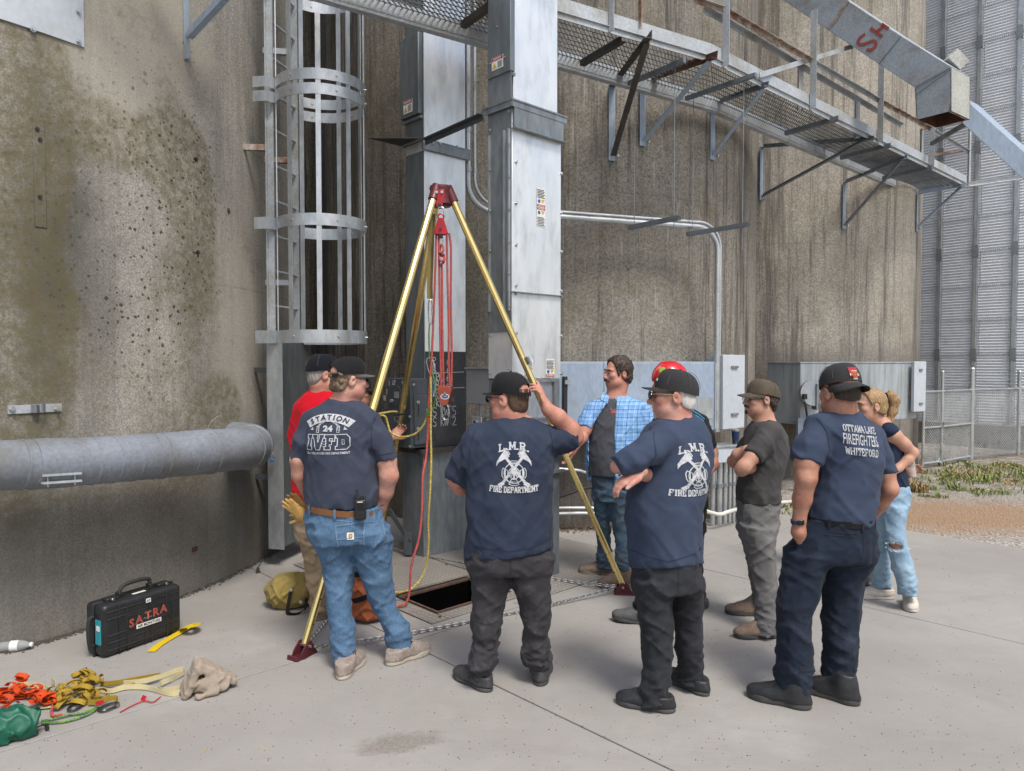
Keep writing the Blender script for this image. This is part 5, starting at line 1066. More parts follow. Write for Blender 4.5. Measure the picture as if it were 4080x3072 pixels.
rope([at(1515, 1655, 5.7), at(1535, 1660, 5.7), at(1545, 1690, 5.7), at(1556, 1722, 5.68), at(1585, 1738, 5.66), at(1620, 1740, 5.64), at(1660, 1725, 5.62), at(1690, 1690, 5.6), at(1704, 1650, 5.58)], .0085, M['rope_yellow'], 'yellow rope swag looping from the rear leg to the haul rope')
pr_ = []
for k in range(40): t = k/39*2*math.pi*5; pr_.append(A(1705, 1628) + Vector((.014*math.cos(t), .014*math.sin(t), -.055*k/39)))
single(MB().tube(pr_, .0035, 6), 'prusik_wraps', M['rope_green'], 'green prusik cord wrapped on the red haul rope', 'cord', smooth=True)
rope([A(1712, 1288, .02), A(1709, 1340, .02), A(1712, 1430, .02), A(1716, 1440, .02)], .006, M['rope_green'], 'thin green cord hanging left of the red strands', grp=None, name='cord')
rope([A(1722, 1485, .02), A(1733, 1530, .02), A(1735, 1580, .02), A(1728, 1620, .02), A(1712, 1640, .01)], .006, M['rope_green'], 'thin green cord loop beside the chalk writing', grp=None, name='cord')
for px, mt, nm in ((1722, M['blue_sticker'], 'blue'), (1728, M['white'], 'white'), (1733, M['rope_red'], 'red')):
 rope([A(1720, 1500, .03), A(px+3, 1540, .03), A(px, 1580, .03)], .0035, mt, 'thin %s accessory cord by the chalk writing' % nm, 'cord', 'thin accessory cords')
sl = [A(1718, 850, .05), A(1714, 950, .05), A(1711, 1050, .05), A(1708, 1130, .05), A(1709, 1190, .05)]
q = MB(); q.ribbon(smooth_path(sl, 4), .026, .004, [Vector((1, .4, 0))]*17); o = q.build('webbing_sling', M['web_tan']); tag(o, 'tan webbing sling hanging from the tripod head', 'sling')
q = MB(); q.ribbon(smooth_path([p + Vector((.018, .02, 0)) for p in sl], 4), .022, .004, [Vector((1, -.3, 0))]*17); q.build('sling_back', M['web_tan'], o)
carabiner(A(1713, 1195, .04), A(1715, 1292, .03), M['steel'], 'carabiner', 'steel carabiner at the end of the tan sling', grp=GC, w=.018); carabiner(A(1708, 1426, .03), A(1722, 1492, .03), M['steel'], 'carabiner', 'large steel carabiner in front of the chalkboard', grp=GC)
rg = MB().tube([at(1590, 1652, 6.12) + Vector((.04*math.cos(t), .04*math.sin(t), .004*math.cos(t))) for t in [2*math.pi*k/20 for k in range(20)]], .006, 8, True); rg.build('strap_ring', M['black_web'], tri, smooth=True)
MB().tube([at(1583, 1668, 6.08) + Vector((.026*math.cos(t), 0, .026*math.sin(t))) for t in [2*math.pi*k/20 for k in range(20)]], .003, 6, True).build('wire_ring', M['steel'], tri, smooth=True)
# ---------------------------------------------------------------- sculpting in a distance field (one continuous surface per body or garment)
def lattice_noise(P, seed=0):
 rs = np.random.RandomState(seed); L = rs.rand(16, 16, 16).astype(np.float32); I = np.floor(P).astype(np.int32); f = (P-I).astype(np.float32); f = f*f*(3-2*f); I &= 15; J = (I+1) & 15; o = 0
 for a in (0, 1):
  for b in (0, 1):
   for c in (0, 1):
    o = o + (f[:, 0] if a else 1-f[:, 0])*(f[:, 1] if b else 1-f[:, 1])*(f[:, 2] if c else 1-f[:, 2])*L[(J if a else I)[:, 0], (J if b else I)[:, 1], (J if c else I)[:, 2]]
 return o-.5
class Field:
 def __init__(s, lo, hi, h):
  s.h = h; s.lo = np.array(lo, np.float32); s.n = np.ceil((np.array(hi)-s.lo)/h).astype(int)+1; s.d = np.full(s.n, 1., np.float32)
  s.ax = [s.lo[i] + h*np.arange(s.n[i], dtype=np.float32) for i in range(3)]
 def blk(s, lo, hi):
  a = np.clip(np.floor((np.array(lo)-s.lo)/s.h).astype(int), 0, s.n); b = np.clip(np.ceil((np.array(hi)-s.lo)/s.h).astype(int)+1, 0, s.n)
  sl = tuple(slice(a[i], b[i]) for i in range(3)); X = s.ax[0][sl[0]][:, None, None]; Y = s.ax[1][sl[1]][None, :, None]; Z = s.ax[2][sl[2]][None, None, :]
  return sl, X, Y, Z
 def op(s, sl, e, k, sub=False):
  d = s.d[sl]
  if sub: e = -e; h = np.clip(.5 - .5*(e-d)/k, 0, 1) if k else None; s.d[sl] = np.maximum(d, e) if not k else e*(1-h) + d*h + k*h*(1-h)
  else:
   h = np.clip(.5 + .5*(d-e)/k, 0, 1); s.d[sl] = d*(1-h) + e*h - k*h*(1-h)
 def cone(s, a, b, ra, rb, k=.02, sub=False, flat=False):
  a = np.array(a, np.float32); b = np.array(b, np.float32); m = max(ra, rb)+.06; sl, X, Y, Z = s.blk(np.minimum(a, b)-m, np.maximum(a, b)+m)
  if 0 in s.d[sl].shape: return s
  ab = b-a; L2 = float(ab@ab) or 1e-9; t = np.clip(((X-a[0])*ab[0]+(Y-a[1])*ab[1]+(Z-a[2])*ab[2])/L2, 0, 1)
  e = np.sqrt((X-a[0]-t*ab[0])**2+(Y-a[1]-t*ab[1])**2+(Z-a[2]-t*ab[2])**2) - (ra+(rb-ra)*t)
  if flat: e = np.maximum(e, (((X-a[0])*ab[0]+(Y-a[1])*ab[1]+(Z-a[2])*ab[2])/L2-1)*math.sqrt(L2))
  s.op(sl, e, k, sub); return s
 def slab(s, a, b, xa, ya, xb, yb, k=.03, flat=False):
  a = np.array(a, np.float32); b = np.array(b, np.float32); m = max(xa, xb, ya, yb)+.05; sl, X, Y, Z = s.blk(np.minimum(a, b)-[m, m, .12], np.maximum(a, b)+[m, m, .12])
  if 0 in s.d[sl].shape: return s
  dz = b[2]-a[2]; t = np.clip((Z-a[2])/dz, 0, 1); rx = xa+(xb-xa)*t; ry = ya+(yb-ya)*t; cx = a[0]+(b[0]-a[0])*t; cy = a[1]+(b[1]-a[1])*t; zz = Z-(a[2]+dz*t); rz = np.minimum(rx, ry)
  q = np.sqrt(((X-cx)/rx)**2+((Y-cy)/ry)**2+(zz/np.minimum(rz, .045))**2); e = (q-1)*rz
  if flat: e = np.maximum(e, b[2]-Z)
  s.op(sl, e, k); return s
 def loft(s, R_, k=.02):
  R_ = sorted(R_, key=lambda r: r[0][2]); z = np.array([r[0][2] for r in R_]); C = np.array([[r[0][0], r[0][1], r[1], r[2]] for r in R_]); m = np.gradient(C, z, axis=0)
  zz = s.ax[2]; i = np.clip(np.searchsorted(z, zz)-1, 0, len(z)-2); h = (z[i+1]-z[i])[:, None]; t = np.clip((zz-z[i])[:, None]/h, 0, 1)
  v = (2*t**3-3*t**2+1)*C[i]+(t**3-2*t**2+t)*h*m[i]+(3*t**2-2*t**3)*C[i+1]+(t**3-t**2)*h*m[i+1]; a = np.searchsorted(zz, z[0]-.06); b = np.searchsorted(zz, z[-1]+.06); v = v[a:b].astype(np.float32).T
  X, Y = s.ax[0][:, None, None], s.ax[1][None, :, None]; Z = zz[a:b][None, None, :]; cx, cy, rx, ry = (q[None, None, :] for q in v); rx = np.maximum(rx, .02); ry = np.maximum(ry, .02)
  e = (np.sqrt(((X-cx)/rx)**2+((Y-cy)/ry)**2)-1)*np.minimum(rx, ry); e = np.maximum(np.maximum(e, Z-z[-1]), z[0]-Z); s.op((slice(None), slice(None), slice(a, b)), e, k); return s
 def ell(s, c, r, Mx=None, k=.015, sub=False):
  c = np.array(c, np.float32); m = max(r)+.05; sl, X, Y, Z = s.blk(c-m, c+m)
  if 0 in s.d[sl].shape: return s
  R3 = np.array(Mx or Matrix.Identity(3), np.float32); x, y, z = X-c[0], Y-c[1], Z-c[2]
  l = [x*R3[0, i]+y*R3[1, i]+z*R3[2, i] for i in range(3)]; q = np.sqrt(sum((l[i]/r[i])**2 for i in range(3))); e = (q-1)*min(r); s.op(sl, e, k, sub); return s
 def rbox(s, c, hs, Mx=None, rad=.005, k=.004, sub=False):
  c = np.array(c, np.float32); m = float(np.linalg.norm(hs))+.03; sl, X, Y, Z = s.blk(c-m, c+m)
  if 0 in s.d[sl].shape: return s
  R3 = np.array(Mx or Matrix.Identity(3), np.float32); x, y, z = X-c[0], Y-c[1], Z-c[2]
  q = [np.abs(x*R3[0, i]+y*R3[1, i]+z*R3[2, i])-hs[i]+rad for i in range(3)]
  e = np.sqrt(sum(np.maximum(v, 0)**2 for v in q)) + np.minimum(np.maximum(np.maximum(q[0], q[1]), q[2]), 0) - rad; s.op(sl, e, k, sub); return s
 def cut(s, p, n, k=0.):
  p = np.array(p, np.float32); n = np.array(Vector(n).normalized(), np.float32); X, Y, Z = s.ax[0][:, None, None], s.ax[1][None, :, None], s.ax[2][None, None, :]
  s.d = np.maximum(s.d, (X-p[0])*n[0]+(Y-p[1])*n[1]+(Z-p[2])*n[2]).astype(np.float32); return s
 def wrinkle(s, amp, fr, seed=0, ridge=True, zlim=None, band=.05):
  i, j, k = np.nonzero(np.abs(s.d) < band); P = np.stack([s.ax[0][i], s.ax[1][j], s.ax[2][k]], 1)
  nz = lattice_noise(P*np.array(fr, np.float32)+seed*3.1, seed)
  if ridge: nz = .25-np.abs(nz)*1.6
  w = amp*nz
  if zlim is not None: w = w*np.clip((P[:, 2]-zlim[0])/(zlim[1]-zlim[0]), 0, 1)
  s.d[i, j, k] -= w.astype(np.float32); return s
 def fold(s, amp, seed=0, fr=(7, 7, 7), band=.05, zlim=None):
  i, j, k = np.nonzero(np.abs(s.d) < band); P = np.stack([s.ax[0][i], s.ax[1][j], s.ax[2][k]], 1); w = 0
  for sg, sd in ((1, 0), (-1, 7)):
   Q = np.stack([P[:, 0]*.8*fr[0]+sg*P[:, 2]*.75*fr[2], P[:, 1]*fr[1], (P[:, 2]*.8-sg*P[:, 0]*.75)*.33*fr[2]], 1); Q = Q*1.6+lattice_noise(P*3., seed+sd)[:, None]*1.3
   nz = lattice_noise(Q.astype(np.float32)+seed*2.3, seed+sd); w = w + np.clip(1-np.abs(nz)*5.5, 0, 1)**1.4*.75-.22
  if zlim is not None: w = w*np.clip((P[:, 2]-zlim[0])/(zlim[1]-zlim[0]), 0, 1)
  s.d[i, j, k] -= (amp*.5*w).astype(np.float32); return s
 def mesh(s, name, smooth=True, relax=1):
  d = s.d; ins = d < 0
  c = [ins[a:d.shape[0]-1+a, b:d.shape[1]-1+b, e:d.shape[2]-1+e] for a in (0, 1) for b in (0, 1) for e in (0, 1)]
  sm = sum(x.astype(np.int8) for x in c); I, J, K = np.nonzero((sm > 0) & (sm < 8)); n = len(I)
  cid = np.full(sm.shape, -1, np.int32); cid[I, J, K] = np.arange(n)
  acc = np.zeros((n, 3), np.float32); cnt = np.zeros(n, np.float32)
  C = [(a, b, e) for a in (0, 1) for b in (0, 1) for e in (0, 1)]
  val = {q: d[I+q[0], J+q[1], K+q[2]] for q in C}
  for q in C:
   for axs in range(3):
    if q[axs]: continue
    r = list(q); r[axs] = 1; r = tuple(r); a, b = val[q], val[r]; m = (a < 0) != (b < 0); t = a[m]/(a[m]-b[m]); p = np.tile(np.array(q, np.float32), (int(m.sum()), 1)); p[:, axs] += t; acc[m] += p; cnt[m] += 1
  V = (np.stack([I, J, K], 1)+acc/cnt[:, None])*s.h+s.lo; Fq = []
  for axs in range(3):
   o = [0, 1, 2]; o.remove(axs); sl0 = [slice(None)]*3; sl1 = [slice(None)]*3; sl0[axs] = slice(0, -1); sl1[axs] = slice(1, None)
   A, B = ins[tuple(sl0)], ins[tuple(sl1)]; E = np.stack(np.nonzero(A != B), 1)
   E = E[(E[:, o[0]] > 0) & (E[:, o[1]] > 0) & (E[:, o[0]] < sm.shape[o[0]]) & (E[:, o[1]] < sm.shape[o[1]])]
   g = []
   for da, db in ((-1, -1), (0, -1), (0, 0), (-1, 0)):
    e = E.copy(); e[:, o[0]] += da; e[:, o[1]] += db; g.append(cid[e[:, 0], e[:, 1], e[:, 2]])
   g = np.stack(g, 1); fl = A[E[:, 0], E[:, 1], E[:, 2]]
   if axs == 1: fl = ~fl
   g[~fl] = g[~fl][:, ::-1]; Fq.append(g)
  Fq = np.concatenate(Fq); Fq = Fq[(Fq >= 0).all(1)]
  for _ in range(relax):
   S = np.zeros_like(V); N = np.zeros(len(V), np.float32)
   for a in range(4):
    np.add.at(S, Fq[:, a], V[Fq[:, (a+1) % 4]]+V[Fq[:, (a+3) % 4]]); np.add.at(N, Fq[:, a], 2)
   V = V*.5 + .5*S/np.maximum(N, 1)[:, None]
  me = bpy.data.meshes.new(name); me.vertices.add(len(V)); me.vertices.foreach_set('co', V.astype(np.float32).ravel()); me.loops.add(len(Fq)*4); me.loops.foreach_set('vertex_index', Fq.astype(np.int32).ravel()); me.polygons.add(len(Fq)); me.polygons.foreach_set('loop_start', np.arange(0, len(Fq)*4, 4, dtype=np.int32)); me.update(calc_edges=True); me.validate()
  if smooth: me.shade_smooth()
  return me
# ---------------------------------------------------------------- materials for people
def skin_mat(name, c, c2, sc=14.):
 n = NT(name); p = n.pos(); col_ = n.mix(n.ramp(n.noise(p, sc, 4, .6), .38, .66), c, c2); col_ = n.mix(n.ramp(n.noise(p, 90., 2), .5, .75, 0., .25), col_, tuple(k*.7 for k in c2))
 n.set(color=col_, rough=.52, spec=.35, sss=.12, ssss=.01, normal=n.bump(n.noise(p, 220., 2), .15, .002)); n.b.inputs['Subsurface Radius'].default_value = (1., .35, .2); return n.m
SK = {'pale': skin_mat('fair_skin', (.57, .33, .26), (.46, .20, .15)), 'tan': skin_mat('tanned_skin', (.48, .26, .18), (.36, .15, .10)), 'ruddy': skin_mat('ruddy_skin', (.52, .26, .19), (.43, .175, .13)), 'fair2': skin_mat('light_tan_skin', (.54, .31, .22), (.47, .24, .17))}
NAVY = (.030, .046, .088)
C_ = {
 'navy1': fabric('faded_navy_cotton', (.046, .055, .085), (.040, .048, .074), 900., 16., dust=(.09, .10, .13), dust_amt=.25),
 'navy2': fabric('dark_navy_cotton', (.030, .041, .070), (.025, .034, .059), 900., 15., dust=(.08, .09, .11), dust_amt=.3),
 'navy3': fabric('washed_navy_cotton', (.046, .063, .106), (.039, .053, .090), 900., 15.),
 'navy4': fabric('navy_tank_cotton', (.022, .034, .066), None, 900., 18.),
 'red': fabric('bright_red_cotton', (.55, .006, .018), (.42, .005, .014), 900., 15.),
 'grey': fabric('charcoal_cotton', (.062, .061, .062), (.05, .049, .05), 900., 16., dust=(.11, .10, .09), dust_amt=.4),
 'tee': fabric('heather_grey_cotton', (.075, .080, .092), (.062, .066, .076), 700., 14.),
 'black': fabric('black_cotton', (.014, .014, .016), (.02, .02, .022), 900., 15.),
 'jean1': fabric('mid_blue_denim', (.088, .158, .255), (.06, .115, .20), 700., 24., fade=.3, bump=.4, twill=.22),
 'jean2': fabric('dirty_blue_denim', (.07, .115, .165), (.05, .085, .125), 700., 20., dust=(.13, .12, .095), dust_amt=.65, bump=.35, twill=.15),
 'jean3': fabric('light_blue_denim', (.27, .39, .50), (.21, .32, .44), 700., 22., bump=.35, twill=.2),
 'jean4': fabric('blue_denim', (.05, .11, .20), None, 700., 22., bump=.35),
 'charc': fabric('dusty_charcoal_twill', (.046, .044, .050), (.038, .036, .041), 800., 15., dust=(.145, .14, .145), dust_amt=.75, zfade=(.35, 1.0), bump=.35),
 'blackp': fabric('black_chino', (.024, .026, .031), (.03, .032, .038), 800., 14., dust=(.06, .062, .068), dust_amt=.4, bump=.35),
 'navyp': fabric('navy_duty_twill', (.017, .025, .042), (.013, .019, .033), 800., 14., dust=(.075, .09, .115), dust_amt=.55, zfade=(.25, .95), bump=.35),
 'greyp': fabric('worn_grey_canvas', (.165, .163, .165), (.12, .118, .12), 700., 16., dust=(.22, .21, .20), dust_amt=.5, bump=.35),
 'khaki': fabric('khaki_twill', (.33, .25, .16), (.27, .20, .13), 800., 16., bump=.35)}
def plaid():
 n = NT('blue_plaid_cotton'); p = n.pos((1, 1, 1), rotz=R(30)); x, y, z = n.sep(p)
 def bars(v, per, w, ph=0.):
  f = n.math('FRACT', n.math('ADD', n.math('MULTIPLY', v, 1/per), ph)); return n.math('LESS_THAN', f, w)
 c = n.mix(n.ramp(n.noise(p, 6., 3), .35, .65), (.25, .46, .74), (.21, .40, .68))
 for v in (x, z):
  c = n.mix(n.math('MULTIPLY', bars(v, .062, .45), .35), c, (.12, .27, .56)); c = n.mix(n.math('MULTIPLY', bars(v, .062, .08, .3), .8), c, (.035, .10, .29)); c = n.mix(n.math('MULTIPLY', bars(v, .062, .06, .62), .55), c, (.62, .72, .84))
 n.set(color=c, rough=.9, spec=.2, normal=n.bump(n.noise(n.pos((1, 1, 1.6)), 15., 4), .3, .012)); return n.m
C_['plaid'] = plaid()
HAIR = {}
def hair_mat(name, c1, c2):
 n = NT(name); p = n.pos((1, 1, .35)); s_ = n.noise(p, 120., 3, .6); n.set(color=n.mix(n.ramp(s_, .35, .65), c1, c2), rough=.55, spec=.4, normal=n.bump(s_, .8, .004)); return n.m
HAIR['brown'] = hair_mat('brown_hair', (.045, .026, .016), (.10, .062, .036)); HAIR['dark'] = hair_mat('dark_brown_hair', (.025, .016, .012), (.055, .035, .024)); HAIR['curly'] = hair_mat('light_brown_hair', (.10, .066, .042), (.19, .135, .09)); HAIR['white'] = hair_mat('white_hair', (.62, .60, .57), (.45, .43, .41)); HAIR['grey'] = hair_mat('grey_hair', (.20, .17, .15), (.32, .29, .27)); HAIR['blonde'] = hair_mat('dark_blonde_hair', (.20, .12, .06), (.44, .29, .14))
CAP = {'black': fabric('black_cap_twill', (.012, .012, .014), (.017, .017, .019), 500., 30., bump=.1), 'charcoal': fabric('washed_charcoal_twill', (.032, .032, .034), (.04, .04, .042), 500., 30., bump=.1), 'olive': fabric('worn_olive_twill', (.105, .085, .062), (.075, .062, .048), 500., 26., dust=(.17, .15, .12), dust_amt=.6, bump=.1), 'greybrim': fabric('grey_brim_twill', (.10, .10, .10), None, 500., 30., bump=.1), 'navy': fabric('black_navy_twill', (.011, .012, .018), None, 500., 30., bump=.1)}
LEA = {'tan': simple('dusty_suede', (.30, .255, .22), (.23, .19, .165), 14., .85, 0., .3, 90., .3, 60., dirt=(.16, .10, .08), dirt_amt=.6, dirt_scale=14.), 'brown': simple('scuffed_brown_leather', (.16, .105, .075), (.22, .17, .13), 12., .75, 0., .3, 90., .3, 60.), 'dark': simple('dusty_black_leather', (.030, .030, .033), (.055, .055, .058), 14., .6, 0., .3, 80., .3, 60.), 'black': simple('black_leather', (.016, .017, .020), (.028, .03, .034), 14., .5, 0., .3, 80., .3, 60.), 'white': simple('off_white_knit', (.55, .50, .44), (.48, .43, .37), 14., .8, 0., .2, 140., .3, 120.), 'grey': simple('grey_work_leather', (.06, .062, .066), (.09, .09, .095), 14., .7, 0., .3, 80., .3, 60.)}
SOLE = {'cream': simple('cream_rubber', (.50, .44, .36), (.40, .35, .29), 14., .8), 'dark': simple('dark_rubber', (.045, .044, .044), (.07, .07, .07), 14., .8), 'tan': simple('tan_rubber', (.26, .20, .15), None, 14., .8), 'white': simple('white_foam', (.58, .54, .50), (.5, .44, .42), 10., .7)}
PW = simple('white_shirt_ink', (.52, .535, .56), (.28, .30, .34), 75., .85, lo=.45, hi=.75)
# ---------------------------------------------------------------- head, hand, cap, hair, shoe builders
def yaw_m(deg, pitch=0., roll=0.):
 return Matrix.Rotation(R(-deg), 3, 'Z') @ Matrix.Rotation(R(pitch), 3, 'X') @ Matrix.Rotation(R(roll), 3, 'Y')
def sculpt_head(F, c, H, s=1., nose=1., jaw=1., neck_to=None, fat=0., neck_r=.062):
 P = lambda x, y, z: Vector(c) + H @ (Vector((x, y, z))*s)
 F.ell(P(0, -.012, .035), (.077*s, .100*s, .090*s), H, .01); F.ell(P(0, .026, -.035), ((.064+fat*.3)*s, .074*s, .090*s), H, .03); F.ell(P(0, .050, -.092), ((.040*jaw+fat)*s, .040*s, .030*s), H, .025)
 for sx in (-1, 1): F.ell(P(sx*.042, .03, -.065), ((.026*jaw+fat)*s, .042*s, .034*s), H, .025)
 F.ell(P(0, .080, .026), (.050*s, .022*s, .014*s), H, .015)
 for sx in (-1, 1): F.ell(P(sx*.031, .106, .006), (.019*s, .017*s, .013*s), H, .010, True)
 F.cone(P(0, .094, .014), P(0, .116*nose, -.030), .008*s, .0125*s, .010); F.ell(P(0, .104, -.036), (.019*s, .012*s, .010*s), H, .008)
 F.ell(P(0, .096, -.058), (.025*s, .012*s, .007*s), H, .006); F.ell(P(0, .094, -.071), (.021*s, .012*s, .008*s), H, .006); F.ell(P(0, .102, -.0645), (.022*s, .008*s, .0025*s), H, .004, True)
 for sx in (-1, 1): F.ell(P(sx*.044, .068, -.018), (.022*s, .022*s, .020*s), H, .02)
 if neck_to is not None:
  F.cone(P(0, -.022, -.075), neck_to, neck_r*s*.94, neck_r*s*1.08, .03); F.cone(P(0, .02, -.085), Vector(neck_to) + H @ Vector((0, .02, 0)), .045*s, .055*s, .02)
 for sx in (-1, 1):
  E_ = H @ Matrix.Rotation(R(sx*-18), 3, 'Z') @ Matrix.Rotation(R(-12), 3, 'X'); F.ell(P(sx*.081, -.010, -.008), (.011*s, .022*s, .034*s), E_, .006); F.ell(P(sx*.092, -.004, -.002), (.008*s, .011*s, .019*s), E_, .004, True)
def sculpt_hand(F, wrist, d, pn, side=1, curl=(.35, .4, .45, .5), s=1., thumb=(.8, .35), spread=.10, k=.006):
 d = Vector(d).normalized(); pn = Vector(pn); pn = (pn - d*pn.dot(d)).normalized(); lat = d.cross(pn)*side; w = Vector(wrist)
 B = Matrix((lat, d, pn)).transposed()
 F.cone(w - d*.02*s, w + d*.03*s, .026*s, .027*s, .015); F.ell(w + d*.055*s, (.043*s, .052*s, .017*s), B, .012); F.ell(w + d*.035*s + lat*.028*s + pn*.008*s, (.020*s, .034*s, .017*s), B, .012)
 for i, (ox, ln_, r) in enumerate(((.031, .070, .0095), (.011, .078, .0098), (-.010, .073, .0094), (-.030, .057, .0082))):
  p = w + d*(.094 - abs(ox-.005)*.25)*s + lat*ox*s; dd = (d + lat*(ox*spread*12)*.25).normalized(); ang = 0
  for sg, fr in enumerate((.44, .31, .25)):
   ang += curl[i]*(.7 if sg == 0 else 1.); q = dd*math.cos(ang) + pn*math.sin(ang); e = p + q*ln_*fr*s*1.02; F.cone(p, e, r*s*(1-.06*sg), r*s*(.95-.08*sg), k if sg else .010); p = e
 p = w + d*.022*s + lat*.036*s + pn*.006*s; td = (d*math.cos(thumb[0]) + lat*math.sin(thumb[0])).normalized()
 e = p + td*.042*s; F.cone(p, e, .0125*s, .0108*s, .012); td2 = (td*math.cos(thumb[1]) + (pn*.6 + d*.5 - lat*.3).normalized()*math.sin(thumb[1])).normalized(); F.cone(e, e + td2*.032*s, .0108*s, .0092*s, k)
def make_cap(parent, c, H, mat, brim_mat=None, s=1., back=False, opening=False, brim_droop=.55, hgt=.112, tilt=4., base=.040, flat=0., strap=None):
 hgt *= .9; HH = H @ Matrix.Rotation(R(tilt), 3, 'X'); P = lambda x, y, z: Vector(c) + HH @ (Vector((x, y, z))*s); n, m_ = 48, 14; mb = MB(); vs_ = []
 for i in range(m_+1):
  t = i/m_; z = base + hgt*math.sin(t*math.pi/2)**(.92); q = max(math.cos(t*math.pi/2), 0)**.62 if i < m_ else .02
  for k in range(n):
   a = 2*math.pi*k/n; fwd = math.sin(a); seam = 1 - .010*max(0, 1-abs(((k/n*6) % 1)-.5)*0-20*min((k/n*6) % 1, 1-(k/n*6) % 1)) * (1-t*.3)
   f_ = -fwd if back else fwd
   vs_.append(P(.0895*q*math.cos(a)*seam, (.109*q*fwd)*seam - .008, z + (.012*f_*t*(1-t)*2) + (-.012*max(0, -f_)*(1-t))))
 fs = []
 for i in range(m_):
  for k in range(n):
   a = 2*math.pi*(k+.5)/n; bk = (math.sin(a) if back else -math.sin(a))
   if opening and bk > .80 and 0 < i < 5:
    if (bk-.80)/.2 > ((i-.5)/4.6)**2*.95: continue
   fs.append((i*n+k, i*n+(k+1) % n, (i+1)*n+(k+1) % n, (i+1)*n+k))
 mb.add(vs_, fs); me = mb.mesh('cap', True, 60); cap = put('cap', me, mat, parent)
 sg = -1 if back else 1; bm_ = MB(); vs_ = []; nu, nv = 16, 6
 for sf in (0, 1):
  for v in range(nv+1):
   for u in range(nu+1):
    a = math.pi*(u/nu); x = .084*math.cos(a)*(1-.04*v/nv); y0 = .100*math.sin(a)**.8 ; ln_ = .072*(math.sin(a)**.55 if 0 < u < nu else 0.)*(v/nv); zz_ = base-.002 - sf*.004 - (x/.084)**2*.022*brim_droop*(.3+.7*v/nv) - ln_*.28*brim_droop
    vs_.append(P(x, sg*(y0*.98+ln_) - .008, zz_))
 N1 = (nu+1)*(nv+1); fs = []
 for v in range(nv):
  for u in range(nu):
   a = v*(nu+1)+u; fs += [(a, a+1, a+nu+2, a+nu+1), (N1+a, N1+a+nu+1, N1+a+nu+2, N1+a+1)]
 for u in range(nu): a = nv*(nu+1)+u; fs.append((a, a+1, N1+a+1, N1+a))
 bm_.add(vs_, fs); put('cap_brim', bm_.mesh('b', True, 70), brim_mat or mat, cap)
 sm_ = MB()
 for k in range(6):
  a = math.pi/6 + math.pi/3*k; sm_.tube([P(.0905*q_*math.cos(a), .110*q_*math.sin(a)-.008, base+hgt*math.sin(t_*math.pi/2)**.92) for t_, q_ in [(j_/8, max(math.cos(j_/8*math.pi/2), 0)**.62) for j_ in range(1, 8)]], .0013, 4)
 if not opening: sm_.build('cap_seam', CAP['greybrim'] if mat is not CAP['olive'] else mat, cap, smooth=True)
 MB().ball(P(0, -.008, base+hgt+.001), .007*s, 6, (1, 1, .6)).build('cap_button', mat, cap, smooth=True)
 if opening or strap:
  pts_ = [P(.091*math.sin(a), (-1 if not back else 1)*.111*math.cos(a) - .008, base+.003 + (-.012 if not back else -.002)) for a in [R(-42+84*k/8) for k in range(9)]]
  mb2 = MB(); mb2.ribbon(pts_, .02*s, .003, [HH @ Vector((0, 0, 1))]*9); mb2.build('cap_strap', strap or mat, cap, smooth=True)
 return cap, P
def cap_patch(cap, P, ang, h, w, hh, mat, lab='cap_patch', sub=None, back=False, txt=None):
 a = R(ang); d = Vector((math.sin(a), math.cos(a), 0)); lat = Vector((math.cos(a), -math.sin(a), 0)); q = max(math.cos(math.asin(min(1, ((h-.04)/.112)))), 0)**.62; vs_ = []
 n = 6
 for j in range(n+1):
  for i in range(n+1):
   x = (i/n-.5)*w; z = (j/n-.5)*hh; hz = h+z; qq = max(math.cos(math.asin(min(1, max(0, (hz-.04)/.112)))), 0)**.62; aa = a + x/(.1*qq)
   vs_.append(P(.0925*qq*math.sin(aa), .112*qq*math.cos(aa)-.008, hz))
 mb = MB().add(vs_, [(j*(n+1)+i, j*(n+1)+i+1, (j+1)*(n+1)+i+1, (j+1)*(n+1)+i) for j in range(n) for i in range(n)]); return put(lab, mb.mesh('p', True, 80), mat, cap)
def make_hair(parent, c, H, mat, s=1., thick=.012, front=.045, low=-.075, top=True, curl=0., capz=None, seed=3, slope=-.6, side=-.02):
 F = Field(Vector(c)-Vector((.17, .17, .2)), Vector(c)+Vector((.17, .17, .2)), .0055); P = lambda x, y, z: Vector(c) + H @ (Vector((x, y, z))*s); t = thick
 F.ell(P(0, -.012, .037), ((.078+t)*s, (.100+t)*s, (.091+t)*s), H, .01); F.ell(P(0, -.045, -.03), ((.068+t)*s, (.058+t)*s, (.07+t*.3)*s), H, .02)
 for sx in (-1, 1): F.ell(P(sx*.082, .004, -.012), (.02*s, .033*s, .036*s), H, .008, True)
 F.ell(P(0, .075, -.045), (.074*s, .062*s, .085*s), H, .006, True)
 if curl: F.wrinkle(curl, (48, 48, 48), seed, False, None, .04); F.wrinkle(curl*.6, (95, 95, 95), seed+1, False, None, .04)
 else: F.wrinkle(.006, (60, 60, 18), seed, False, None, .04)
 F.cut(P(0, front, .06), H @ Vector((0, 1, slope))); F.cut(P(0, -.05, low), H @ Vector((0, .35, -1)))
 if capz is not None: F.cut(P(0, 0, capz), H @ Vector((0, -.05, 1)))
 return put('hair', F.mesh('hair', relax=0 if curl else 1), mat, parent)
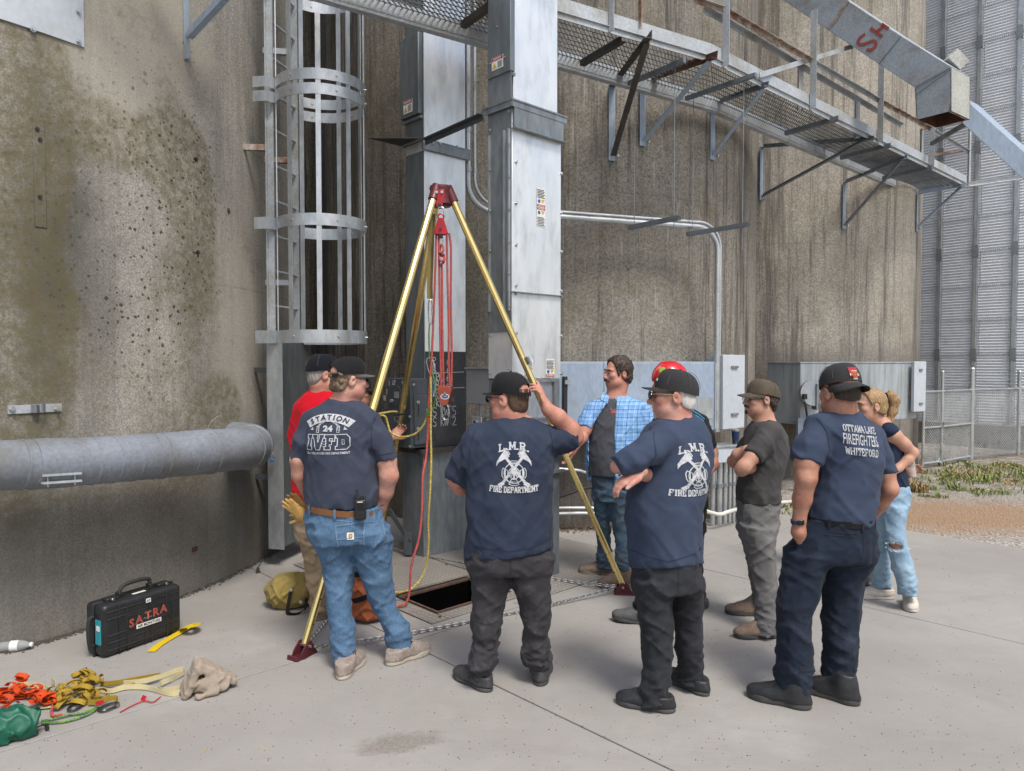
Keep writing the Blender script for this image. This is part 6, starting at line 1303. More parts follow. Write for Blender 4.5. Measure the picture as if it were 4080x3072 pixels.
def make_shades(parent, c, H, s=1., lens=None, frame=None, w=.030, h=.021):
 P = lambda x, y, z: Vector(c) + H @ (Vector((x, y, z))*s); mb = MB()
 for sx in (-1, 1):
  pts_ = []; M0 = H @ Matrix.Rotation(R(-sx*14), 3, 'Z')
  poly = [(w*s*math.cos(a)*(1-.12*max(0, -math.sin(a))), h*s*math.sin(a)) for a in [2*math.pi*k/14 for k in range(14)]]
  o = P(sx*.034, .116, .004); mb.prism(poly, o, M0.col[0], M0.col[2], M0.col[1], -.001, .0025)
 L = mb.build('sunglasses', lens or M['lens'], parent, smooth=True)
 fr_ = MB()
 for sx in (-1, 1): fr_.tube([P(sx*.064, .106, .012), P(sx*.078, .07, .012), P(sx*.086, .01, .01), P(sx*.086, -.012, -.004)], .0022*s, 6)
 fr_.tube([P(-.01, .122, .010), P(0, .124, .012), P(.01, .122, .010)], .0022*s, 6); fr_.build('glasses_frame', frame or M['black_plastic'], L, smooth=True)
 return L
def shoe_meshes(kind):
 F = Field((-.075, -.17, -.02), (.075, .17, .17), .006); hi = kind in ('boot', 'work')
 F.slab((0, -.09, .03), (0, -.085, .08), .040, .052, .037, .046, .02); F.ell((0, .0, .035), (.043, .115, .040), None, .03); F.ell((.004, .085, .032), (.047, .062, .034), None, .03); F.cone((0, -.075, .06), (0, -.08, .125 if hi else .095), .042, .044, .03); F.cone((0, .03, .055), (0, -.05, .10), .033, .038, .04)
 F.cut((0, 0, .022), (0, 0, -1)); F.cut((0, 0, .15 if hi else .088), (0, -.1, 1)); F.wrinkle(.004, (40, 22, 30), 5, False)
 up_ = F.mesh('upper')
 S = Field((-.08, -.18, -.02), (.08, .18, .06), .006); th = .034 if kind in ('wedge', 'work', 'run') else .026
 S.slab((0, -.085, -.01), (0, -.085, th), .043, .055, .042, .054, .01); S.ell((0, 0, .01), (.040, .125, .06), None, .02); S.slab((.004, .07, -.01), (.004, .072, th), .052, .072, .051, .070, .03)
 S.cut((0, 0, 0), (0, 0, -1)); S.cut((0, 0, th), (0, -.03 if kind != 'wedge' else 0, 1)); S.cut((0, .13, .0), (0, .5, -1))
 so = S.mesh('sole')
 la = MB()
 for k, y in enumerate((.0, .022, .044)): la.tube([(-.026, y, .083-y*.42), (0, y+.004, .094-y*.50), (.026, y, .083-y*.42)], .0028, 5)
 la.tube([(-.012, .0, .096), (-.03, .012, .10), (-.034, -.012, .092)], .0024, 5); la.tube([(.012, .0, .096), (.03, .012, .10), (.034, -.012, .092)], .0024, 5)
 return up_, so, la.mesh('laces', True)
SHOE_CACHE = {}
def make_shoe(parent, heel, toe, upper, sole, kind='slip', scale=1., laces=True, lift=0.):
 if kind not in SHOE_CACHE: SHOE_CACHE[kind] = shoe_meshes(kind)
 a, b = Vector(heel), Vector(toe); d = (b-a); d.z = 0; d.normalize(); yaw = math.atan2(d.x, d.y); c = a + d*.115*scale; c.z = 0.0
 M4 = Matrix.Translation(c) @ Matrix.Rotation(-yaw, 4, 'Z') @ Matrix.Rotation(lift, 4, 'X') @ Matrix.Scale(scale, 4); u_, s_, l_ = SHOE_CACHE[kind]
 def mk(nm, me, mat, par):
  m2 = me.copy(); m2.transform(M4); m2.materials.clear(); return put(nm, m2, mat, par)
 o = mk('shoe', u_, upper, parent); mk('shoe_sole', s_, sole, o)
 if laces: mk('shoe_laces', l_, sole if kind == 'run' else M['black_web'], o)
 return o
# ---------------------------------------------------------------- printing on cloth
def project_print(me, target, origin, d, ax, up, mat, name, parent, lift=.0035, maxe=.022):
 bm = bmesh.new(); bm.from_mesh(me); bmesh.ops.triangulate(bm, faces=bm.faces)
 for _ in range(3):
  es = [e for e in bm.edges if e.calc_length() > maxe]
  if not es: break
  bmesh.ops.subdivide_edges(bm, edges=es, cuts=1); bmesh.ops.triangulate(bm, faces=bm.faces)
 t = BVHTree.FromPolygons([v.co[:] for v in target.vertices], [p.vertices[:] for p in target.polygons]); d = Vector(d).normalized(); bad = []
 for v in bm.verts:
  s = Vector(origin) + Vector(ax)*v.co.x + Vector(up)*v.co.y - d*.7; h = t.ray_cast(s, d)
  if h[0] is None: bad.append(v)
  else: v.co = h[0] - d*lift*.6 + (h[1] if h[1].dot(d) < 0 else -h[1])*lift*.5
 if bad: bmesh.ops.delete(bm, geom=bad, context='VERTS')
 o = bpy.data.meshes.new(name); bm.to_mesh(o); bm.free(); bpy.data.meshes.remove(me); return put(name, o, mat, parent)
class Art:
 def __init__(s): s.mb = MB()
 def poly(s, pts): s.mb.add([(x, y, 0) for x, y in pts], [tuple(range(len(pts)))]); return s
 def line(s, pts, w, closed=False):
  n = len(pts); P = [Vector((x, y, 0)) for x, y in pts]
  for i in range(n if closed else n-1):
   a, b = P[i], P[(i+1) % n]; d = (b-a); d = d.normalized() if d.length > 0 else Vector((1, 0, 0)); q = Vector((-d.y, d.x, 0))*w/2; a2 = a - d*w*.4; b2 = b + d*w*.4; s.mb.add([a2-q, b2-q, b2+q, a2+q], [(0, 1, 2, 3)])
  return s
 def arc(s, cx, cy, r, a0, a1, w, n=20): return s.line([(cx+r*math.cos(a0+(a1-a0)*k/n), cy+r*math.sin(a0+(a1-a0)*k/n)) for k in range(n+1)], w)
 def disc(s, cx, cy, r, n=16): return s.poly([(cx+r*math.cos(2*math.pi*k/n), cy+r*math.sin(2*math.pi*k/n)) for k in range(n)])
 def text(s, t, cx, cy, h, w=None, bold=.02, fn=None):
  me = text_mesh(t, h*1.37, bold*h); xs = [v.co.x for v in me.vertices]; k = w/(max(xs)-min(xs)) if w else 1.; xm = (max(xs)+min(xs))/2
  vs_ = []
  for v in me.vertices:
   x, y = (v.co.x-xm)*k, v.co.y; x, y = fn(x, y) if fn else (x, y); vs_.append((cx+x, cy+y, 0))
  s.mb.add(vs_, [tuple(p.vertices) for p in me.polygons]); bpy.data.meshes.remove(me); return s
 def slab_text(s, t, cx, cy, h, w, sw=.2, fn=None):
  G_ = {'L': [[(.15, 1), (.15, 0), (.85, 0), (.85, .25)]], 'M': [[(.1, 0), (.1, 1), (.5, .25), (.9, 1), (.9, 0)]], 'R': [[(.15, 0), (.15, 1), (.7, 1), (.8, .75), (.7, .5), (.15, .5)], [(.5, .5), (.85, 0)]], '.': [[(.4, .02), (.55, .02)]], 'F': [[(.15, 0), (.15, 1), (.85, 1), (.85, .78)], [(.15, .52), (.6, .52)]], 'I': [[(.5, 0), (.5, 1)]], 'E': [[(.85, .78), (.85, 1), (.15, 1), (.15, 0), (.85, 0), (.85, .22)], [(.15, .52), (.6, .52)]], 'D': [[(.15, 0), (.15, 1), (.6, 1), (.85, .75), (.85, .25), (.6, 0), (.15, 0)]], 'P': [[(.15, 0), (.15, 1), (.7, 1), (.82, .75), (.7, .48), (.15, .48)]], 'A': [[(.05, 0), (.5, 1), (.95, 0)], [(.25, .35), (.75, .35)]], 'T': [[(.5, 0), (.5, 1)], [(.05, .78), (.05, 1), (.95, 1), (.95, .78)]], 'N': [[(.12, 0), (.12, 1), (.88, 0), (.88, 1)]], 'O': [[(.5, 1), (.15, .8), (.12, .2), (.5, 0), (.88, .2), (.85, .8), (.5, 1)]], 'W': [[(.0, 1), (.25, 0), (.5, .8), (.75, 0), (1, 1)]], 'K': [[(.15, 0), (.15, 1)], [(.8, 1), (.2, .45), (.85, 0)]], 'H': [[(.12, 0), (.12, 1)], [(.88, 0), (.88, 1)], [(.12, .5), (.88, .5)]]}
  SER = {'L': [(.15, 1), (.15, 0)], 'M': [(.1, 0), (.9, 0), (.1, 1), (.9, 1)], 'R': [(.15, 0), (.85, 0), (.15, 1)], 'F': [(.15, 0)], 'I': [(.5, 0), (.5, 1)], 'P': [(.15, 0)], 'A': [(.05, 0), (.95, 0)], 'T': [(.5, 0)], 'N': [(.12, 0), (.12, 1), (.88, 1)], 'K': [(.15, 0), (.15, 1), (.8, 1), (.85, 0)], 'H': [(.12, 0), (.12, 1), (.88, 0), (.88, 1)], 'W': [(0, 1), (1, 1), (.5, .8)], 'D': [(.15, 0), (.15, 1)]}
  wid = [.45 if c in ' .' else (.62 if c == 'I' else 1.) for c in t]; tot = sum(wid); cw = w/tot; x0 = -w/2
  f2 = fn or (lambda x, y: (x, y))
  for c, wd in zip(t, wid):
   if c != ' ':
    ox = x0 + (wd-1)*cw/2 if c in 'I.' else x0; sc_ = cw*.86
    for st in G_[c]: s.line([tuple(a+b for a, b in zip((cx, cy), f2(ox+cw*.07+px*sc_, (py-.5)*h))) for px, py in st], sw*h)
    for px, py in SER.get(c, ()): s.line([tuple(a+b for a, b in zip((cx, cy), f2(ox+cw*.07+(px+dx)*sc_, (py-.5)*h))) for dx in (-.17, .17)], sw*h*.6)
   x0 += wd*cw
  return s
 def done(s): return s.mb.mesh('art')
def lmr_art():
 a = Art(); bend = lambda k: (lambda x, y: (x, y - k*x*x))
 a.slab_text('L.M.R.', 0, .105, .032, .15, .22, bend(2.6)); a.slab_text('FIRE DEPARTMENT', 0, -.105, .026, .235, .2, lambda x, y: (x*(1-y*1.0), y + .5*x*x))
 for sx in (-1, 1):
  T = lambda pts_: [(sx*x, y) for x, y in pts_]
  a.line(T([(-.058, -.078), (-.045, -.06), (.045, .055)]), .013); a.line(T([(-.068, -.083), (-.055, -.075)]), .018)
  a.poly(T([(.022, .052), (.052, .038), (.072, .026), (.085, .006), (.082, .03), (.070, .05), (.045, .085), (.028, .075)])[::sx])
  a.line(T([(.028, .062), (.045, .088), (.036, .092), (.020, .066)]), .004, True)
 q = Art()
 for r, w in ((.048, .0045), (.026, .004)): a.arc(0, -.025, r, 0, 2*math.pi, w, 28)
 for k in range(8):
  an = math.pi/4*k; a.line([(math.cos(an)*.006, -.025+math.sin(an)*.006), (math.cos(an)*.02, -.025+math.sin(an)*.02)], .005 if k % 2 else .008)
 for k in range(4):
  an = math.pi/2*k; c_, s_ = math.cos(an), math.sin(an); L = [(.030, -.012), (.052, -.024), (.058, -.012), (.058, .012), (.052, .024), (.030, .012)]; a.line([(x*c_-y*s_, -.025+x*s_+y*c_) for x, y in L], .0035, True)
 a.text('FIRE', 0, .020, .012, .034); a.text('RESCUE', 0, -.069, .010, .036); a.disc(0, -.025, .009); a.line([(-.043, -.04), (-.043, -.012)], .006); a.line([(.043, -.04), (.043, -.012)], .007)
 return a.done()
def outline(a, P, ox, w, inner=True):
 a.line([(x+ox, y) for x, y in P], w, True)
def station_art():
 a = Art(); n = 16; cx, cy, r0, r1 = 0, -.09, .175, .222; pts_ = [(cx+r1*math.sin(t)*1.02, cy+r1*math.cos(t)) for t in [R(-38+76*k/n) for k in range(n+1)]] + [(cx+r0*math.sin(t), cy+r0*math.cos(t)) for t in [R(38-76*k/n) for k in range(n+1)]]
 for k in range(n): a.poly([pts_[k], pts_[2*n+1-k], pts_[2*n-k], pts_[k+1]])
 a.poly([(-.105, .035), (-.085, .035), (-.09, .055)]); a.poly([(.085, .035), (.105, .035), (.09, .055)])
 a.text('24', 0, .042, .034, .058, .07); a.arc(0, .03, .065, R(20), R(160), .003); a.arc(0, .03, .058, R(20), R(160), .002); a.line([(-.05, .065), (-.02, .085)], .003); a.line([(.05, .065), (.02, .085)], .003)
 for x in (-.058, .058): a.line([(x-.006, .02), (x-.006, .058), (x+.006, .058), (x+.006, .02)], .003, True); a.line([(x-.006, .035), (x+.006, .035)], .0025); a.line([(x-.006, .047), (x+.006, .047)], .0025)
 def blk(ch, ox, w):
  h0, h1 = -.082, .008; s_ = .3*w
  if ch == 'I': P = [(0, h1), (w*.62, h1), (w*.62, h1-.022), (w*.5, h1-.022), (w*.5, h0+.022), (w*.62, h0+.022), (w*.62, h0), (0, h0), (0, h0+.022), (w*.12, h0+.022), (w*.12, h1-.022), (0, h1-.022)]
  if ch == 'V': P = [(0, h1), (w*.45, h1), (w*.45, h1-.02), (w*.4, h1-.02), (w*.52, h0+.045), (w*.62, h1-.02), (w*.58, h1-.02), (w*.58, h1), (w, h1), (w, h1-.02), (w*.93, h1-.02), (w*.68, h0), (w*.36, h0), (w*.07, h1-.02), (0, h1-.02)]
  if ch == 'F': P = [(0, h1), (w, h1), (w, h1-.04), (w*.78, h1-.04), (w*.78, h1-.024), (w*.5, h1-.024), (w*.5, h1-.038), (w*.72, h1-.038), (w*.72, h1-.060), (w*.5, h1-.060), (w*.5, h0+.02), (w*.62, h0+.02), (w*.62, h0), (0, h0), (0, h0+.02), (w*.14, h0+.02), (w*.14, h1-.022), (0, h1-.022)]
  if ch == 'D': P = [(0, h1), (w*.75, h1), (w, h1-.02), (w, h0+.02), (w*.75, h0), (0, h0), (0, h0+.02), (w*.12, h0+.02), (w*.12, h1-.022), (0, h1-.022)]; a.line([(ox+w*.45, h1-.03), (ox+w*.6, h1-.03), (ox+w*.6, h0+.03), (ox+w*.45, h0+.03)], .0028, True)
  P = [(x+ox, y) for x, y in P]; a.line(P, .0045, True); mx = sum(p[0] for p in P)/len(P); my = (h0+h1)/2
 blk('I', -.118, .05); blk('V', -.086, .072); blk('F', -.012, .055); blk('D', .048, .07)
 for y in (-.03, -.045, -.06): a.arc(-.012, y+.012, .016, R(215), R(325), .002, 8)
 a.text('IDA VOLUNTEER FIRE DEPARTMENT', 0, -.104, .014, .236, .03); return a.done()
def station_letters():
 a = Art(); rr = .1985; L = 'STATION'; w = [1, 1, 1, 1, .55, 1.1, 1.05]; tot = sum(w); x = 0
 for ch, q in zip(L, w):
  th = R(-33) + R(66)*(x+q/2)/tot; x += q; me = text_mesh(ch, .040, .0016)
  vs_ = [(rr*math.sin(th)+v.co.x*math.cos(th)+v.co.y*math.sin(th), -.09+rr*math.cos(th)-v.co.x*math.sin(th)+v.co.y*math.cos(th), 0) for v in me.vertices]; a.mb.add(vs_, [tuple(p.vertices) for p in me.polygons]); bpy.data.meshes.remove(me)
 return a.done()
def ottawa_art():
 a = Art(); a.slab_text('OTTAWA LAKE', 0, .058, .032, .22, .13); a.text('FIREFIGHTERS', 0, .0, .056, .225, .012, None); a.slab_text('WHITEFORD', 0, -.058, .034, .20, .14); return a.done()
# ---------------------------------------------------------------- the people
def J(p, Y): return at(p[0], p[1], Y + (p[2] if len(p) > 2 else 0.))
def rings(rs, Y):
 o = []
 for r in rs:
  dy = r[4] if len(r) > 4 else 0.; y = Y+dy; o.append((at((r[1]+r[2])/2, r[0], y), (r[2]-r[1])/2*y/FPX, r[3]))
 return o
def bounds(pts, m=.14):
 a = np.array([list(p) for p in pts]); return a.min(0)-m, a.max(0)+m
def garment_top(Y, torso, sleeves, hem=None, mat=None, parent=None, name='shirt', seed=1, inflate=0., wr=1., hole=None, h=.0085, collar=None, post=None):
 R_ = rings(torso, Y); pts_ = [c + Vector((s*w, s*d, 0)) for c, w, d in R_ for s in (-1, 1)] + [J(p, Y) for sl in sleeves for p in sl]; lo, hi = bounds(pts_, .1); F = Field(lo, hi, h)
 F.loft([(c, w+inflate, d+inflate) for c, w, d in R_])
 for sl in sleeves:
  P = [J(p, Y) for p in sl]; rr = [p[3]*(Y+p[2])/FPX + inflate for p in sl]
  for i in range(len(P)-1): F.cone(P[i], P[i+1], rr[i], rr[i+1], .035 if i == 0 else .02, flat=(i == len(P)-2))
 F.fold(.022*wr, seed, (4.5, 4.5, 4.5)); F.fold(.012*wr, seed+9, (9, 9, 9))
 if hem: F.cut(at(hem[0], hem[1], Y), hem[2])
 if collar: F.cut(at(collar[0], collar[1], Y), collar[2])
 if post: post(F)
 return put(name, F.mesh(name), mat, parent)
def garment_legs(Y, hips, legs, mat, parent, top=None, seed=2, h=.0085, wr=1., name='trousers', post=None, stack=1.):
 R_ = rings(hips, Y); LR = [[(at((r[1]+r[2])/2, r[0], Y+r[3]), (r[2]-r[1])/2*(Y+r[3])/FPX) for r in L] for L in legs]
 pts_ = [c + Vector((s*w, s*d, 0)) for c, w, d in R_ for s in (-1, 1)] + [c + Vector((s*w, s*w, 0)) for L in LR for c, w in L for s in (-1, 1)]; lo, hi = bounds(pts_, .07); F = Field(lo, hi, h)
 F.loft(R_); zhem = []
 for L in LR:
  dl = R_[-1][2]; F.loft([(c, w, max(w*1.06, dl*.9) if i == 0 else (w*.75 + dl*.27 if i == 1 else w*1.07)) for i, (c, w) in enumerate(L)], .035)
  zhem.append(L[-1][0].z)
 z0 = min(zhem)
 F.fold(.022*wr, seed, (5, 5, 7)); F.fold(.014*wr, seed+11, (9, 9, 14)); F.fold(.03*wr*stack, seed+4, (7, 7, 20), zlim=(z0+.36, z0+.06))
 if top is not None: F.cut(at(top[0], top[1], Y), top[2] if len(top) > 2 else (0, 0, 1))
 if post: post(F)
 return put(name, F.mesh(name), mat, parent)
def body_mesh(Y, torso, arms, head, mat, parent, hands=(), h=.006, extra=None, arm_k=.02):
 R_ = rings(torso, Y)[:4]; pts_ = [c + Vector((s*w, 0, 0)) for c, w, d in R_ for s in (-1, 1)] + [J(p, Y) for a in arms for p in a] + [head['c'] + Vector((0, 0, .16)), head['c'] - Vector((.12, .12, .15)), head['c'] + Vector((.12, .12, 0))] + [Vector(q['w']) + Vector(q['d']).normalized()*.16 for q in hands]
 lo, hi = bounds(pts_, .09); F = Field(lo, hi, h)
 for (c, w, d), (c2, w2, d2) in zip(R_, R_[1:]): F.slab(c, c2, max(w-.035, .03), max(d-.03, .03), max(w2-.035, .03), max(d2-.03, .03), .02)
 for a in arms:
  P = [J(p, Y) for p in a]; rr = [p[3]*(Y+p[2])/FPX for p in a]
  for i in range(len(P)-1): F.cone(P[i], P[i+1], rr[i], rr[i+1], arm_k)
 for q in hands: sculpt_hand(F, q['w'], q['d'], q['pn'], q.get('side', 1), q.get('curl', (.35, .4, .45, .5)), q.get('s', 1.), q.get('thumb', (.8, .35)), q.get('spread', .1))
 sculpt_head(F, head['c'], head['H'], head.get('s', 1.), head.get('nose', 1.), head.get('jaw', 1.), R_[0][0] + Vector((0, 0, -.02)), head.get('fat', 0.), head.get('neck', .062))
 if extra: extra(F)
 return put('body', F.mesh('body'), mat, parent)
def belt(Y, ring, mat, parent, hgt=.036, grow=.012, tilt=0., name='belt'):
 (c, w, d), = rings([ring], Y); mb = MB(); n = 40; P = [c + Vector(((w+grow)*math.cos(2*math.pi*k/n), (d+grow)*math.sin(2*math.pi*k/n), tilt*math.cos(2*math.pi*k/n))) for k in range(n+1)]; mb.ribbon(P, hgt, .005, [Z3]*(n+1)); return mb.build(name, mat, parent, smooth=True)
def loops(Y, ring, angs, mat, parent, grow=.016, tilt=0., hgt=.055):
 (c, w, d), = rings([ring], Y)
 for a in angs:
  a = R(a); p = c + Vector(((w+grow)*math.cos(a), (d+grow)*math.sin(a), tilt*math.cos(a))); t = Vector((-math.sin(a)*w, math.cos(a)*d, 0)).normalized(); nn = Vector((math.cos(a), math.sin(a), 0)); MB().box(p, (.014, .005, hgt), Matrix((t, t.cross(Z3), Z3)).transposed()).build('belt_loop', mat, parent)
def face_bits(parent, c, H, s=1., brow=None, moust=None, eyes=True, beard=None):
 P = lambda x, y, z: Vector(c) + H @ (Vector((x, y, z))*s)
 EYE = simple('eye_white', (.34, .30, .28), rough=.3) if eyes else None
 if eyes:
  for sx in (-1, 1):
   e = MB().ball(P(sx*.031, .0855, .006), .0105*s, 8).build('eye', EYE, parent, smooth=True); MB().ball(P(sx*.031, .0965, .005), .0048*s, 6).build('iris', M['ink'], e, smooth=True)
 if brow:
  for sx in (-1, 1): MB().tube([P(sx*.012, .104, .024), P(sx*.03, .102, .030), P(sx*.048, .088, .024)], [.004*s, .005*s, .003*s], 6).build('eyebrow', brow, parent, smooth=True)
 if moust: MB().tube([P(-.034, .088, -.062), P(-.018, .104, -.050), P(0, .110, -.047), P(.018, .104, -.050), P(.034, .088, -.062)], [.004*s, .008*s, .0085*s, .008*s, .004*s], 8).build('moustache', moust, parent, smooth=True)
 if beard:
  F = Field(P(0, 0, 0)-Vector((.14,)*3), P(0, 0, 0)+Vector((.14,)*3), .006); F.ell(P(0, .056, -.096), (.040*s, .046*s, .034*s), H, .01); F.ell(P(0, .04, -.03), (.05*s, .052*s, .055*s), H, .006, True); F.wrinkle(.006, (60, 60, 40), 4, False); put('beard', F.mesh('beard'), beard, parent)
def seams(tr, polys, Y, w=.004, nm='trouser_seam', mat=None):
 for pl_ in polys:
  c = at(pl_[0][0], pl_[0][1], Y-.3); k_ = (Y-.1)/FPX; a = Art(); a.line([((x-pl_[0][0])*k_, -(y-pl_[0][1])*k_) for x, y in pl_], w); project_print(a.done(), tr.data, at(pl_[0][0], pl_[0][1], Y-.1), Vector((0, 1, 0)), Vector((1, 0, 0)), Z3, mat or C_['blackp'], nm, tr, .003)
# skip heads' frame helper
def hd(px, py, Y, yaw, pitch=0., roll=0., **k): return dict(c=at(px, py, Y), H=yaw_m(yaw, pitch, roll), **k)
# ---- 1: the man with the STATION print, hand in pocket, seen from behind
Y = 4.3
pr = thing('person', 'man in navy Station 24 shirt and blue jeans, seen from behind', 'person', (G(1440, 2650).x, Y, 0))
T1 = [(1580, 1322, 1410, .055), (1608, 1276, 1455, .085), (1640, 1232, 1490, .112), (1690, 1210, 1500, .135), (1786, 1198, 1490, .15), (1858, 1212, 1500, .155), (1930, 1215, 1510, .162), (1985, 1217, 1512, .165), (2014, 1224, 1508, .16)]
SL1 = [[(1250, 1690, .02, 50), (1212, 1760, .0, 46), (1190, 1838, .0, 41)], [(1462, 1690, .02, 56), (1512, 1760, .0, 50), (1540, 1832, .0, 45)]]
sh = garment_top(Y, T1, SL1, None, C_['navy1'], pr, seed=1)
h1 = hd(1390, 1513, Y, 56, -4, 0, s=1.0, fat=.006)
body_mesh(Y, T1, [[(1250, 1690, .02, 38), (1192, 1830, 0, 36), (1196, 1890, .03, 33), (1228, 1960, .14, 28), (1262, 2010, .2, 24)], [(1462, 1690, .02, 40), (1540, 1830, 0, 39), (1549, 1895, .0, 38), (1535, 1960, .03, 32), (1516, 2020, .06, 23), (1496, 2060, .06, 25)]], h1, SK['pale'], pr)
HP1 = [(2014, 1220, 1512, .158), (2070, 1212, 1530, .17), (2120, 1228, 1548, .175), (2150, 1240, 1554, .165)]
LG1 = [[(2110, 1226, 1398, .0), (2180, 1256, 1406, .0), (2242, 1280, 1410, 0), (2302, 1292, 1408, 0), (2367, 1296, 1404, -.01), (2432, 1304, 1404, -.03), (2497, 1312, 1414, -.05), (2562, 1319, 1417, -.07), (2614, 1324, 1412, -.08), (2634, 1326, 1410, -.08)], [(2110, 1396, 1546, .0), (2180, 1408, 1556, .01), (2242, 1420, 1562, .02), (2302, 1442, 1564, .03), (2367, 1462, 1574, .05), (2432, 1488, 1590, .05), (2484, 1516, 1622, .05), (2531, 1534, 1636, .05), (2582, 1548, 1638, .04)]]
tr = garment_legs(Y, HP1, LG1, C_['jean1'], pr, (1360, 2016, (0, 0, 1)), 2, wr=.9)
belt(Y, (2024, 1222, 1511, .160), simple('tan_leather_belt', (.20, .085, .03), (.16, .065, .022), 12., .5), pr, .036, .006, -.022)
loops(Y, (2026, 1222, 1511, .160), (-140, -92, -45, -20), C_['jean1'], pr, .011, -.022)
make_shoe(pr, G(1362, 2704), G(1432, 2628), LEA['tan'], SOLE['cream'], 'wedge', 1.08); make_shoe(pr, G(1556, 2648), G(1720, 2588), LEA['tan'], SOLE['cream'], 'wedge', 1.1)
cap, P = make_cap(pr, h1['c'], h1['H'], CAP['black'], CAP['greybrim'], 1.0, opening=True, tilt=4, base=.036)
pt = cap_patch(cap, P, -155, .088, .034, .026, simple('maroon_patch', (.13, .02, .03)), 'cap_patch')
make_hair(pr, h1['c'], h1['H'], HAIR['curly'], 1.0, .006, .02, -.066, curl=.018, capz=.045)
make_shades(pr, h1['c'], h1['H'])
bkd = yaw_m(8).col[1]; ax1 = yaw_m(8).col[0]; o1 = at(1316, 1734, Y-.1)
project_print(station_art(), sh.data, o1, bkd, ax1*1.06+Z3*.02, Z3*.95, PW, 'shirt_print', sh); project_print(station_letters(), sh.data, o1, bkd, ax1*1.06+Z3*.02, Z3*.95, C_['navy1'], 'print_letters', sh, .006)
MB().tube([h1['c'] + Vector((.075*math.cos(a)-.022, .06*math.sin(a)-.01, -.142 + .018*math.sin(a) - .01*math.cos(a))) for a in [2*math.pi*k/24 for k in range(25)]], .0028, 6).build('neck_chain', M['steel'], pr, smooth=True)
mbp = Art(); mbp.line([(-.075, .065), (.08, .085), (.085, -.05), (.015, -.08), (-.06, -.052)], .006, True); mbp.line([(-.066, -.01), (.083, .002)], .005); mbp.line([(-.085, .10), (.13, .075)], .004)
lighter = fabric('jean_stitching', (.16, .27, .40), None, 700., 22.)
project_print(mbp.done(), tr.data, at(1400, 2130, Y-.1), Vector((0, 1, 0)), Vector((1, 0, 0)), Z3, lighter, 'pocket_stitching', tr)
q = Art(); q.poly([(-.02, -.02), (.02, -.02), (.02, .02), (-.02, .02)]); lb = project_print(q.done(), tr.data, at(1407, 2124, Y-.1), Vector((0, 1, 0)), Vector((1, 0, 0)), Z3, M['white'], 'pocket_label', tr)
q = Art(); q.arc(0, 0, .0085, R(30), R(330), .007, 14); project_print(q.done(), tr.data, at(1408, 2123, Y-.1), Vector((0, 1, 0)), Vector((1, 0, 0)), Z3, simple('label_orange', (.5, .22, .04)), 'label_mark', tr, .006)
MB().tube([at(1525, 2008, Y+.05) + Vector((.034*math.cos(a), .034*math.sin(a), .012*math.cos(a))) for a in [2*math.pi*k/16 for k in range(17)]], .005, 6).build('wristband', simple('red_wristband', (.25, .01, .02)), pr, smooth=True)
rd = thing('two_way_radio', 'black two-way radio clipped on the tan belt at his back', 'radio', at(1432, 2060, Y-.17))
rc_ = at(1436, 2030, Y-.175); B_ = yaw_m(-3).to_3x3(); MB().box(rc_, (.062, .036, .115), B_).build('radio_body', M['black_plastic'], rd, bevel=.007)
MB().cyl(rc_ + B_ @ Vector((-.018, 0, .055)), rc_ + B_ @ Vector((-.018, 0, .115)), .008, 10).build('antenna', M['black_rubber'], rd, smooth=True)
for x in (.006, .022): MB().cyl(rc_ + B_ @ Vector((x, 0, .056)), rc_ + B_ @ Vector((x, 0, .076)), .0075, 10).build('knob', M['black_rubber'], rd, smooth=True)
MB().box(rc_ + B_ @ Vector((.002, -.0185, .018)), (.04, .003, .038), B_).build('screen', M['lens'], rd)
for k in range(4): MB().box(rc_ + B_ @ Vector((0, -.0185, -.02 - k*.008)), (.036, .003, .003), B_).build('speaker_slot', M['ink'], rd)
MB().box(rc_ + B_ @ Vector((-.0, -.0185, .046)), (.03, .002, .005), B_).build('name_strip', M['white'], rd)
gl = thing('work_gloves', 'pair of yellow leather work gloves stuck in his left pocket', 'gloves', at(1190, 2050, Y+.06))
for k, (w_, d_, cu) in enumerate(((at(1222, 2062, Y+.04), Vector((-.75, .1, .55)), (.1, .05, .0, -.05)), (at(1226, 2052, Y+.10), Vector((-.6, .1, .75)), (.25, .2, .1, .1)))):
 F = Field(Vector(w_)-Vector((.2, .2, .2)), Vector(w_)+Vector((.2, .2, .2)), .006); sculpt_hand(F, w_, d_, Vector((-.3, -.9, -.2)), -1 if k else -1, cu, 1.02, (1.0, .2), .18); F.cone(w_, Vector(w_) - d_.normalized()*.06, .032, .04, .02); F.wrinkle(.006, (30, 30, 30), k, False); put('glove', F.mesh('glove'), M['leather'], gl)
seams(sh, [[(1494, 1645), (1478, 1700), (1476, 1770), (1490, 1830)], [(1228, 1690), (1214, 1770), (1216, 1830)], [(1500, 1818), (1570, 1806)]], Y, .003, 'shirt_seam', C_['navy4'])
seams(tr, [[(1396, 2040), (1398, 2100), (1396, 2200)], [(1512, 2080), (1540, 2160), (1552, 2240)], [(1404, 2250), (1406, 2400), (1410, 2560)]], Y, .003, mat=lighter)
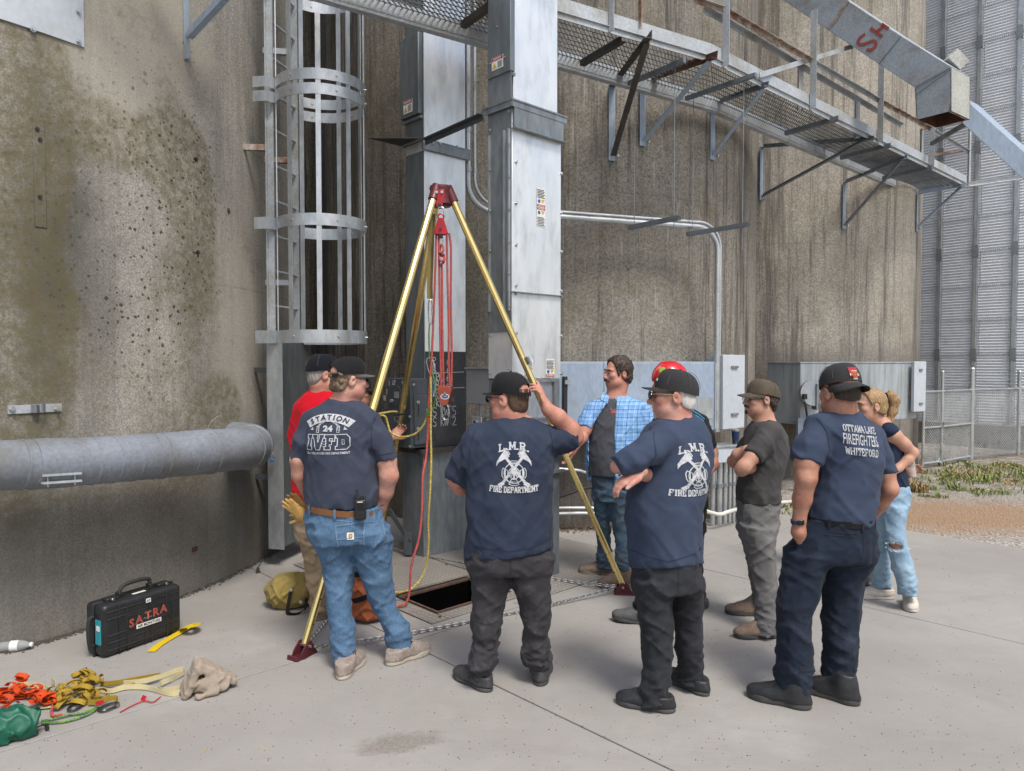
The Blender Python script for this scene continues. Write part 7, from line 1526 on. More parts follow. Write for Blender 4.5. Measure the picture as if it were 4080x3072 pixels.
# ---- 2: L.M.R. man with hand raised to his head
Y = 4.0
pr = thing('person', 'heavy man in navy L.M.R. shirt, dusty trousers, hand raised to his ear', 'person', (G(2040, 2740).x, Y, 0))
T2 = [(1655, 1988, 2103, .07), (1682, 1938, 2160, .10), (1712, 1888, 2196, .128), (1770, 1862, 2212, .155), (1850, 1858, 2210, .172), (1950, 1860, 2206, .185), (2050, 1858, 2203, .195), (2130, 1855, 2202, .198), (2200, 1850, 2200, .195), (2235, 1850, 2200, .19)]
SL2 = [[(1905, 1745, .0, 55), (1850, 1830, .03, 54), (1815, 1908, .06, 52)], [(2175, 1755, .0, 62), (2235, 1752, .03, 54), (2284, 1748, .06, 50)]]
sh = garment_top(Y, T2, SL2, (2030, 2192, (.11, 0, -1)), C_['navy2'], pr, seed=11)
h2 = hd(2030, 1590, Y, -58, -2, 0, s=1.04, fat=.010, neck=.072)
wr2 = J((2178, 1624, -.02), Y); hdir = Vector((-.34, .10, .95))
body_mesh(Y, T2, [[(1905, 1745, 0, 42), (1822, 1905, .06, 40), (1835, 1935, .10, 36), (1890, 1950, .3, 28)], [(2175, 1755, 0, 46), (2282, 1742, .06, 42), (2272, 1712, .04, 38), (2222, 1662, .0, 33), (2180, 1627, -.02, 25)]], h2, SK['ruddy'], pr, [dict(w=wr2, d=hdir, pn=Vector((-.9, .25, -.3)), side=-1, curl=(.12, .45, .62, .7), thumb=(.75, .4), spread=.14)])
HP2 = [(2160, 1852, 2200, .18), (2215, 1850, 2202, .185), (2245, 1858, 2200, .18), (2268, 1864, 2198, .17)]
LG2 = [[(2225, 1856, 2034, 0), (2311, 1872, 2034, 0), (2386, 1877, 2014, 0), (2479, 1874, 1999, -.01), (2554, 1880, 1988, -.02), (2615, 1862, 1980, -.03), (2648, 1860, 1972, -.04), (2672, 1872, 1956, -.04), (2690, 1878, 1950, -.04)], [(2225, 2036, 2202, 0), (2311, 2042, 2197, 0), (2386, 2060, 2196, 0), (2479, 2077, 2195, .01), (2554, 2083, 2188, .02), (2605, 2083, 2194, .02), (2637, 2092, 2190, .02), (2662, 2108, 2176, .02), (2676, 2112, 2172, .02)]]
tr = garment_legs(Y, HP2, LG2, C_['charc'], pr, (2030, 2165), 7, wr=1.1, stack=1.2)
make_shoe(pr, G(1942, 2752), G(1836, 2700), LEA['dark'], SOLE['dark'], 'slip', 1.05, False); make_shoe(pr, G(2152, 2728), G(2168, 2650), LEA['dark'], SOLE['dark'], 'slip', 1.05, False)
for a, b in (((1927, 2722), (1930, 2758)), ((2141, 2698), (2150, 2726))):
 pass
cap, P = make_cap(pr, h2['c'], h2['H'], CAP['black'], None, 1.05, opening=True, tilt=2, base=.036, hgt=.118, brim_droop=.25)
make_hair(pr, h2['c'], h2['H'], HAIR['brown'], 1.04, .001, .02, -.058, capz=.06)
make_shades(pr, h2['c'], h2['H'], 1.04)
project_print(lmr_art(), sh.data, at(2048, 1862, Y-.15), Vector((0, 1, 0)), Vector((1.1, 0, -.01)), Z3*1.1, PW, 'shirt_print', sh)
seams(tr, [[(2034, 2200), (2036, 2290)], [(1878, 2478), (1940, 2488), (1996, 2476)], [(2080, 2472), (2140, 2480), (2194, 2466)]], Y)
seams(sh, [[(1858, 2166), (2030, 2178), (2120, 2168), (2194, 2146)], [(1892, 1715), (1870, 1790), (1866, 1900)], [(2188, 1702), (2202, 1760), (2204, 1812)]], Y, .003, 'shirt_seam', C_['navy4'])
# ---- 3: older L.M.R. man, arms folded, facing left
Y = 3.78
pr = thing('person', 'white-haired man in navy L.M.R. shirt and black cap, arms folded, facing left', 'person', (G(2600, 2820).x, Y, 0))
T3 = [(1655, 2632, 2760, .07), (1682, 2592, 2800, .10), (1715, 2562, 2822, .13), (1790, 2550, 2838, .165), (1880, 2534, 2832, .185), (1950, 2500, 2814, .195), (2031, 2494, 2798, .195), (2121, 2500, 2798, .19), (2200, 2505, 2796, .185), (2290, 2515, 2790, .175)]
SL3 = [[(2655, 1745, -.10, 66), (2590, 1790, -.16, 66), (2520, 1830, -.20, 60), (2462, 1858, -.22, 46)]]
sh = garment_top(Y, T3, SL3, (2650, 2252, (.07, -.20, -1)), C_['navy3'], pr, seed=21)
h3 = hd(2686, 1578, Y, -80, 0, 0, s=1.06, fat=.004, nose=1.05, neck=.066)
wr3 = J((2546, 1886, -.22), Y)
body_mesh(Y, T3, [[(2655, 1745, -.08, 44), (2490, 1850, -.20, 34), (2462, 1858, -.18, 28), (2470, 1860, -.08, 26), (2500, 1850, .08, 24)], [(2650, 1800, .1, 40), (2600, 1900, -.02, 34), (2548, 1884, -.20, 26)]], h3, SK['pale'], pr, [dict(w=wr3, d=Vector((-.9, -.12, -.42)), pn=Vector((.35, .25, -.85)), side=1, curl=(.42, .45, .46, .5), thumb=(.35, .3), s=1.05, spread=.0)])
HP3 = [(2150, 2510, 2795, .17), (2238, 2514, 2792, .175), (2290, 2518, 2792, .175), (2335, 2524, 2796, .16)]
LG3 = [[(2300, 2518, 2664, -.03), (2390, 2530, 2672, -.05), (2481, 2543, 2682, -.06), (2571, 2552, 2680, -.06), (2661, 2560, 2674, -.06), (2733, 2549, 2668, -.06), (2765, 2548, 2664, -.06), (2797, 2552, 2660, -.06)], [(2300, 2662, 2794, .04), (2390, 2672, 2798, .07), (2481, 2682, 2802, .10), (2571, 2690, 2802, .12), (2661, 2700, 2801, .14), (2712, 2702, 2800, .16), (2738, 2706, 2796, .16)]]
tr = garment_legs(Y, HP3, LG3, C_['blackp'], pr, (2650, 2160), 17, wr=1.0)
make_shoe(pr, G(2668, 2834), G(2455, 2798), LEA['black'], SOLE['dark'], 'slip', 1.06); make_shoe(pr, G(2806, 2768), G(2660, 2700), LEA['black'], SOLE['dark'], 'slip', 1.04)
cap, P = make_cap(pr, h3['c'], h3['H'], CAP['charcoal'], None, 1.06, tilt=9, base=.030, hgt=.112, brim_droop=.5)
cap_patch(cap, P, 12, .062, .03, .026, M['red_sticker']); cap_patch(cap, P, -20, .068, .018, .014, M['white'], 'cap_letters')
make_hair(pr, h3['c'], h3['H'], HAIR['white'], 1.06, .001, .025, -.055, capz=.05)
make_shades(pr, h3['c'], h3['H'], 1.06, frame=simple('gold_wire', (.5, .4, .2), rough=.3, metal=.8)); face_bits(pr, h3['c'], h3['H'], 1.06, None, None, False, HAIR['white'])
fx = yaw_m(-45); project_print(lmr_art(), sh.data, at(2770, 1872, Y-.15), fx.col[1], fx.col[0]*1.06, Z3*1.08, PW, 'shirt_print', sh)
ph = thing('mobile_phone', 'black mobile phone held under his folded arm', 'phone', at(2516, 1925, Y-.27)); MB().box(at(2520, 1925, Y-.255), (.07, .010, .035), Matrix.Rotation(R(-38), 3, 'Y') @ Matrix.Rotation(R(20), 3, 'Z')).build('phone_body', M['black_plastic'], ph, bevel=.004)
seams(tr, [[(2560, 2330), (2566, 2480), (2584, 2600), (2592, 2700), (2590, 2780)], [(2690, 2250), (2692, 2340), (2660, 2390)]], Y, .003, mat=M['black_rubber'])
seams(sh, [[(2515, 2200), (2650, 2218), (2780, 2192)], [(2604, 1690), (2586, 1740), (2592, 1800), (2566, 1846)]], Y, .003, 'shirt_seam', C_['navy4'])
# ---- 4: man in blue plaid overshirt, hand on the tripod leg
Y = 6.0
pr = thing('person', 'moustached man in open blue plaid shirt and jeans holding the tripod leg', 'person', (G(2420, 2320).x, Y, 0))
T4 = [(1578, 2412, 2492, .07), (1592, 2378, 2530, .10), (1625, 2350, 2566, .125), (1683, 2340, 2566, .15), (1740, 2338, 2556, .17), (1811, 2336, 2545, .19), (1879, 2338, 2538, .195), (1905, 2340, 2536, .19)]
tee = garment_top(Y, T4, [], (2440, 1890, (0, 0, -1)), C_['tee'], pr, 't_shirt', 31, -.006, .7)
SL4 = [[(2362, 1640, -.02, 34), (2340, 1680, -.05, 32), (2332, 1708, -.08, 30)], [(2556, 1640, .02, 36), (2590, 1700, .02, 34), (2600, 1760, .0, 32)]]
gap0, gap1 = at(2343, 1750, Y).x, at(2437, 1750, Y).x
def open_front(F):
 X = F.ax[0][:, None, None]; Yc = F.ax[1][None, :, None]; Z = F.ax[2][None, None, :]; z1 = at(2440, 1590, Y).z
 tt = np.clip((z1-Z)/.25, 0, 1); a = (at(2420, 1590, Y).x)*(1-tt) + gap0*tt; b = (at(2450, 1590, Y).x)*(1-tt) + gap1*tt
 e = np.maximum(np.maximum(a-X, X-b), Yc-(Y-.03)); F.d = np.maximum(F.d, -e).astype(np.float32)
T4b = T4 + [(1945, 2340, 2534, .19)]
sh = garment_top(Y, T4b, SL4, (2440, 1925, (-.12, 0, -1)), C_['plaid'], pr, 'overshirt', 33, .006, 1.0, post=open_front)
q = MB()
for s_ in (-1, 1):
 c0_ = at(2446, 1580, Y-.06); q.add([c0_ + Vector((s_*.02-.02, -.02, .0)), c0_ + Vector((s_*.075-.01, .02, .035)), c0_ + Vector((s_*.10-.01, -.02, -.02)), c0_ + Vector((s_*.045-.015, -.055, -.055))], [(0, 1, 2, 3)])
cl = q.build('collar', C_['plaid'], sh); md = cl.modifiers.new('s', 'SOLIDIFY'); md.thickness = .006
h4 = hd(2462, 1488, Y, -112, 0, 0, s=1.08, fat=.010, neck=.070)
wr4 = J((2288, 1786, -.22), Y)
body_mesh(Y, T4, [[(2362, 1640, -.02, 26), (2330, 1712, -.08, 26), (2318, 1745, -.12, 22), (2288, 1785, -.22, 15)], [(2556, 1640, .02, 26), (2600, 1760, 0, 24), (2600, 1800, -.05, 22), (2570, 1850, -.12, 17)]], h4, SK['ruddy'], pr, [dict(w=wr4, d=Vector((-.35, -.15, -.85)), pn=Vector((-.75, .2, .3)), side=-1, curl=(.3, .45, .55, .6), thumb=(.7, .5))])
HP4 = [(1860, 2352, 2522, .17), (1930, 2358, 2514, .165), (1985, 2362, 2510, .16)]
LG4 = [[(1950, 2360, 2440, 0), (2031, 2366, 2432, 0), (2121, 2374, 2432, .02), (2193, 2380, 2436, .06), (2230, 2376, 2438, .08), (2262, 2380, 2440, .08)], [(1950, 2428, 2512, -.03), (2031, 2430, 2508, -.06), (2121, 2444, 2512, -.10), (2193, 2450, 2514, -.15), (2250, 2450, 2516, -.18), (2288, 2456, 2518, -.18)]]
garment_legs(Y, HP4, LG4, C_['jean2'], pr, (2440, 1880), 37, wr=.9, stack=1.2)
make_shoe(pr, G(2440, 2290), G(2322, 2286), LEA['brown'], SOLE['tan'], 'work', 1.08); make_shoe(pr, G(2515, 2330), G(2415, 2338), LEA['brown'], SOLE['tan'], 'work', 1.08)
make_hair(pr, h4['c'], h4['H'], HAIR['dark'], 1.08, .013, .058, -.07, curl=.014, slope=-.25); face_bits(pr, h4['c'], h4['H'], 1.08, HAIR['dark'], HAIR['dark'])
q = Art(); q.line([(-.02, -.02), (.02, .02)], .007); q.line([(.02, -.02), (-.02, .02)], .007); q.poly([(.01, .02), (.03, .012), (.028, .028)]); q.poly([(-.01, .02), (-.028, .028), (-.03, .012)][::1]); q.line([(-.02, 0), (.02, 0)], .012); project_print(q.done(), tee.data, at(2443, 1640, Y-.1), Vector((0, 1, 0)), Vector((1, 0, 0)), Z3, simple('faded_red_ink', (.38, .08, .08)), 'chest_print', tee)
# ---- 5: person in a red helmet behind the older man
Y = 5.12
pr = thing('person', 'person in red helmet and black shirt standing behind the white-haired man', 'person', (G(2680, 2450).x, Y, 0))
T5 = [(1622, 2672, 2752, .07), (1646, 2640, 2790, .10), (1690, 2615, 2815, .135), (1800, 2612, 2818, .15), (1950, 2615, 2815, .155), (2030, 2618, 2812, .155)]
SL5 = [[(2790, 1690, 0, 36), (2815, 1740, .0, 34), (2832, 1805, -.02, 30)], [(2635, 1690, 0, 34), (2610, 1740, -.05, 32), (2600, 1800, -.08, 30)]]
sh = garment_top(Y, T5, SL5, (2715, 2020, (0, 0, -1)), C_['black'], pr, seed=41)
h5 = hd(2664, 1530, Y, -95, -2, 0, s=1.0)
body_mesh(Y, T5, [[(2790, 1690, 0, 28), (2834, 1805, -.02, 26), (2838, 1850, -.05, 24), (2800, 1900, -.12, 20)], [(2635, 1690, 0, 28), (2602, 1800, -.08, 26), (2600, 1850, -.15, 22), (2660, 1890, -.24, 18)]], h5, SK['tan'], pr)
HP5 = [(1990, 2622, 2808, .15), (2060, 2618, 2810, .16), (2110, 2622, 2806, .15)]
LG5 = [[(2080, 2620, 2720, 0), (2180, 2590, 2690, -.05), (2280, 2560, 2650, -.09), (2380, 2530, 2612, -.12), (2440, 2512, 2592, -.13)], [(2080, 2710, 2808, 0), (2180, 2716, 2800, 0), (2280, 2730, 2804, 0), (2340, 2734, 2806, 0), (2372, 2738, 2804, 0)]]
garment_legs(Y, HP5, LG5, C_['black'], pr, (2715, 2000), 43)
make_shoe(pr, G(2600, 2484), G(2472, 2476), LEA['grey'], SOLE['dark'], 'slip', 1.06, True, .12); make_shoe(pr, G(2775, 2448), G(2800, 2400), LEA['black'], SOLE['dark'], 'boot', 1.05)
q = Art(); q.line([(-.04, .03), (.05, -.02)], .016); q.line([(-.02, .05), (.07, 0)], .008); project_print(q.done(), sh.data, at(2778, 1664, Y-.1), Vector((-.2, 1, -.25)), Vector((1, 0, 0)), Z3, simple('teal_ink', (.03, .25, .42)), 'shoulder_print', sh)
F = Field(h5['c']-Vector((.2, .2, .2)), h5['c']+Vector((.2, .2, .25)), .006); hc = h5['c']; Hh = h5['H']; Pq = lambda x, y, z: hc + Hh @ Vector((x, y, z))
F.ell(Pq(0, -.01, .045), (.108, .128, .118), Hh, .01); F.cut(Pq(0, 0, .030), Hh @ Vector((0, -.12, -1)))
for x in (-.045, -.0225, 0, .0225, .045): F.cone(Pq(x*.9, -.09, .115), Pq(x*.9, .05, .150-abs(x)*.4), .008, .009, .012)
F.ell(Pq(0, -.01, .028), (.098, .118, .10), Hh, .004, True)
hm_ = put('helmet', F.mesh('helmet'), simple('glossy_red_helmet', (.58, .012, .018), (.50, .01, .015), 4., .22, rvar=.05, coat=.3), pr)
q = Art(); q.disc(0, 0, .022, 10); q.poly([(-.02, -.02), (.012, -.026), (0, -.034)]); project_print(q.done(), hm_.data, Pq(-.05, .06, .1), -((Pq(-.085, .055, .105)-hc).normalized()) if False else Vector((.15, .95, -.1)), Vector((1, 0, .2)), Z3, simple('green_decal', (.16, .35, .03), (.30, .40, .05), 60., .5), 'helmet_decal', hm_)
gp = thing('equipment_pouch', 'black pouch with metal ring hanging at the hip behind the white-haired man', 'pouch', at(2790, 1960, Y-.2))
F = Field(at(2795, 1975, Y-.12)-Vector((.12, .12, .25)), at(2795, 1975, Y-.12)+Vector((.12, .12, .25)), .007); F.rbox(at(2795, 1965, Y-.12), (.045, .035, .11), None, .02); F.rbox(at(2790, 2035, Y-.12), (.03, .03, .07), None, .015, .02); F.wrinkle(.008, (22, 22, 14), 2); put('pouch_body', F.mesh('pouch'), M['black_web'], gp)
MB().tube([at(2790, 2060, Y-.17) + Vector((.022*math.cos(a), 0, .05*math.sin(a))) for a in [2*math.pi*k/18 for k in range(18)]], .004, 6, True).build('ring', M['steel'], gp, smooth=True)
# ---- 6: man in charcoal shirt, arms folded, facing left
Y = 4.92
pr = thing('person', 'man in charcoal shirt, grey jeans and worn olive cap, arms folded', 'person', (G(3030, 2500).x, Y, 0))
T6 = [(1668, 3008, 3088, .062), (1690, 2985, 3112, .09), (1724, 2970, 3130, .12), (1778, 2962, 3134, .14), (1862, 2946, 3128, .145), (1925, 2936, 3112, .148), (1988, 2936, 3108, .148), (2015, 2938, 3106, .145)]
SL6 = [[(3062, 1725, -.09, 46), (3035, 1775, -.14, 42), (3000, 1818, -.17, 39)], [(3030, 1735, .12, 38), (2985, 1780, .14, 36), (2965, 1800, .12, 32)]]
sh = garment_top(Y, T6, SL6, (3020, 2000, (0, 0, -1)), C_['grey'], pr, seed=51)
h6 = hd(3034, 1590, Y, -90, 2, 0, s=1.0, jaw=1.0)
body_mesh(Y, T6, [[(3062, 1725, -.09, 34), (3000, 1818, -.17, 30), (2964, 1860, -.19, 28), (2954, 1872, -.18, 25), (2985, 1862, -.10, 24), (3030, 1850, -.02, 22)], [(3030, 1735, .10, 32), (2960, 1810, .10, 28), (2924, 1838, .04, 25), (2940, 1812, -.06, 24), (2978, 1795, -.12, 20), (3000, 1792, -.12, 18)]], h6, SK['fair2'], pr)
HP6 = [(1985, 2937, 3106, .14), (2050, 2936, 3102, .145), (2110, 2944, 3092, .14)]
LG6 = [[(2090, 2950, 3094, -.06), (2175, 2966, 3088, -.08), (2264, 2990, 3092, -.12), (2353, 3008, 3098, -.16), (2442, 3008, 3098, -.2), (2490, 3004, 3098, -.22), (2518, 3002, 3098, -.22)], [(2090, 2938, 3060, .06), (2175, 2960, 3064, .08), (2264, 2980, 3066, .12), (2353, 2996, 3066, .16), (2410, 2998, 3066, .18), (2425, 3000, 3064, .18)]]
garment_legs(Y, HP6, LG6, C_['greyp'], pr, (3020, 1992), 53, wr=1.0)
make_shoe(pr, G(3094, 2536), G(2945, 2540), LEA['brown'], SOLE['dark'], 'boot', 1.08, False); make_shoe(pr, G(3050, 2452), G(2940, 2446), LEA['brown'], SOLE['dark'], 'boot', 1.05, False)
cap, P = make_cap(pr, h6['c'], h6['H'], CAP['olive'], None, 1.02, tilt=5, base=.034, hgt=.108, brim_droop=1.1)
cap_patch(cap, P, 0, .075, .05, .035, simple('faded_logo', (.19, .16, .11), (.12, .1, .07), 60., .9))
make_hair(pr, h6['c'], h6['H'], HAIR['dark'], 1.0, .006, .015, -.085, capz=.05, curl=.014)
face_bits(pr, h6['c'], h6['H'], 1.0, None, HAIR['dark'], True)
MB().ball(h6['c'] + h6['H'] @ Vector((0, .098, -.09)), .012, 6, (1, 1, 1.4)).build('goatee', HAIR['dark'], pr, smooth=True)
make_shades(pr, h6['c'], h6['H'], 1.0, glass_mat('eyeglass', (.9, .9, .9)))
q = Art(); q.text('FORCE', 0, 0, .016, .062, .02); fx = yaw_m(0); project_print(q.done(), sh.data, at(3000, 1792, Y-.4), Vector((0, 1, 0)), Vector((1, 0, -.18)), Vector((.18, 0, 1)), PW, 'sleeve_print', sh)
# ---- 7: Ottawa Lake firefighter, hands in pockets, cap backwards
Y = 3.82
pr = thing('person', 'man in navy Firefighters shirt and navy duty trousers, cap worn backwards', 'person', (G(3250, 2810).x, Y, 0))
T7 = [(1630, 3308, 3408, .066), (1655, 3260, 3440, .095), (1690, 3232, 3474, .125), (1760, 3230, 3502, .148), (1820, 3244, 3518, .155), (1900, 3252, 3510, .157), (1967, 3238, 3490, .158), (2030, 3220, 3478, .158), (2075, 3222, 3474, .155)]
SL7 = [[(3270, 1712, -.02, 66), (3235, 1785, -.06, 66), (3215, 1846, -.08, 62)], [(3470, 1735, .04, 52), (3508, 1820, .05, 48), (3530, 1888, .04, 41)]]
sh = garment_top(Y, T7, SL7, None, C_['navy3'], pr, seed=61)
h7 = hd(3347, 1562, Y, -12, -4, 0, s=1.06, fat=.006, neck=.068)
body_mesh(Y, T7, [[(3270, 1712, -.02, 52), (3215, 1840, -.08, 48), (3212, 1905, -.10, 41), (3196, 1990, -.07, 36), (3184, 2072, -.05, 25), (3182, 2120, -.05, 27), (3196, 2160, -.04, 22)], [(3470, 1735, .04, 40), (3530, 1885, .04, 33), (3546, 1950, .03, 32), (3512, 2005, .08, 27), (3478, 2050, .12, 22)]], h7, SK['tan'], pr)
HP7 = [(2052, 3222, 3474, .15), (2100, 3196, 3482, .16), (2150, 3160, 3490, .17), (2190, 3142, 3488, .172), (2222, 3136, 3480, .16)]
LG7 = [[(2195, 3134, 3312, -.01), (2275, 3120, 3286, -.02), (2362, 3100, 3262, -.04), (2442, 3094, 3234, -.06), (2530, 3096, 3234, -.06), (2619, 3094, 3234, -.05), (2690, 3090, 3232, -.04), (2750, 3090, 3224, -.03), (2790, 3094, 3216, -.03)], [(2195, 3296, 3484, .02), (2275, 3282, 3454, .04), (2362, 3278, 3428, .06), (2442, 3276, 3422, .06), (2530, 3280, 3418, .06), (2619, 3282, 3412, .06), (2664, 3278, 3406, .06), (2720, 3288, 3404, .06), (2774, 3302, 3402, .06)]]
tr = garment_legs(Y, HP7, LG7, C_['navyp'], pr, (3340, 2062, (.04, 0, 1)), 67, wr=1.0, stack=1.1)
belt(Y, (2068, 3222, 3474, .152), M['black_web'], pr, .036, .005); loops(Y, (2070, 3222, 3474, .152), (-130, -75, -40), C_['navyp'], pr, .009)
make_shoe(pr, G(3208, 2822), G(2985, 2772), LEA['black'], SOLE['dark'], 'work', 1.12, False); make_shoe(pr, G(3402, 2806), G(3230, 2752), LEA['black'], SOLE['dark'], 'work', 1.1, False)
cap, P = make_cap(pr, h7['c'], h7['H'], CAP['charcoal'], None, 1.085, back=True, tilt=-8, base=.034, hgt=.112, brim_droop=1.5)
a_ = cap_patch(cap, P, 180, .078, .05, .046, simple('red_cross_patch', (.38, .025, .03), (.30, .02, .025), 60., .8)); cap_patch(cap, P, 180, .0825, .026, .026, simple('yellow_patch', (.42, .20, .03), (.3, .04, .03), 80.), 'patch_centre') if False else None
qq = Art(); qq.text('OTTAWA', 0, .019, .008, .03); qq.text('LAKE', 0, -.02, .009, .024); qq.text('F', -.021, 0, .012); qq.text('D', .021, 0, .012); project_print(qq.done(), cap.data, h7['c'] + h7['H'] @ Vector((0, -.1, .084)), h7['H'].col[1], h7['H'].col[0], Z3, M['white'], 'patch_letters', cap, .008)
qq = Art(); qq.arc(0, 0, .0125, 0, 2*math.pi, .004, 18); qq.disc(0, 0, .006); project_print(qq.done(), cap.data, h7['c'] + h7['H'] @ Vector((0, -.1, .084)), h7['H'].col[1], h7['H'].col[0], Z3, M['orange_sticker'], 'patch_ring', cap, .008)
make_hair(pr, h7['c'], h7['H'], HAIR['dark'], 1.06, .002, .0, -.03, capz=.05)
fx = yaw_m(-4); project_print(ottawa_art(), sh.data, at(3432, 1756, Y-.13), fx.col[1], fx.col[0]*.84 + Z3*-.10, Z3*.98, PW, 'shirt_print', sh)
q = MB(); wc = at(3181, 2076, Y-.05); q.lathe([(.036, -.011), (.0385, -.009), (.0385, .009), (.036, .011)], wc, Matrix.Rotation(R(-8), 3, 'Y'), 20); w_ = q.build('watch_band', simple('blue_watch_band', (.02, .05, .13), rough=.6), pr, smooth=True); MB().box(wc + Vector((-.002, -.04, 0)), (.034, .008, .026), Matrix.Rotation(R(-8), 3, 'Y')).build('watch_face', M['lens'], w_, bevel=.003)
q = Art(); q.line([(-.07, .03), (.07, .05), (.07, .005), (.0, -.03), (-.07, -.012)], .005, True); project_print(q.done(), tr.data, at(3175, 2200, Y-.2), Vector((.1, 1, 0)), Vector((1, 0, 0)), Z3, C_['blackp'], 'cargo_flap_seam', tr)
seams(tr, [[(3140, 2240), (3128, 2360), (3112, 2500), (3106, 2640), (3112, 2780)], [(3100, 2440), (3170, 2452), (3230, 2436)], [(3282, 2436), (3350, 2446), (3418, 2432)], [(3420, 2080), (3424, 2180), (3390, 2270)], [(3280, 2112), (3396, 2116), (3396, 2126), (3282, 2124)]], Y, .0035)
seams(sh, [[(3264, 1668), (3290, 1720), (3300, 1790), (3284, 1846)], [(3156, 1818), (3214, 1836), (3272, 1842)]], Y, .003, 'shirt_seam', C_['navy4'])
# ---- 8: woman with ponytail and ripped light jeans
Y = 5.35
pr = thing('person', 'woman with blonde ponytail, navy sleeveless top and ripped light jeans', 'person', (G(3570, 2410).x, Y, 0))
T8 = [(1684, 3488, 3552, .05), (1705, 3470, 3572, .085), (1735, 3462, 3582, .105), (1790, 3468, 3590, .115), (1850, 3480, 3594, .115), (1900, 3484, 3604, .125), (1945, 3482, 3612, .13)]
sh = garment_top(Y, T8, [[(3535, 1706, -.10, 26), (3542, 1716, -.12, 28), (3548, 1728, -.13, 28)]], (3550, 1934, (0, 0, -1)), C_['navy4'], pr, 'sleeveless_top', 71)
h8 = hd(3466, 1618, Y, -88, -3, 0, s=.96, jaw=.85, neck=.050)
wr8 = J((3596, 1872, .06), Y)
body_mesh(Y, T8, [[(3532, 1712, -.08, 28), (3556, 1735, -.11, 29), (3596, 1770, -.10, 25), (3634, 1804, -.09, 20), (3612, 1832, -.10, 20), (3575, 1865, -.12, 16), (3548, 1885, -.14, 13)], [(3530, 1712, .10, 24), (3560, 1800, .14, 24), (3575, 1850, .12, 20), (3598, 1872, .06, 15)]], h8, SK['fair2'], pr, [dict(w=wr8, d=Vector((.8, -.25, .1)), pn=Vector((.1, -.9, .2)), side=1, curl=(.5, .55, .6, .65), s=.85, thumb=(.6, .5)), dict(w=J((3545, 1885, -.14), Y), d=Vector((-.8, -.1, -.45)), pn=Vector((.1, .9, 0)), side=1, curl=(.3, .3, .3, .3), s=.85)], .0055)
HP8 = [(1925, 3486, 3610, .12), (1968, 3482, 3616, .135), (2030, 3482, 3606, .13)]
kz0, kz1 = 2165, 2200
def rip(F):
 for px, py, r in ((3572, 2182, (.045, .10, .026)), (3505, 2160, (.03, .08, .014))): F.ell(at(px, py, Y-.20), r, Matrix.Rotation(R(14), 3, 'Y'), .004, True)
LG8 = [[(2010, 3520, 3606, -.06), (2090, 3524, 3598, -.10), (2160, 3528, 3606, -.12), (2226, 3544, 3626, -.12), (2292, 3560, 3640, -.14), (2340, 3576, 3650, -.15), (2372, 3582, 3654, -.15)], [(2010, 3482, 3580, .03), (2090, 3480, 3564, .04), (2193, 3468, 3534, .06), (2262, 3466, 3538, .10), (2310, 3470, 3544, .13), (2340, 3474, 3546, .13)]]
garment_legs(Y, HP8, LG8, C_['jean3'], pr, (3550, 1930), 73, wr=.7, post=rip)
F = Field(at(3570, 2182, Y-.12)-Vector((.16, .16, .16)), at(3570, 2182, Y-.12)+Vector((.16, .16, .16)), .007); F.cone(at(3566, 2130, Y-.11), at(3575, 2190, Y-.115), .062, .058, .01); F.cone(at(3575, 2190, Y-.115), at(3585, 2230, Y-.115), .058, .052, .01); put('knee', F.mesh('knee'), SK['tan'], pr)
q = MB(); rnd = random.Random(3)
for k in range(60):
 t = rnd.uniform(-1, 1); sgn = rnd.choice((-1, 1)); p = at(3572+48*t, 2182 - 8*t*0 + sgn*(16*math.sqrt(max(0, 1-t*t*.8))) + t*10, Y-.19 + .03*abs(t)); q.tube([p, p + Vector((rnd.uniform(-.012, .012), rnd.uniform(-.008, .002), -sgn*rnd.uniform(-.004, .012)*0 - rnd.uniform(-.004, .014)))], .0013, 3)
q.build('frayed_threads', M['white'], pr)
make_shoe(pr, G(3618, 2400), G(3630, 2442), LEA['white'], SOLE['white'], 'run', .98); make_shoe(pr, G(3545, 2384), G(3428, 2382), LEA['white'], SOLE['white'], 'run', .98)
make_hair(pr, h8['c'], h8['H'], HAIR['blonde'], .96, .010, .045, -.06, slope=-.35)
hc, Hh = h8['c'], h8['H']; Pq = lambda x, y, z: hc + Hh @ (Vector((x, y, z))*.96)
F = Field(hc-Vector((.25, .25, .35)), hc+Vector((.3, .25, .25)), .006); tail = [Pq(0, -.105, .065), Pq(0, -.150, .075), Pq(0, -.178, .03), Pq(.005, -.165, -.05), Pq(.01, -.135, -.12), Pq(.012, -.10, -.18)]; rr_ = [.020, .032, .036, .032, .024, .010]
for i in range(5): F.cone(tail[i], tail[i+1], rr_[i], rr_[i+1], .02)
F.wrinkle(.012, (55, 55, 9), 8, False); F.wrinkle(.008, (90, 90, 14), 9, False); put('ponytail', F.mesh('ponytail', relax=0), HAIR['blonde'], pr)
MB().tube([Pq(0, -.112, .068) + Hh @ Vector((.024*math.cos(a), -.004, .024*math.sin(a))) for a in [2*math.pi*k/14 for k in range(14)]], .006, 6, True).build('hair_tie', M['black_web'], pr, smooth=True)
face_bits(pr, hc, Hh, .96, HAIR['brown'], None)
MB().ball(Pq(-.084, -.004, -.036), .0045, 6).build('earring', M['steel'], pr, smooth=True)
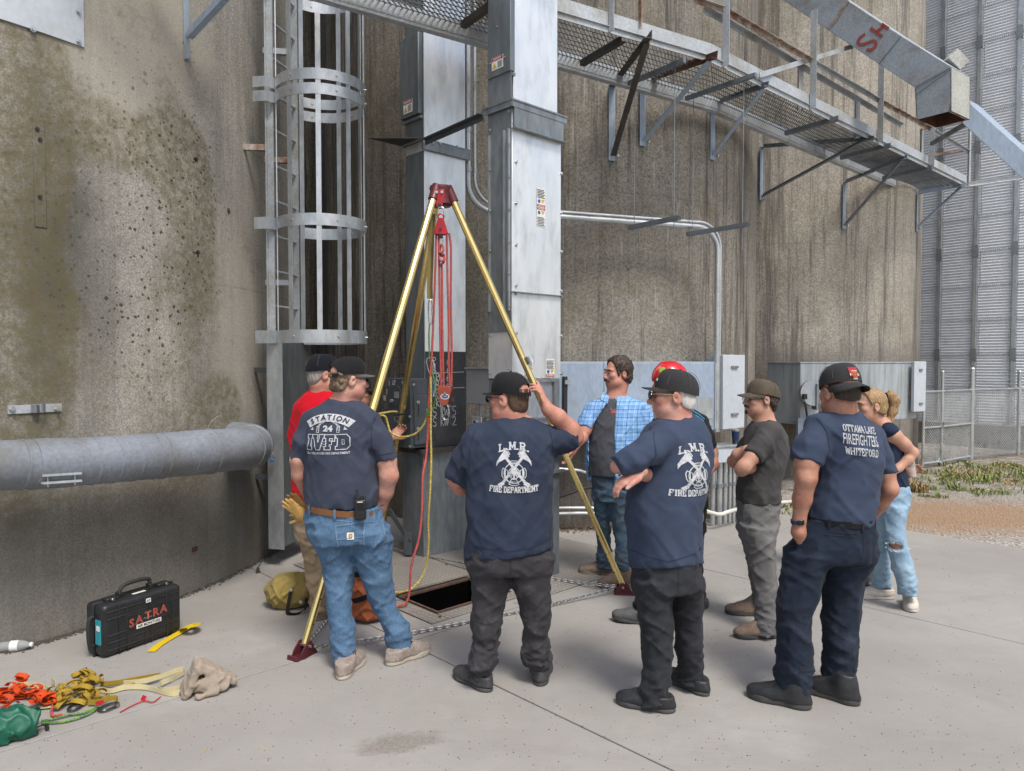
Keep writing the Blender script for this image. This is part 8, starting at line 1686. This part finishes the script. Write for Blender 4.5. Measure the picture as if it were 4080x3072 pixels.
def bottle(name, label, base, up, lay=None):
 t = thing(name, label, 'water bottle', base, 'clear plastic water bottles'); Bm = frame_from(Vector(up).orthogonal(), up); Bm = Matrix((Bm.col[0], Bm.col[1], Vector(up).normalized())).transposed()
 prof = [(.010, 0), (.029, .002), (.0325, .012)] + [(.0325 - (.0018 if k % 2 else 0), .02+.0125*k) for k in range(9)] + [(.0325, .14), (.026, .165), (.014, .185), (.0125, .195)]
 MB().lathe(prof, base, Bm, 20).build('bottle_shell', M['clear_plastic'], t, smooth=True, ang=70)
 MB().lathe([(.0145, .192), (.0145, .205), (.0135, .207)], base, Bm, 14).build('bottle_cap', M['white'], t, smooth=True)
 MB().lathe([(.0332, .085), (.0332, .13)], base, Bm, 20).build('bottle_label', M['white'] if lay else M['clear_plastic'], t, smooth=True); return t
bottle('water_bottle', 'clear water bottle held upside down behind the woman\'s back', at(3634, 1903, Y-.02), (-.16, 0, 1))
pr.location.x += .008
# ---- 9: red-shirted man beside the first
Y = 5.08
pr = thing('person', 'man in bright red shirt and khaki trousers half hidden at left', 'person', (G(1280, 2460).x, Y, 0))
T9 = [(1552, 1238, 1318, .07), (1578, 1205, 1345, .10), (1612, 1178, 1362, .13), (1660, 1166, 1372, .15), (1720, 1162, 1376, .165), (1800, 1162, 1376, .172), (1900, 1164, 1376, .178), (1980, 1168, 1372, .175), (2040, 1172, 1368, .17)]
SL9 = [[(1208, 1650, .0, 42), (1196, 1720, .0, 42), (1196, 1778, -.01, 40)], [(1345, 1650, .05, 38), (1380, 1710, .10, 36), (1405, 1760, .14, 34)]]
sh = garment_top(Y, T9, SL9, (1270, 2032, (0, 0, -1)), C_['red'], pr, seed=81)
h9 = hd(1288, 1492, Y, 58, -6, 0, s=1.04, fat=.006, neck=.068)
body_mesh(Y, T9, [[(1208, 1650, 0, 32), (1196, 1775, -.01, 31), (1205, 1840, .03, 29), (1260, 1890, .16, 24)], [(1345, 1650, .05, 30), (1405, 1760, .14, 28), (1430, 1800, .2, 26), (1480, 1790, .34, 20)]], h9, SK['ruddy'], pr)
HP9 = [(2010, 1174, 1366, .16), (2080, 1178, 1366, .165), (2130, 1184, 1366, .16)]
LG9 = [[(2100, 1186, 1290, -.02), (2180, 1200, 1292, -.03), (2259, 1214, 1290, -.04), (2346, 1228, 1294, -.05), (2400, 1234, 1298, -.05), (2440, 1238, 1302, -.05)], [(2100, 1270, 1366, .06), (2200, 1276, 1362, .12), (2300, 1288, 1358, .18), (2390, 1296, 1358, .22)]]
garment_legs(Y, HP9, LG9, C_['khaki'], pr, (1270, 2020), 83)
make_shoe(pr, G(1262, 2470), G(1330, 2440), LEA['brown'], SOLE['tan'], 'work', 1.06); make_shoe(pr, G(1320, 2410), G(1385, 2385), LEA['brown'], SOLE['tan'], 'work', 1.06)
cap, P = make_cap(pr, h9['c'], h9['H'], CAP['navy'], None, 1.05, tilt=5, base=.030, hgt=.118)
cap_patch(cap, P, 0, .075, .06, .05, M['white'], 'cap_panel'); cap_patch(cap, P, 0, .078, .05, .03, M['red_sticker'], 'cap_letters')
MB().tube([P(.092*math.sin(a), .111*math.cos(a)-.008, .034) for a in [R(-75+150*k/16) for k in range(17)]], .003, 6).build('cap_cord', M['red_plastic'], cap, smooth=True)
make_hair(pr, h9['c'], h9['H'], HAIR['grey'], 1.04, .002, .02, -.072, capz=.05)
# ---- 10: person mostly hidden behind the firefighter
Y = 6.15
pr = thing('person', 'grey-haired person in jeans almost hidden behind the Firefighters shirt man', 'person', (G(3380, 2290).x, Y, 0))
T10 = [(1700, 3270, 3330, .06), (1722, 3250, 3352, .09), (1760, 3238, 3370, .12), (1850, 3240, 3372, .135), (1960, 3248, 3372, .14), (2020, 3252, 3372, .14)]
sh = garment_top(Y, T10, [[(3250, 1760, 0, 28), (3246, 1830, 0, 27)], [(3360, 1760, 0, 28), (3366, 1830, 0, 27)]], (3310, 2010, (0, 0, -1)), C_['tee'], pr, seed=91)
h10 = hd(3306, 1634, Y, 15, 0, 0, s=.98)
body_mesh(Y, T10, [[(3250, 1760, 0, 20), (3246, 1840, 0, 19), (3270, 1900, -.1, 15)], [(3360, 1760, 0, 20), (3366, 1840, 0, 19), (3340, 1900, -.1, 15)]], h10, SK['tan'], pr, (), .007)
make_hair(pr, h10['c'], h10['H'], HAIR['white'], .98, .014, .04, -.09, curl=.014)
LG10 = [[(2060, 3250, 3330, 0), (2150, 3290, 3360, 0), (2230, 3320, 3380, 0), (2280, 3330, 3386, 0)], [(2060, 3310, 3376, 0), (2150, 3350, 3416, -.05), (2230, 3404, 3468, -.1), (2285, 3424, 3474, -.12), (2296, 3426, 3474, -.12)]]
garment_legs(Y, [(2000, 3252, 3372, .13), (2080, 3250, 3376, .14)], LG10, C_['jean4'], pr, (3310, 1995), 93)
make_shoe(pr, G(3444, 2312), G(3470, 2352), LEA['black'], SOLE['dark'], 'run', 1.02); make_shoe(pr, G(3355, 2296), G(3370, 2330), LEA['black'], SOLE['dark'], 'run', 1.02)
# ---- 11: person behind the first two, working the rope
Y = 5.62
pr = thing('person', 'person in black cap and sunglasses behind the Station shirt man, at the tripod', 'person', (G(1420, 2360).x, Y, 0))
T11 = [(1618, 1392, 1452, .065), (1640, 1362, 1480, .095), (1675, 1345, 1496, .12), (1760, 1342, 1496, .135), (1860, 1346, 1494, .14), (1960, 1348, 1492, .14)]
SL11 = [[(1478, 1675, 0, 30), (1500, 1720, .02, 28), (1512, 1752, .04, 26)], [(1362, 1675, 0, 30), (1350, 1740, .0, 28), (1346, 1780, 0, 26)]]
sh = garment_top(Y, T11, SL11, (1420, 1955, (0, 0, -1)), C_['navy2'], pr, seed=95)
h11 = hd(1424, 1560, Y, 82, -6, 0, s=.98)
wA = J((1560, 1742, .16), Y)
body_mesh(Y, T11, [[(1478, 1675, 0, 22), (1514, 1755, .04, 21), (1530, 1765, .08, 19), (1560, 1745, .16, 13)], [(1362, 1675, 0, 22), (1346, 1780, 0, 21), (1380, 1810, -.05, 18), (1420, 1800, -.1, 14)]], h11, SK['tan'], pr, [dict(w=wA, d=Vector((.55, .3, .5)), pn=Vector((.2, -.9, .3)), side=1, curl=(.5, .55, .6, .65), s=.95)])
make_hair(pr, h11['c'], h11['H'], HAIR['dark'], .98, .012, .02, -.09, capz=.05, curl=.014)
cap, P = make_cap(pr, h11['c'], h11['H'], CAP['black'], None, 1.02, tilt=0, base=.034); make_shades(pr, h11['c'], h11['H'])
garment_legs(Y, [(1950, 1350, 1490, .13), (2020, 1350, 1490, .14)], [[(2000, 1352, 1424, 0), (2150, 1360, 1420, 0), (2300, 1366, 1418, 0), (2350, 1368, 1416, 0)], [(2000, 1416, 1488, 0), (2150, 1424, 1484, 0), (2300, 1430, 1482, 0), (2350, 1432, 1480, 0)]], C_['blackp'], pr, (1420, 1948), 97)
make_shoe(pr, G(1392, 2380), G(1402, 2345), LEA['black'], SOLE['dark'], 'slip', 1.02); make_shoe(pr, G(1456, 2380), G(1466, 2345), LEA['black'], SOLE['dark'], 'slip', 1.02)
# ---------------------------------------------------------------- gear on the ground
# hard equipment case
c0 = G(414, 2631); ex = (G(722, 2519) - c0); LX = .53; ex.z = 0; ex.normalize(); ey = Vector((-ex.y, ex.x, 0)); DY, HZ = .19, .325
BX = Matrix((ex, ey, Z3)).transposed()
def K(x, y, z): return c0 + ex*x + ey*y + Z3*z
cs = thing('equipment_case', 'black ribbed hard case lettered SATRA in red, standing by the left silo', 'hard case', K(LX/2, DY/2, 0))
def shell(y0, y1, name):
 F = Field(np.array([-.03, y0-.03, -.03]), np.array([LX+.03, y1+.03, HZ+.03]), .007)
 F.rbox((LX/2, (y0+y1)/2, HZ/2+.004), (LX/2, (y1-y0)/2, HZ/2-.004), None, .028); me = F.mesh(name); me.transform(Matrix.Translation(c0) @ BX.to_4x4()); return put(name, me, M['black_plastic'], cs)
fs_ = shell(0, .105, 'front_shell'); shell(.098, DY, 'back_shell')
q = MB(); q.box(K(LX/2, .10, HZ/2), (LX+.012, .012, HZ+.006), BX); q.build('seam_lip', M['black_plastic'], cs, bevel=.005)
for z in (.045, .09, .135, .235, .28): MB().box(K(LX/2, -.001, z), (LX-.05, .008, .008), BX).build('rib', M['black_plastic'], cs, bevel=.003)
for x in (.10, .15, .27, .31, .42, .46): MB().box(K(x, -.001, HZ/2), (.009, .009, HZ-.03), BX).build('rib', M['black_plastic'], cs, bevel=.003)
MB().box(K(.29, -.001, .185), (.30, .006, .085), BX).build('recess_plate', M['black_plastic'], cs, bevel=.003)
q = MB(); hp_ = [K(.165, .105, HZ-.01), K(.168, .105, HZ+.03), K(.20, .105, HZ+.062), K(.28, .105, HZ+.07), K(.36, .105, HZ+.062), K(.375, .105, HZ+.03), K(.378, .105, HZ-.01)]; q.tube(smooth_path(hp_, 5), .013, 10); q.build('top_handle', M['black_rubber'], cs, smooth=True)
for x in (.168, .375): MB().box(K(x, .105, HZ+.012), (.03, .05, .03), BX).build('handle_mount', M['black_plastic'], cs, bevel=.004)
for x in (.10, .445):
 MB().box(K(x, .085, HZ+.006), (.085, .06, .028), BX).build('latch', M['black_plastic'], cs, bevel=.005); t_ = MB(); t_.box(K(x+(-.01 if x < .2 else .01), .045, HZ+.012), (.018, .012, .018), BX); t_.build('padlock_eye', M['steel'], cs, bevel=.003)
q = MB(); sp_ = [K(-.004, .095, .07), K(-.03, .095, .085), K(-.036, .095, .16), K(-.03, .095, .235), K(-.004, .095, .25)]; q.tube(smooth_path(sp_, 4), .012, 8); q.build('side_handle', M['black_rubber'], cs, smooth=True)
MB().box(K(-.002, .05, .16), (.006, .05, .15), BX).build('side_label', M['cyan_tape'], cs); MB().box(K(-.006, .045, .185), (.003, .03, .03), BX).build('side_tag', M['white'], cs)
CFc = Face(c0, -ey)
xo = lambda x: (K(x, 0, 0)-CFc.p0).dot(CFc.ax)
for ch, x, z in (('S', .175, .17), ('A', .225, .178), ('T', .285, .186), ('R', .338, .192), ('A', .393, .198)): CFc.text(ch, xo(x), z, .052, M['red_paint'], 'stencil_letter', cs, .0075, .05)
CFc.text('Apache', xo(.283), .178, .014, M['galv'], 'moulded_word', cs, .0082)
lb = put('word_label', MB().box(K(.29, -.0082, .138), (.17, .002, .026), BX).mesh('l'), M['white'], cs); CFc.text('AIR MONITORS', xo(.29), .138, .018, M['ink'], 'label_words', lb, .0105, .03, .155)
lb = put('number_label', MB().box(K(.29, -.0005, .282), (.032, .014, .024), BX).mesh('l'), M['white'], cs); CFc.text('67', xo(.29), .282, .016, M['ink'], 'label_number', lb, .009, .02)
put('top_label', MB().box(K(.27, .06, HZ+.0045), (.085, .022, .002), BX).mesh('l'), M['white'], cs)
for x in (.12, .17, .40, .45): MB().box(K(x, .09, -.0), (.025, .15, .012), BX).build('foot_rib', M['black_plastic'], cs)
# yellow strap
q = MB(); P_ = smooth_path([G(602, 2596, .006), G(640, 2565, .007), G(690, 2535, .008), G(728, 2512, .012), G(765, 2490, .03), G(785, 2486, .045), G(782, 2490, .062), G(760, 2495, .066), G(738, 2500, .05), G(728, 2503, .02)], 5)
q.ribbon(P_, .05, .003); single(q, 'yellow_strap', M['web_yellow'], 'bright yellow strap lying beside the hard case', 'strap', smooth=True)
# webbing chains
def daisy(name, mat, path, label, w, seed, rad=.035, n=24, hgt=.06, grp='webbing heaps'):
 t = thing(name, label, 'webbing', G(*path[0]), grp); rnd = random.Random(seed); P_ = smooth_path([G(*p) for p in path], 12)
 for i in range(n):
  c = P_[int(i/(n-1)*(len(P_)-1))] + Vector((rnd.uniform(-.03, .03), rnd.uniform(-.03, .03), .018 + rnd.random()*hgt)); a = rnd.uniform(0, math.pi); b = rnd.uniform(-.9, .9); r1 = rad*rnd.uniform(.75, 1.25); r2 = r1*rnd.uniform(.45, .7); e1 = Vector((math.cos(a), math.sin(a), 0)); e2 = Vector((-math.sin(a)*math.sin(b), math.cos(a)*math.sin(b), math.cos(b))); wd = e1.cross(e2)
  pts_ = []
  for k in range(13):
   q_ = 2*math.pi*k/12*.92; p = c + e1*math.cos(q_)*r1 + e2*math.sin(q_)*r2; p.z = max(p.z, .012 + w*.2); pts_.append(p)
  mb = MB(); mb.ribbon(pts_, w, .0016, [wd + e1*.15*math.sin(k) for k in range(13)]); mb.build('webbing_loop', mat, t, smooth=True, ang=60)
 return t
daisy('olive_webbing', M['web_olive'], [(345, 2700), (330, 2740), (380, 2770), (300, 2770), (240, 2790), (260, 2820), (345, 2790), (400, 2800)], 'heap of olive chain-knotted webbing on the concrete', .024, 3, .036, 34, .055)
daisy('orange_webbing', M['web_orange'], [(75, 2740), (70, 2780), (130, 2785), (190, 2800), (210, 2815), (150, 2820)], 'heap of bright orange knotted webbing behind the green bag', .026, 5, .034, 22, .045)
daisy('orange_webbing', M['web_orange'], [(-20, 2790), (10, 2800), (25, 2830), (0, 2850)], 'smaller bunch of orange webbing at the left picture edge', .026, 6, .034, 9, .04)
def lay(name, mat, path, w, label, t=.0018, grp='loose straps', up=False):
 P_ = smooth_path([G(p[0], p[1], p[2] if len(p) > 2 else .01) for p in path], 6); q = MB(); n = len(P_)
 q.ribbon(P_, w, t, [Vector((.15*math.sin(i*.5), .1*math.cos(i*.37), 1)) for i in range(n)] if up else None); return single(q, name, mat, label, 'strap', grp, smooth=True)
lay('cream_strap', M['web_cream'], [(400, 2730, .02), (480, 2722, .03), (560, 2715, .035), (640, 2695, .035), (700, 2672, .03), (730, 2668, .03), (728, 2680, .03), (690, 2700, .03), (645, 2720, .03), (632, 2735, .03), (645, 2750, .02), (690, 2745, .02), (730, 2735, .02)], .028, 'cream webbing strap with a long open loop, beside the canvas', up=True)
lay('cream_strap', M['web_cream'], [(380, 2745, .02), (440, 2752, .02), (500, 2738, .02), (580, 2738, .02), (640, 2755, .02), (690, 2765, .016), (725, 2755, .016)], .028, 'lower cream webbing strap running to the canvas', up=True)
lay('cream_strap', M['web_cream'], [(22, 2760, .015), (60, 2735, .03), (120, 2728, .03), (180, 2740, .03), (215, 2760, .02), (220, 2725, .03), (205, 2712, .03)], .032, 'cream webbing strap arching over the orange heap', up=True)
lay('cream_strap', M['web_cream'], [(140, 2820, .012), (200, 2815, .012), (260, 2800, .012)], .026, 'short cream strap end below the orange heap')
lay('olive_strap', M['web_olive'], [(400, 2725, .03), (470, 2718, .04), (540, 2705, .04), (600, 2695, .035), (640, 2688, .03), (600, 2705, .03), (530, 2730, .02), (500, 2740, .015)], .024, 'olive strap twisted along the cream webbing', up=True)
lay('olive_strap', M['web_olive'], [(350, 2800, .02), (390, 2795, .03), (440, 2782, .035), (466, 2782, .03), (460, 2800, .015)], .026, 'olive strap ending at the carabiner', up=True)
for k, (a, b, lab) in enumerate((((395, 2830), (466, 2800), 'grey carabiner at the end of the olive strap'), ((280, 2830), (330, 2780), 'grey carabiner in the olive webbing heap'))):
 pa, pb = G(*a, .014), G(*b, .014); d = (pb-pa).normalized(); s_ = d.cross(Z3); L = (pb-pa).length; P_ = []
 for i in range(24):
  t_ = 2*math.pi*i/24; x, y = math.cos(t_), math.sin(t_); P_.append((pa+pb)/2 + d*(L/2)*(1 if y > 0 else -1)*abs(y)**.7 + s_*(.032 if x > 0 else .022)*(1 if x > 0 else -1)*abs(x)**.6)
 o = single(MB().tube(P_, .0062, 8, True), 'loose_carabiner', simple('grey_anodised%d' % k, (.10, .105, .11), rough=.35, metal=.8), lab, 'carabiner', 'loose carabiners on the ground', smooth=True); MB().cyl(P_[1], P_[3], .0085, 10).build('gate_sleeve', M['steel'], o, smooth=True)
rope([G(165, 2872, .012), G(210, 2865, .012), G(270, 2850, .012), G(330, 2840, .012), G(385, 2818, .02)], .0055, M['rope_green'], 'upper green cord running from the green bag to the webbing', 'cord', 'cords by the green bag')
rope([G(165, 2880, .010), G(240, 2878, .010), G(310, 2862, .010), G(360, 2842, .010), G(392, 2815, .018)], .0055, M['rope_green'], 'lower green cord running from the green bag to the webbing', 'cord', 'cords by the green bag')
rope([G(212, 2800, .02), G(205, 2840, .012), G(215, 2852, .012), G(250, 2846, .012)], .0065, M['rope_red'], 'short red cord bent beside the olive webbing', 'cord', None)
tt = thing('red_zip_tie', 'red plastic seal tie lying on the concrete', 'zip tie', G(575, 2790))
MB().tube(smooth_path([G(478, 2838, .006), G(530, 2810, .006), G(575, 2792, .01), G(610, 2797, .008), G(640, 2775, .008)], 6), .003, 6).build('tie_strip', M['red_plastic'], tt, smooth=True); MB().box(G(572, 2782, .02), (.022, .004, .03), Matrix.Rotation(R(25), 3, 'Y')).build('tie_flag', M['red_plastic'], tt)
single(MB().tube(smooth_path([G(888, 2730, .012), G(915, 2722, .008), G(935, 2708, .02)], 6), .0025, 6), 'red_cord_end', M['red_plastic'], 'thin red cord sticking out from under the canvas', 'cord', smooth=True)
tg = MB(); tg.box(G(398, 2800, .05), (.04, .004, .02), Matrix.Rotation(R(-20), 3, 'Y')); single(tg, 'red_tag', M['red_plastic'], 'small red tag on the olive webbing heap', 'tag')
# green stuff sack
gbg = thing('stuff_sack', 'green nylon stuff sack lying at the left picture edge', 'bag', G(80, 2920))
b0, b1 = G(-70, 2905, .075), G(150, 2868, .062); F = Field(np.minimum(b0, b1)-.16, np.maximum(b0, b1)+.16, .007)
F.cone(b0, b0.lerp(b1, .6), .085, .078, .02); F.cone(b0.lerp(b1, .6), b1, .078, .066, .02, flat=True); F.cone(G(-60, 2960, .03), G(20, 2915, .03), .04, .05, .05); F.fold(.03, 4, (14, 14, 14)); F.wrinkle(.012, (18, 18, 18), 3); F.cut((0, 0, .002), (0, 0, -1)); d_ = (b1-b0).normalized(); F.cone(b1-d_*.02, b1+d_*.05, .05, .058, .004, True); put('sack_body', F.mesh('sack'), M['green_bag'], gbg)
MB().tube(smooth_path([b1 + Vector((.01, -.05, -.02)), G(170, 2890, .02), G(186, 2900, .012)], 5), .003, 6).build('draw_cord', M['black_web'], gbg, smooth=True); MB().cyl(G(186, 2890, .012), G(188, 2905, .012), .009, 10).build('cord_lock', M['black_plastic'], gbg, smooth=True)
MB().box(b0.lerp(b1, .62) + Vector((0.01, -.075, -.02)), (.022, .004, .018)).build('sewn_tag', M['black_web'], gbg)
# folded canvas
cv = thing('folded_canvas', 'folded tan canvas cloth standing in a peak on the concrete', 'canvas', G(810, 2790))
g0, g1 = G(718, 2790), G(905, 2745); dx = (g1-g0); dx.z = 0; wv = Vector((-dx.y, dx.x, 0)).normalized(); Lc = dx.length; dx.normalize()
F = Field(np.array(g0)-.12, np.array(g0)+np.array([.42, .3, .26]), .006); Cq = lambda x, w_, z: g0 + dx*x + wv*w_ + Z3*z
for a_, b_, hw, th_ in (((.02, .01), (.095, .17), .06, .016), ((.095, .17), (.20, .09), .065, .022), ((.19, .09), (.275, .035), .06, .022)):
 A_, B_ = Cq(a_[0], .03, a_[1]), Cq(b_[0], .03, b_[1]); ud = (B_-A_).normalized(); F.rbox((A_+B_)/2, (hw, (B_-A_).length/2+.012, th_), Matrix((wv, ud, wv.cross(ud))).transposed(), .012, .02)
F.ell(Cq(.13, .02, .05), (.10, .06, .05), None, .03); F.cone(Cq(.08, -.05, .015), Cq(.16, -.05, .02), .014, .02, .01); F.cone(Cq(.16, -.045, .03), Cq(.22, -.03, .03), .022, .018, .02);
F.fold(.018, 3, (14, 14, 14)); F.wrinkle(.004, (22, 22, 22), 5); F.cut((0, 0, .002), (0, 0, -1)); put('canvas_body', F.mesh('canvas'), M['canvas'], cv)
# bottle lying by the wall
bottle('water_bottle', 'clear water bottle lying by the foot of the left silo', G(-20, 2580, .034), Vector((.97, .25, 0)), True)
# yellow and orange rope bags
yb = thing('gear_bag', 'dirty yellow canvas rope bag behind the khaki trousers', 'bag', G(1150, 2350))
c = G(1152, 2350, .12); F = Field(Vector(c)-Vector((.26, .26, .2)), Vector(c)+Vector((.28, .26, .24)), .008); F.ell(c + Vector((-.01, 0, -.005)), (.155, .15, .125), None, .02); F.ell(c + Vector((.10, .02, .0)), (.10, .13, .12), None, .05); F.fold(.03, 5, (9, 9, 9)); F.wrinkle(.012, (14, 14, 14), 6); F.cut((0, 0, .002), (0, 0, -1)); put('bag_body', F.mesh('bag'), M['yellow_bag'], yb)
q = MB(); P_ = smooth_path([c + Vector((.055, -.15, .03)), c + Vector((.05, -.18, -.04)), c + Vector((.05, -.2, -.10)), c + Vector((.10, -.2, -.112)), c + Vector((.16, -.16, -.09)), c + Vector((.16, -.12, -.02))], 5); q.ribbon(P_, .035, .004, [Vector((.6, -.3, .5))]*len(P_)); q.build('bag_strap', M['black_web'], yb, smooth=True)
for x, z in ((.06, .05), (.13, -.04)): MB().cyl(c + Vector((x, -.13, z)), c + Vector((x, -.155, z)), .013, 12).build('grommet', M['steel'], yb)
ob = thing('gear_bag', 'orange canvas rope bag standing behind the jeans legs', 'bag', G(1465, 2500))
c = G(1466, 2470, 0); F = Field(Vector(c)-Vector((.22, .22, .03)), Vector(c)+Vector((.22, .22, .52)), .008); F.slab(c + Z3*.05, c + Z3*.24, .118, .118, .112, .11, .03); F.slab(c + Z3*.24, c + Z3*.33 + Vector((-.01, 0, 0)), .108, .10, .075, .07, .03); F.cone(c + Vector((-.03, -.02, .34)), c + Vector((-.06, 0, .42)), .05, .035, .04); F.fold(.035, 9, (9, 9, 9)); F.wrinkle(.03, (9, 9, 20), 8, True, (c.z+.2, c.z+.32)); F.cut((0, 0, .002), (0, 0, -1)); put('bag_body', F.mesh('bag'), M['orange_bag'], ob)
q = MB(); P_ = smooth_path([c + Vector((-.09, -.1, .34)), c + Vector((-.02, -.13, .36)), c + Vector((.05, -.12, .33)), c + Vector((.06, -.135, .24)), c + Vector((0, -.14, .20)), c + Vector((-.08, -.12, .17))], 5); q.ribbon(P_, .038, .004, [Vector((0, -.3, 1))]*len(P_)); q.build('bag_strap', M['black_web'], ob, smooth=True)
# spilled corn kernels
kb = MB().ball((0, 0, 0), .0045, 5, (1, 1, .6)); km = kb.mesh('k', True); km.materials.append(M['kernel'])
for px, py, lab in ((752, 2848, 'near the canvas, left'), (768, 2868, 'near the canvas, right'), (650, 2876, ''), (820, 2992, ''), (1032, 2982, ''), (1055, 2990, ''), (248, 2692, 'behind the olive webbing'), (18, 2706, ''), (195, 2836, ''), (1352, 2720, 'in front of the jeans man'), (1700, 2726, ''), (2015, 2895, ''), (2290, 2862, ''), (3410, 2684, ''), (1053, 2405, ''), (847, 2510, ''), (1015, 2512, ''), (116, 2575, '')):
 o = bpy.data.objects.new('corn_kernel', km); link(o); p = G(px, py); o.location = (p.x, p.y, .003); o.rotation_euler = (0, 0, px); tag(o, 'tiny golden corn kernel lying on the concrete', 'corn kernel', 'spilled corn kernels')
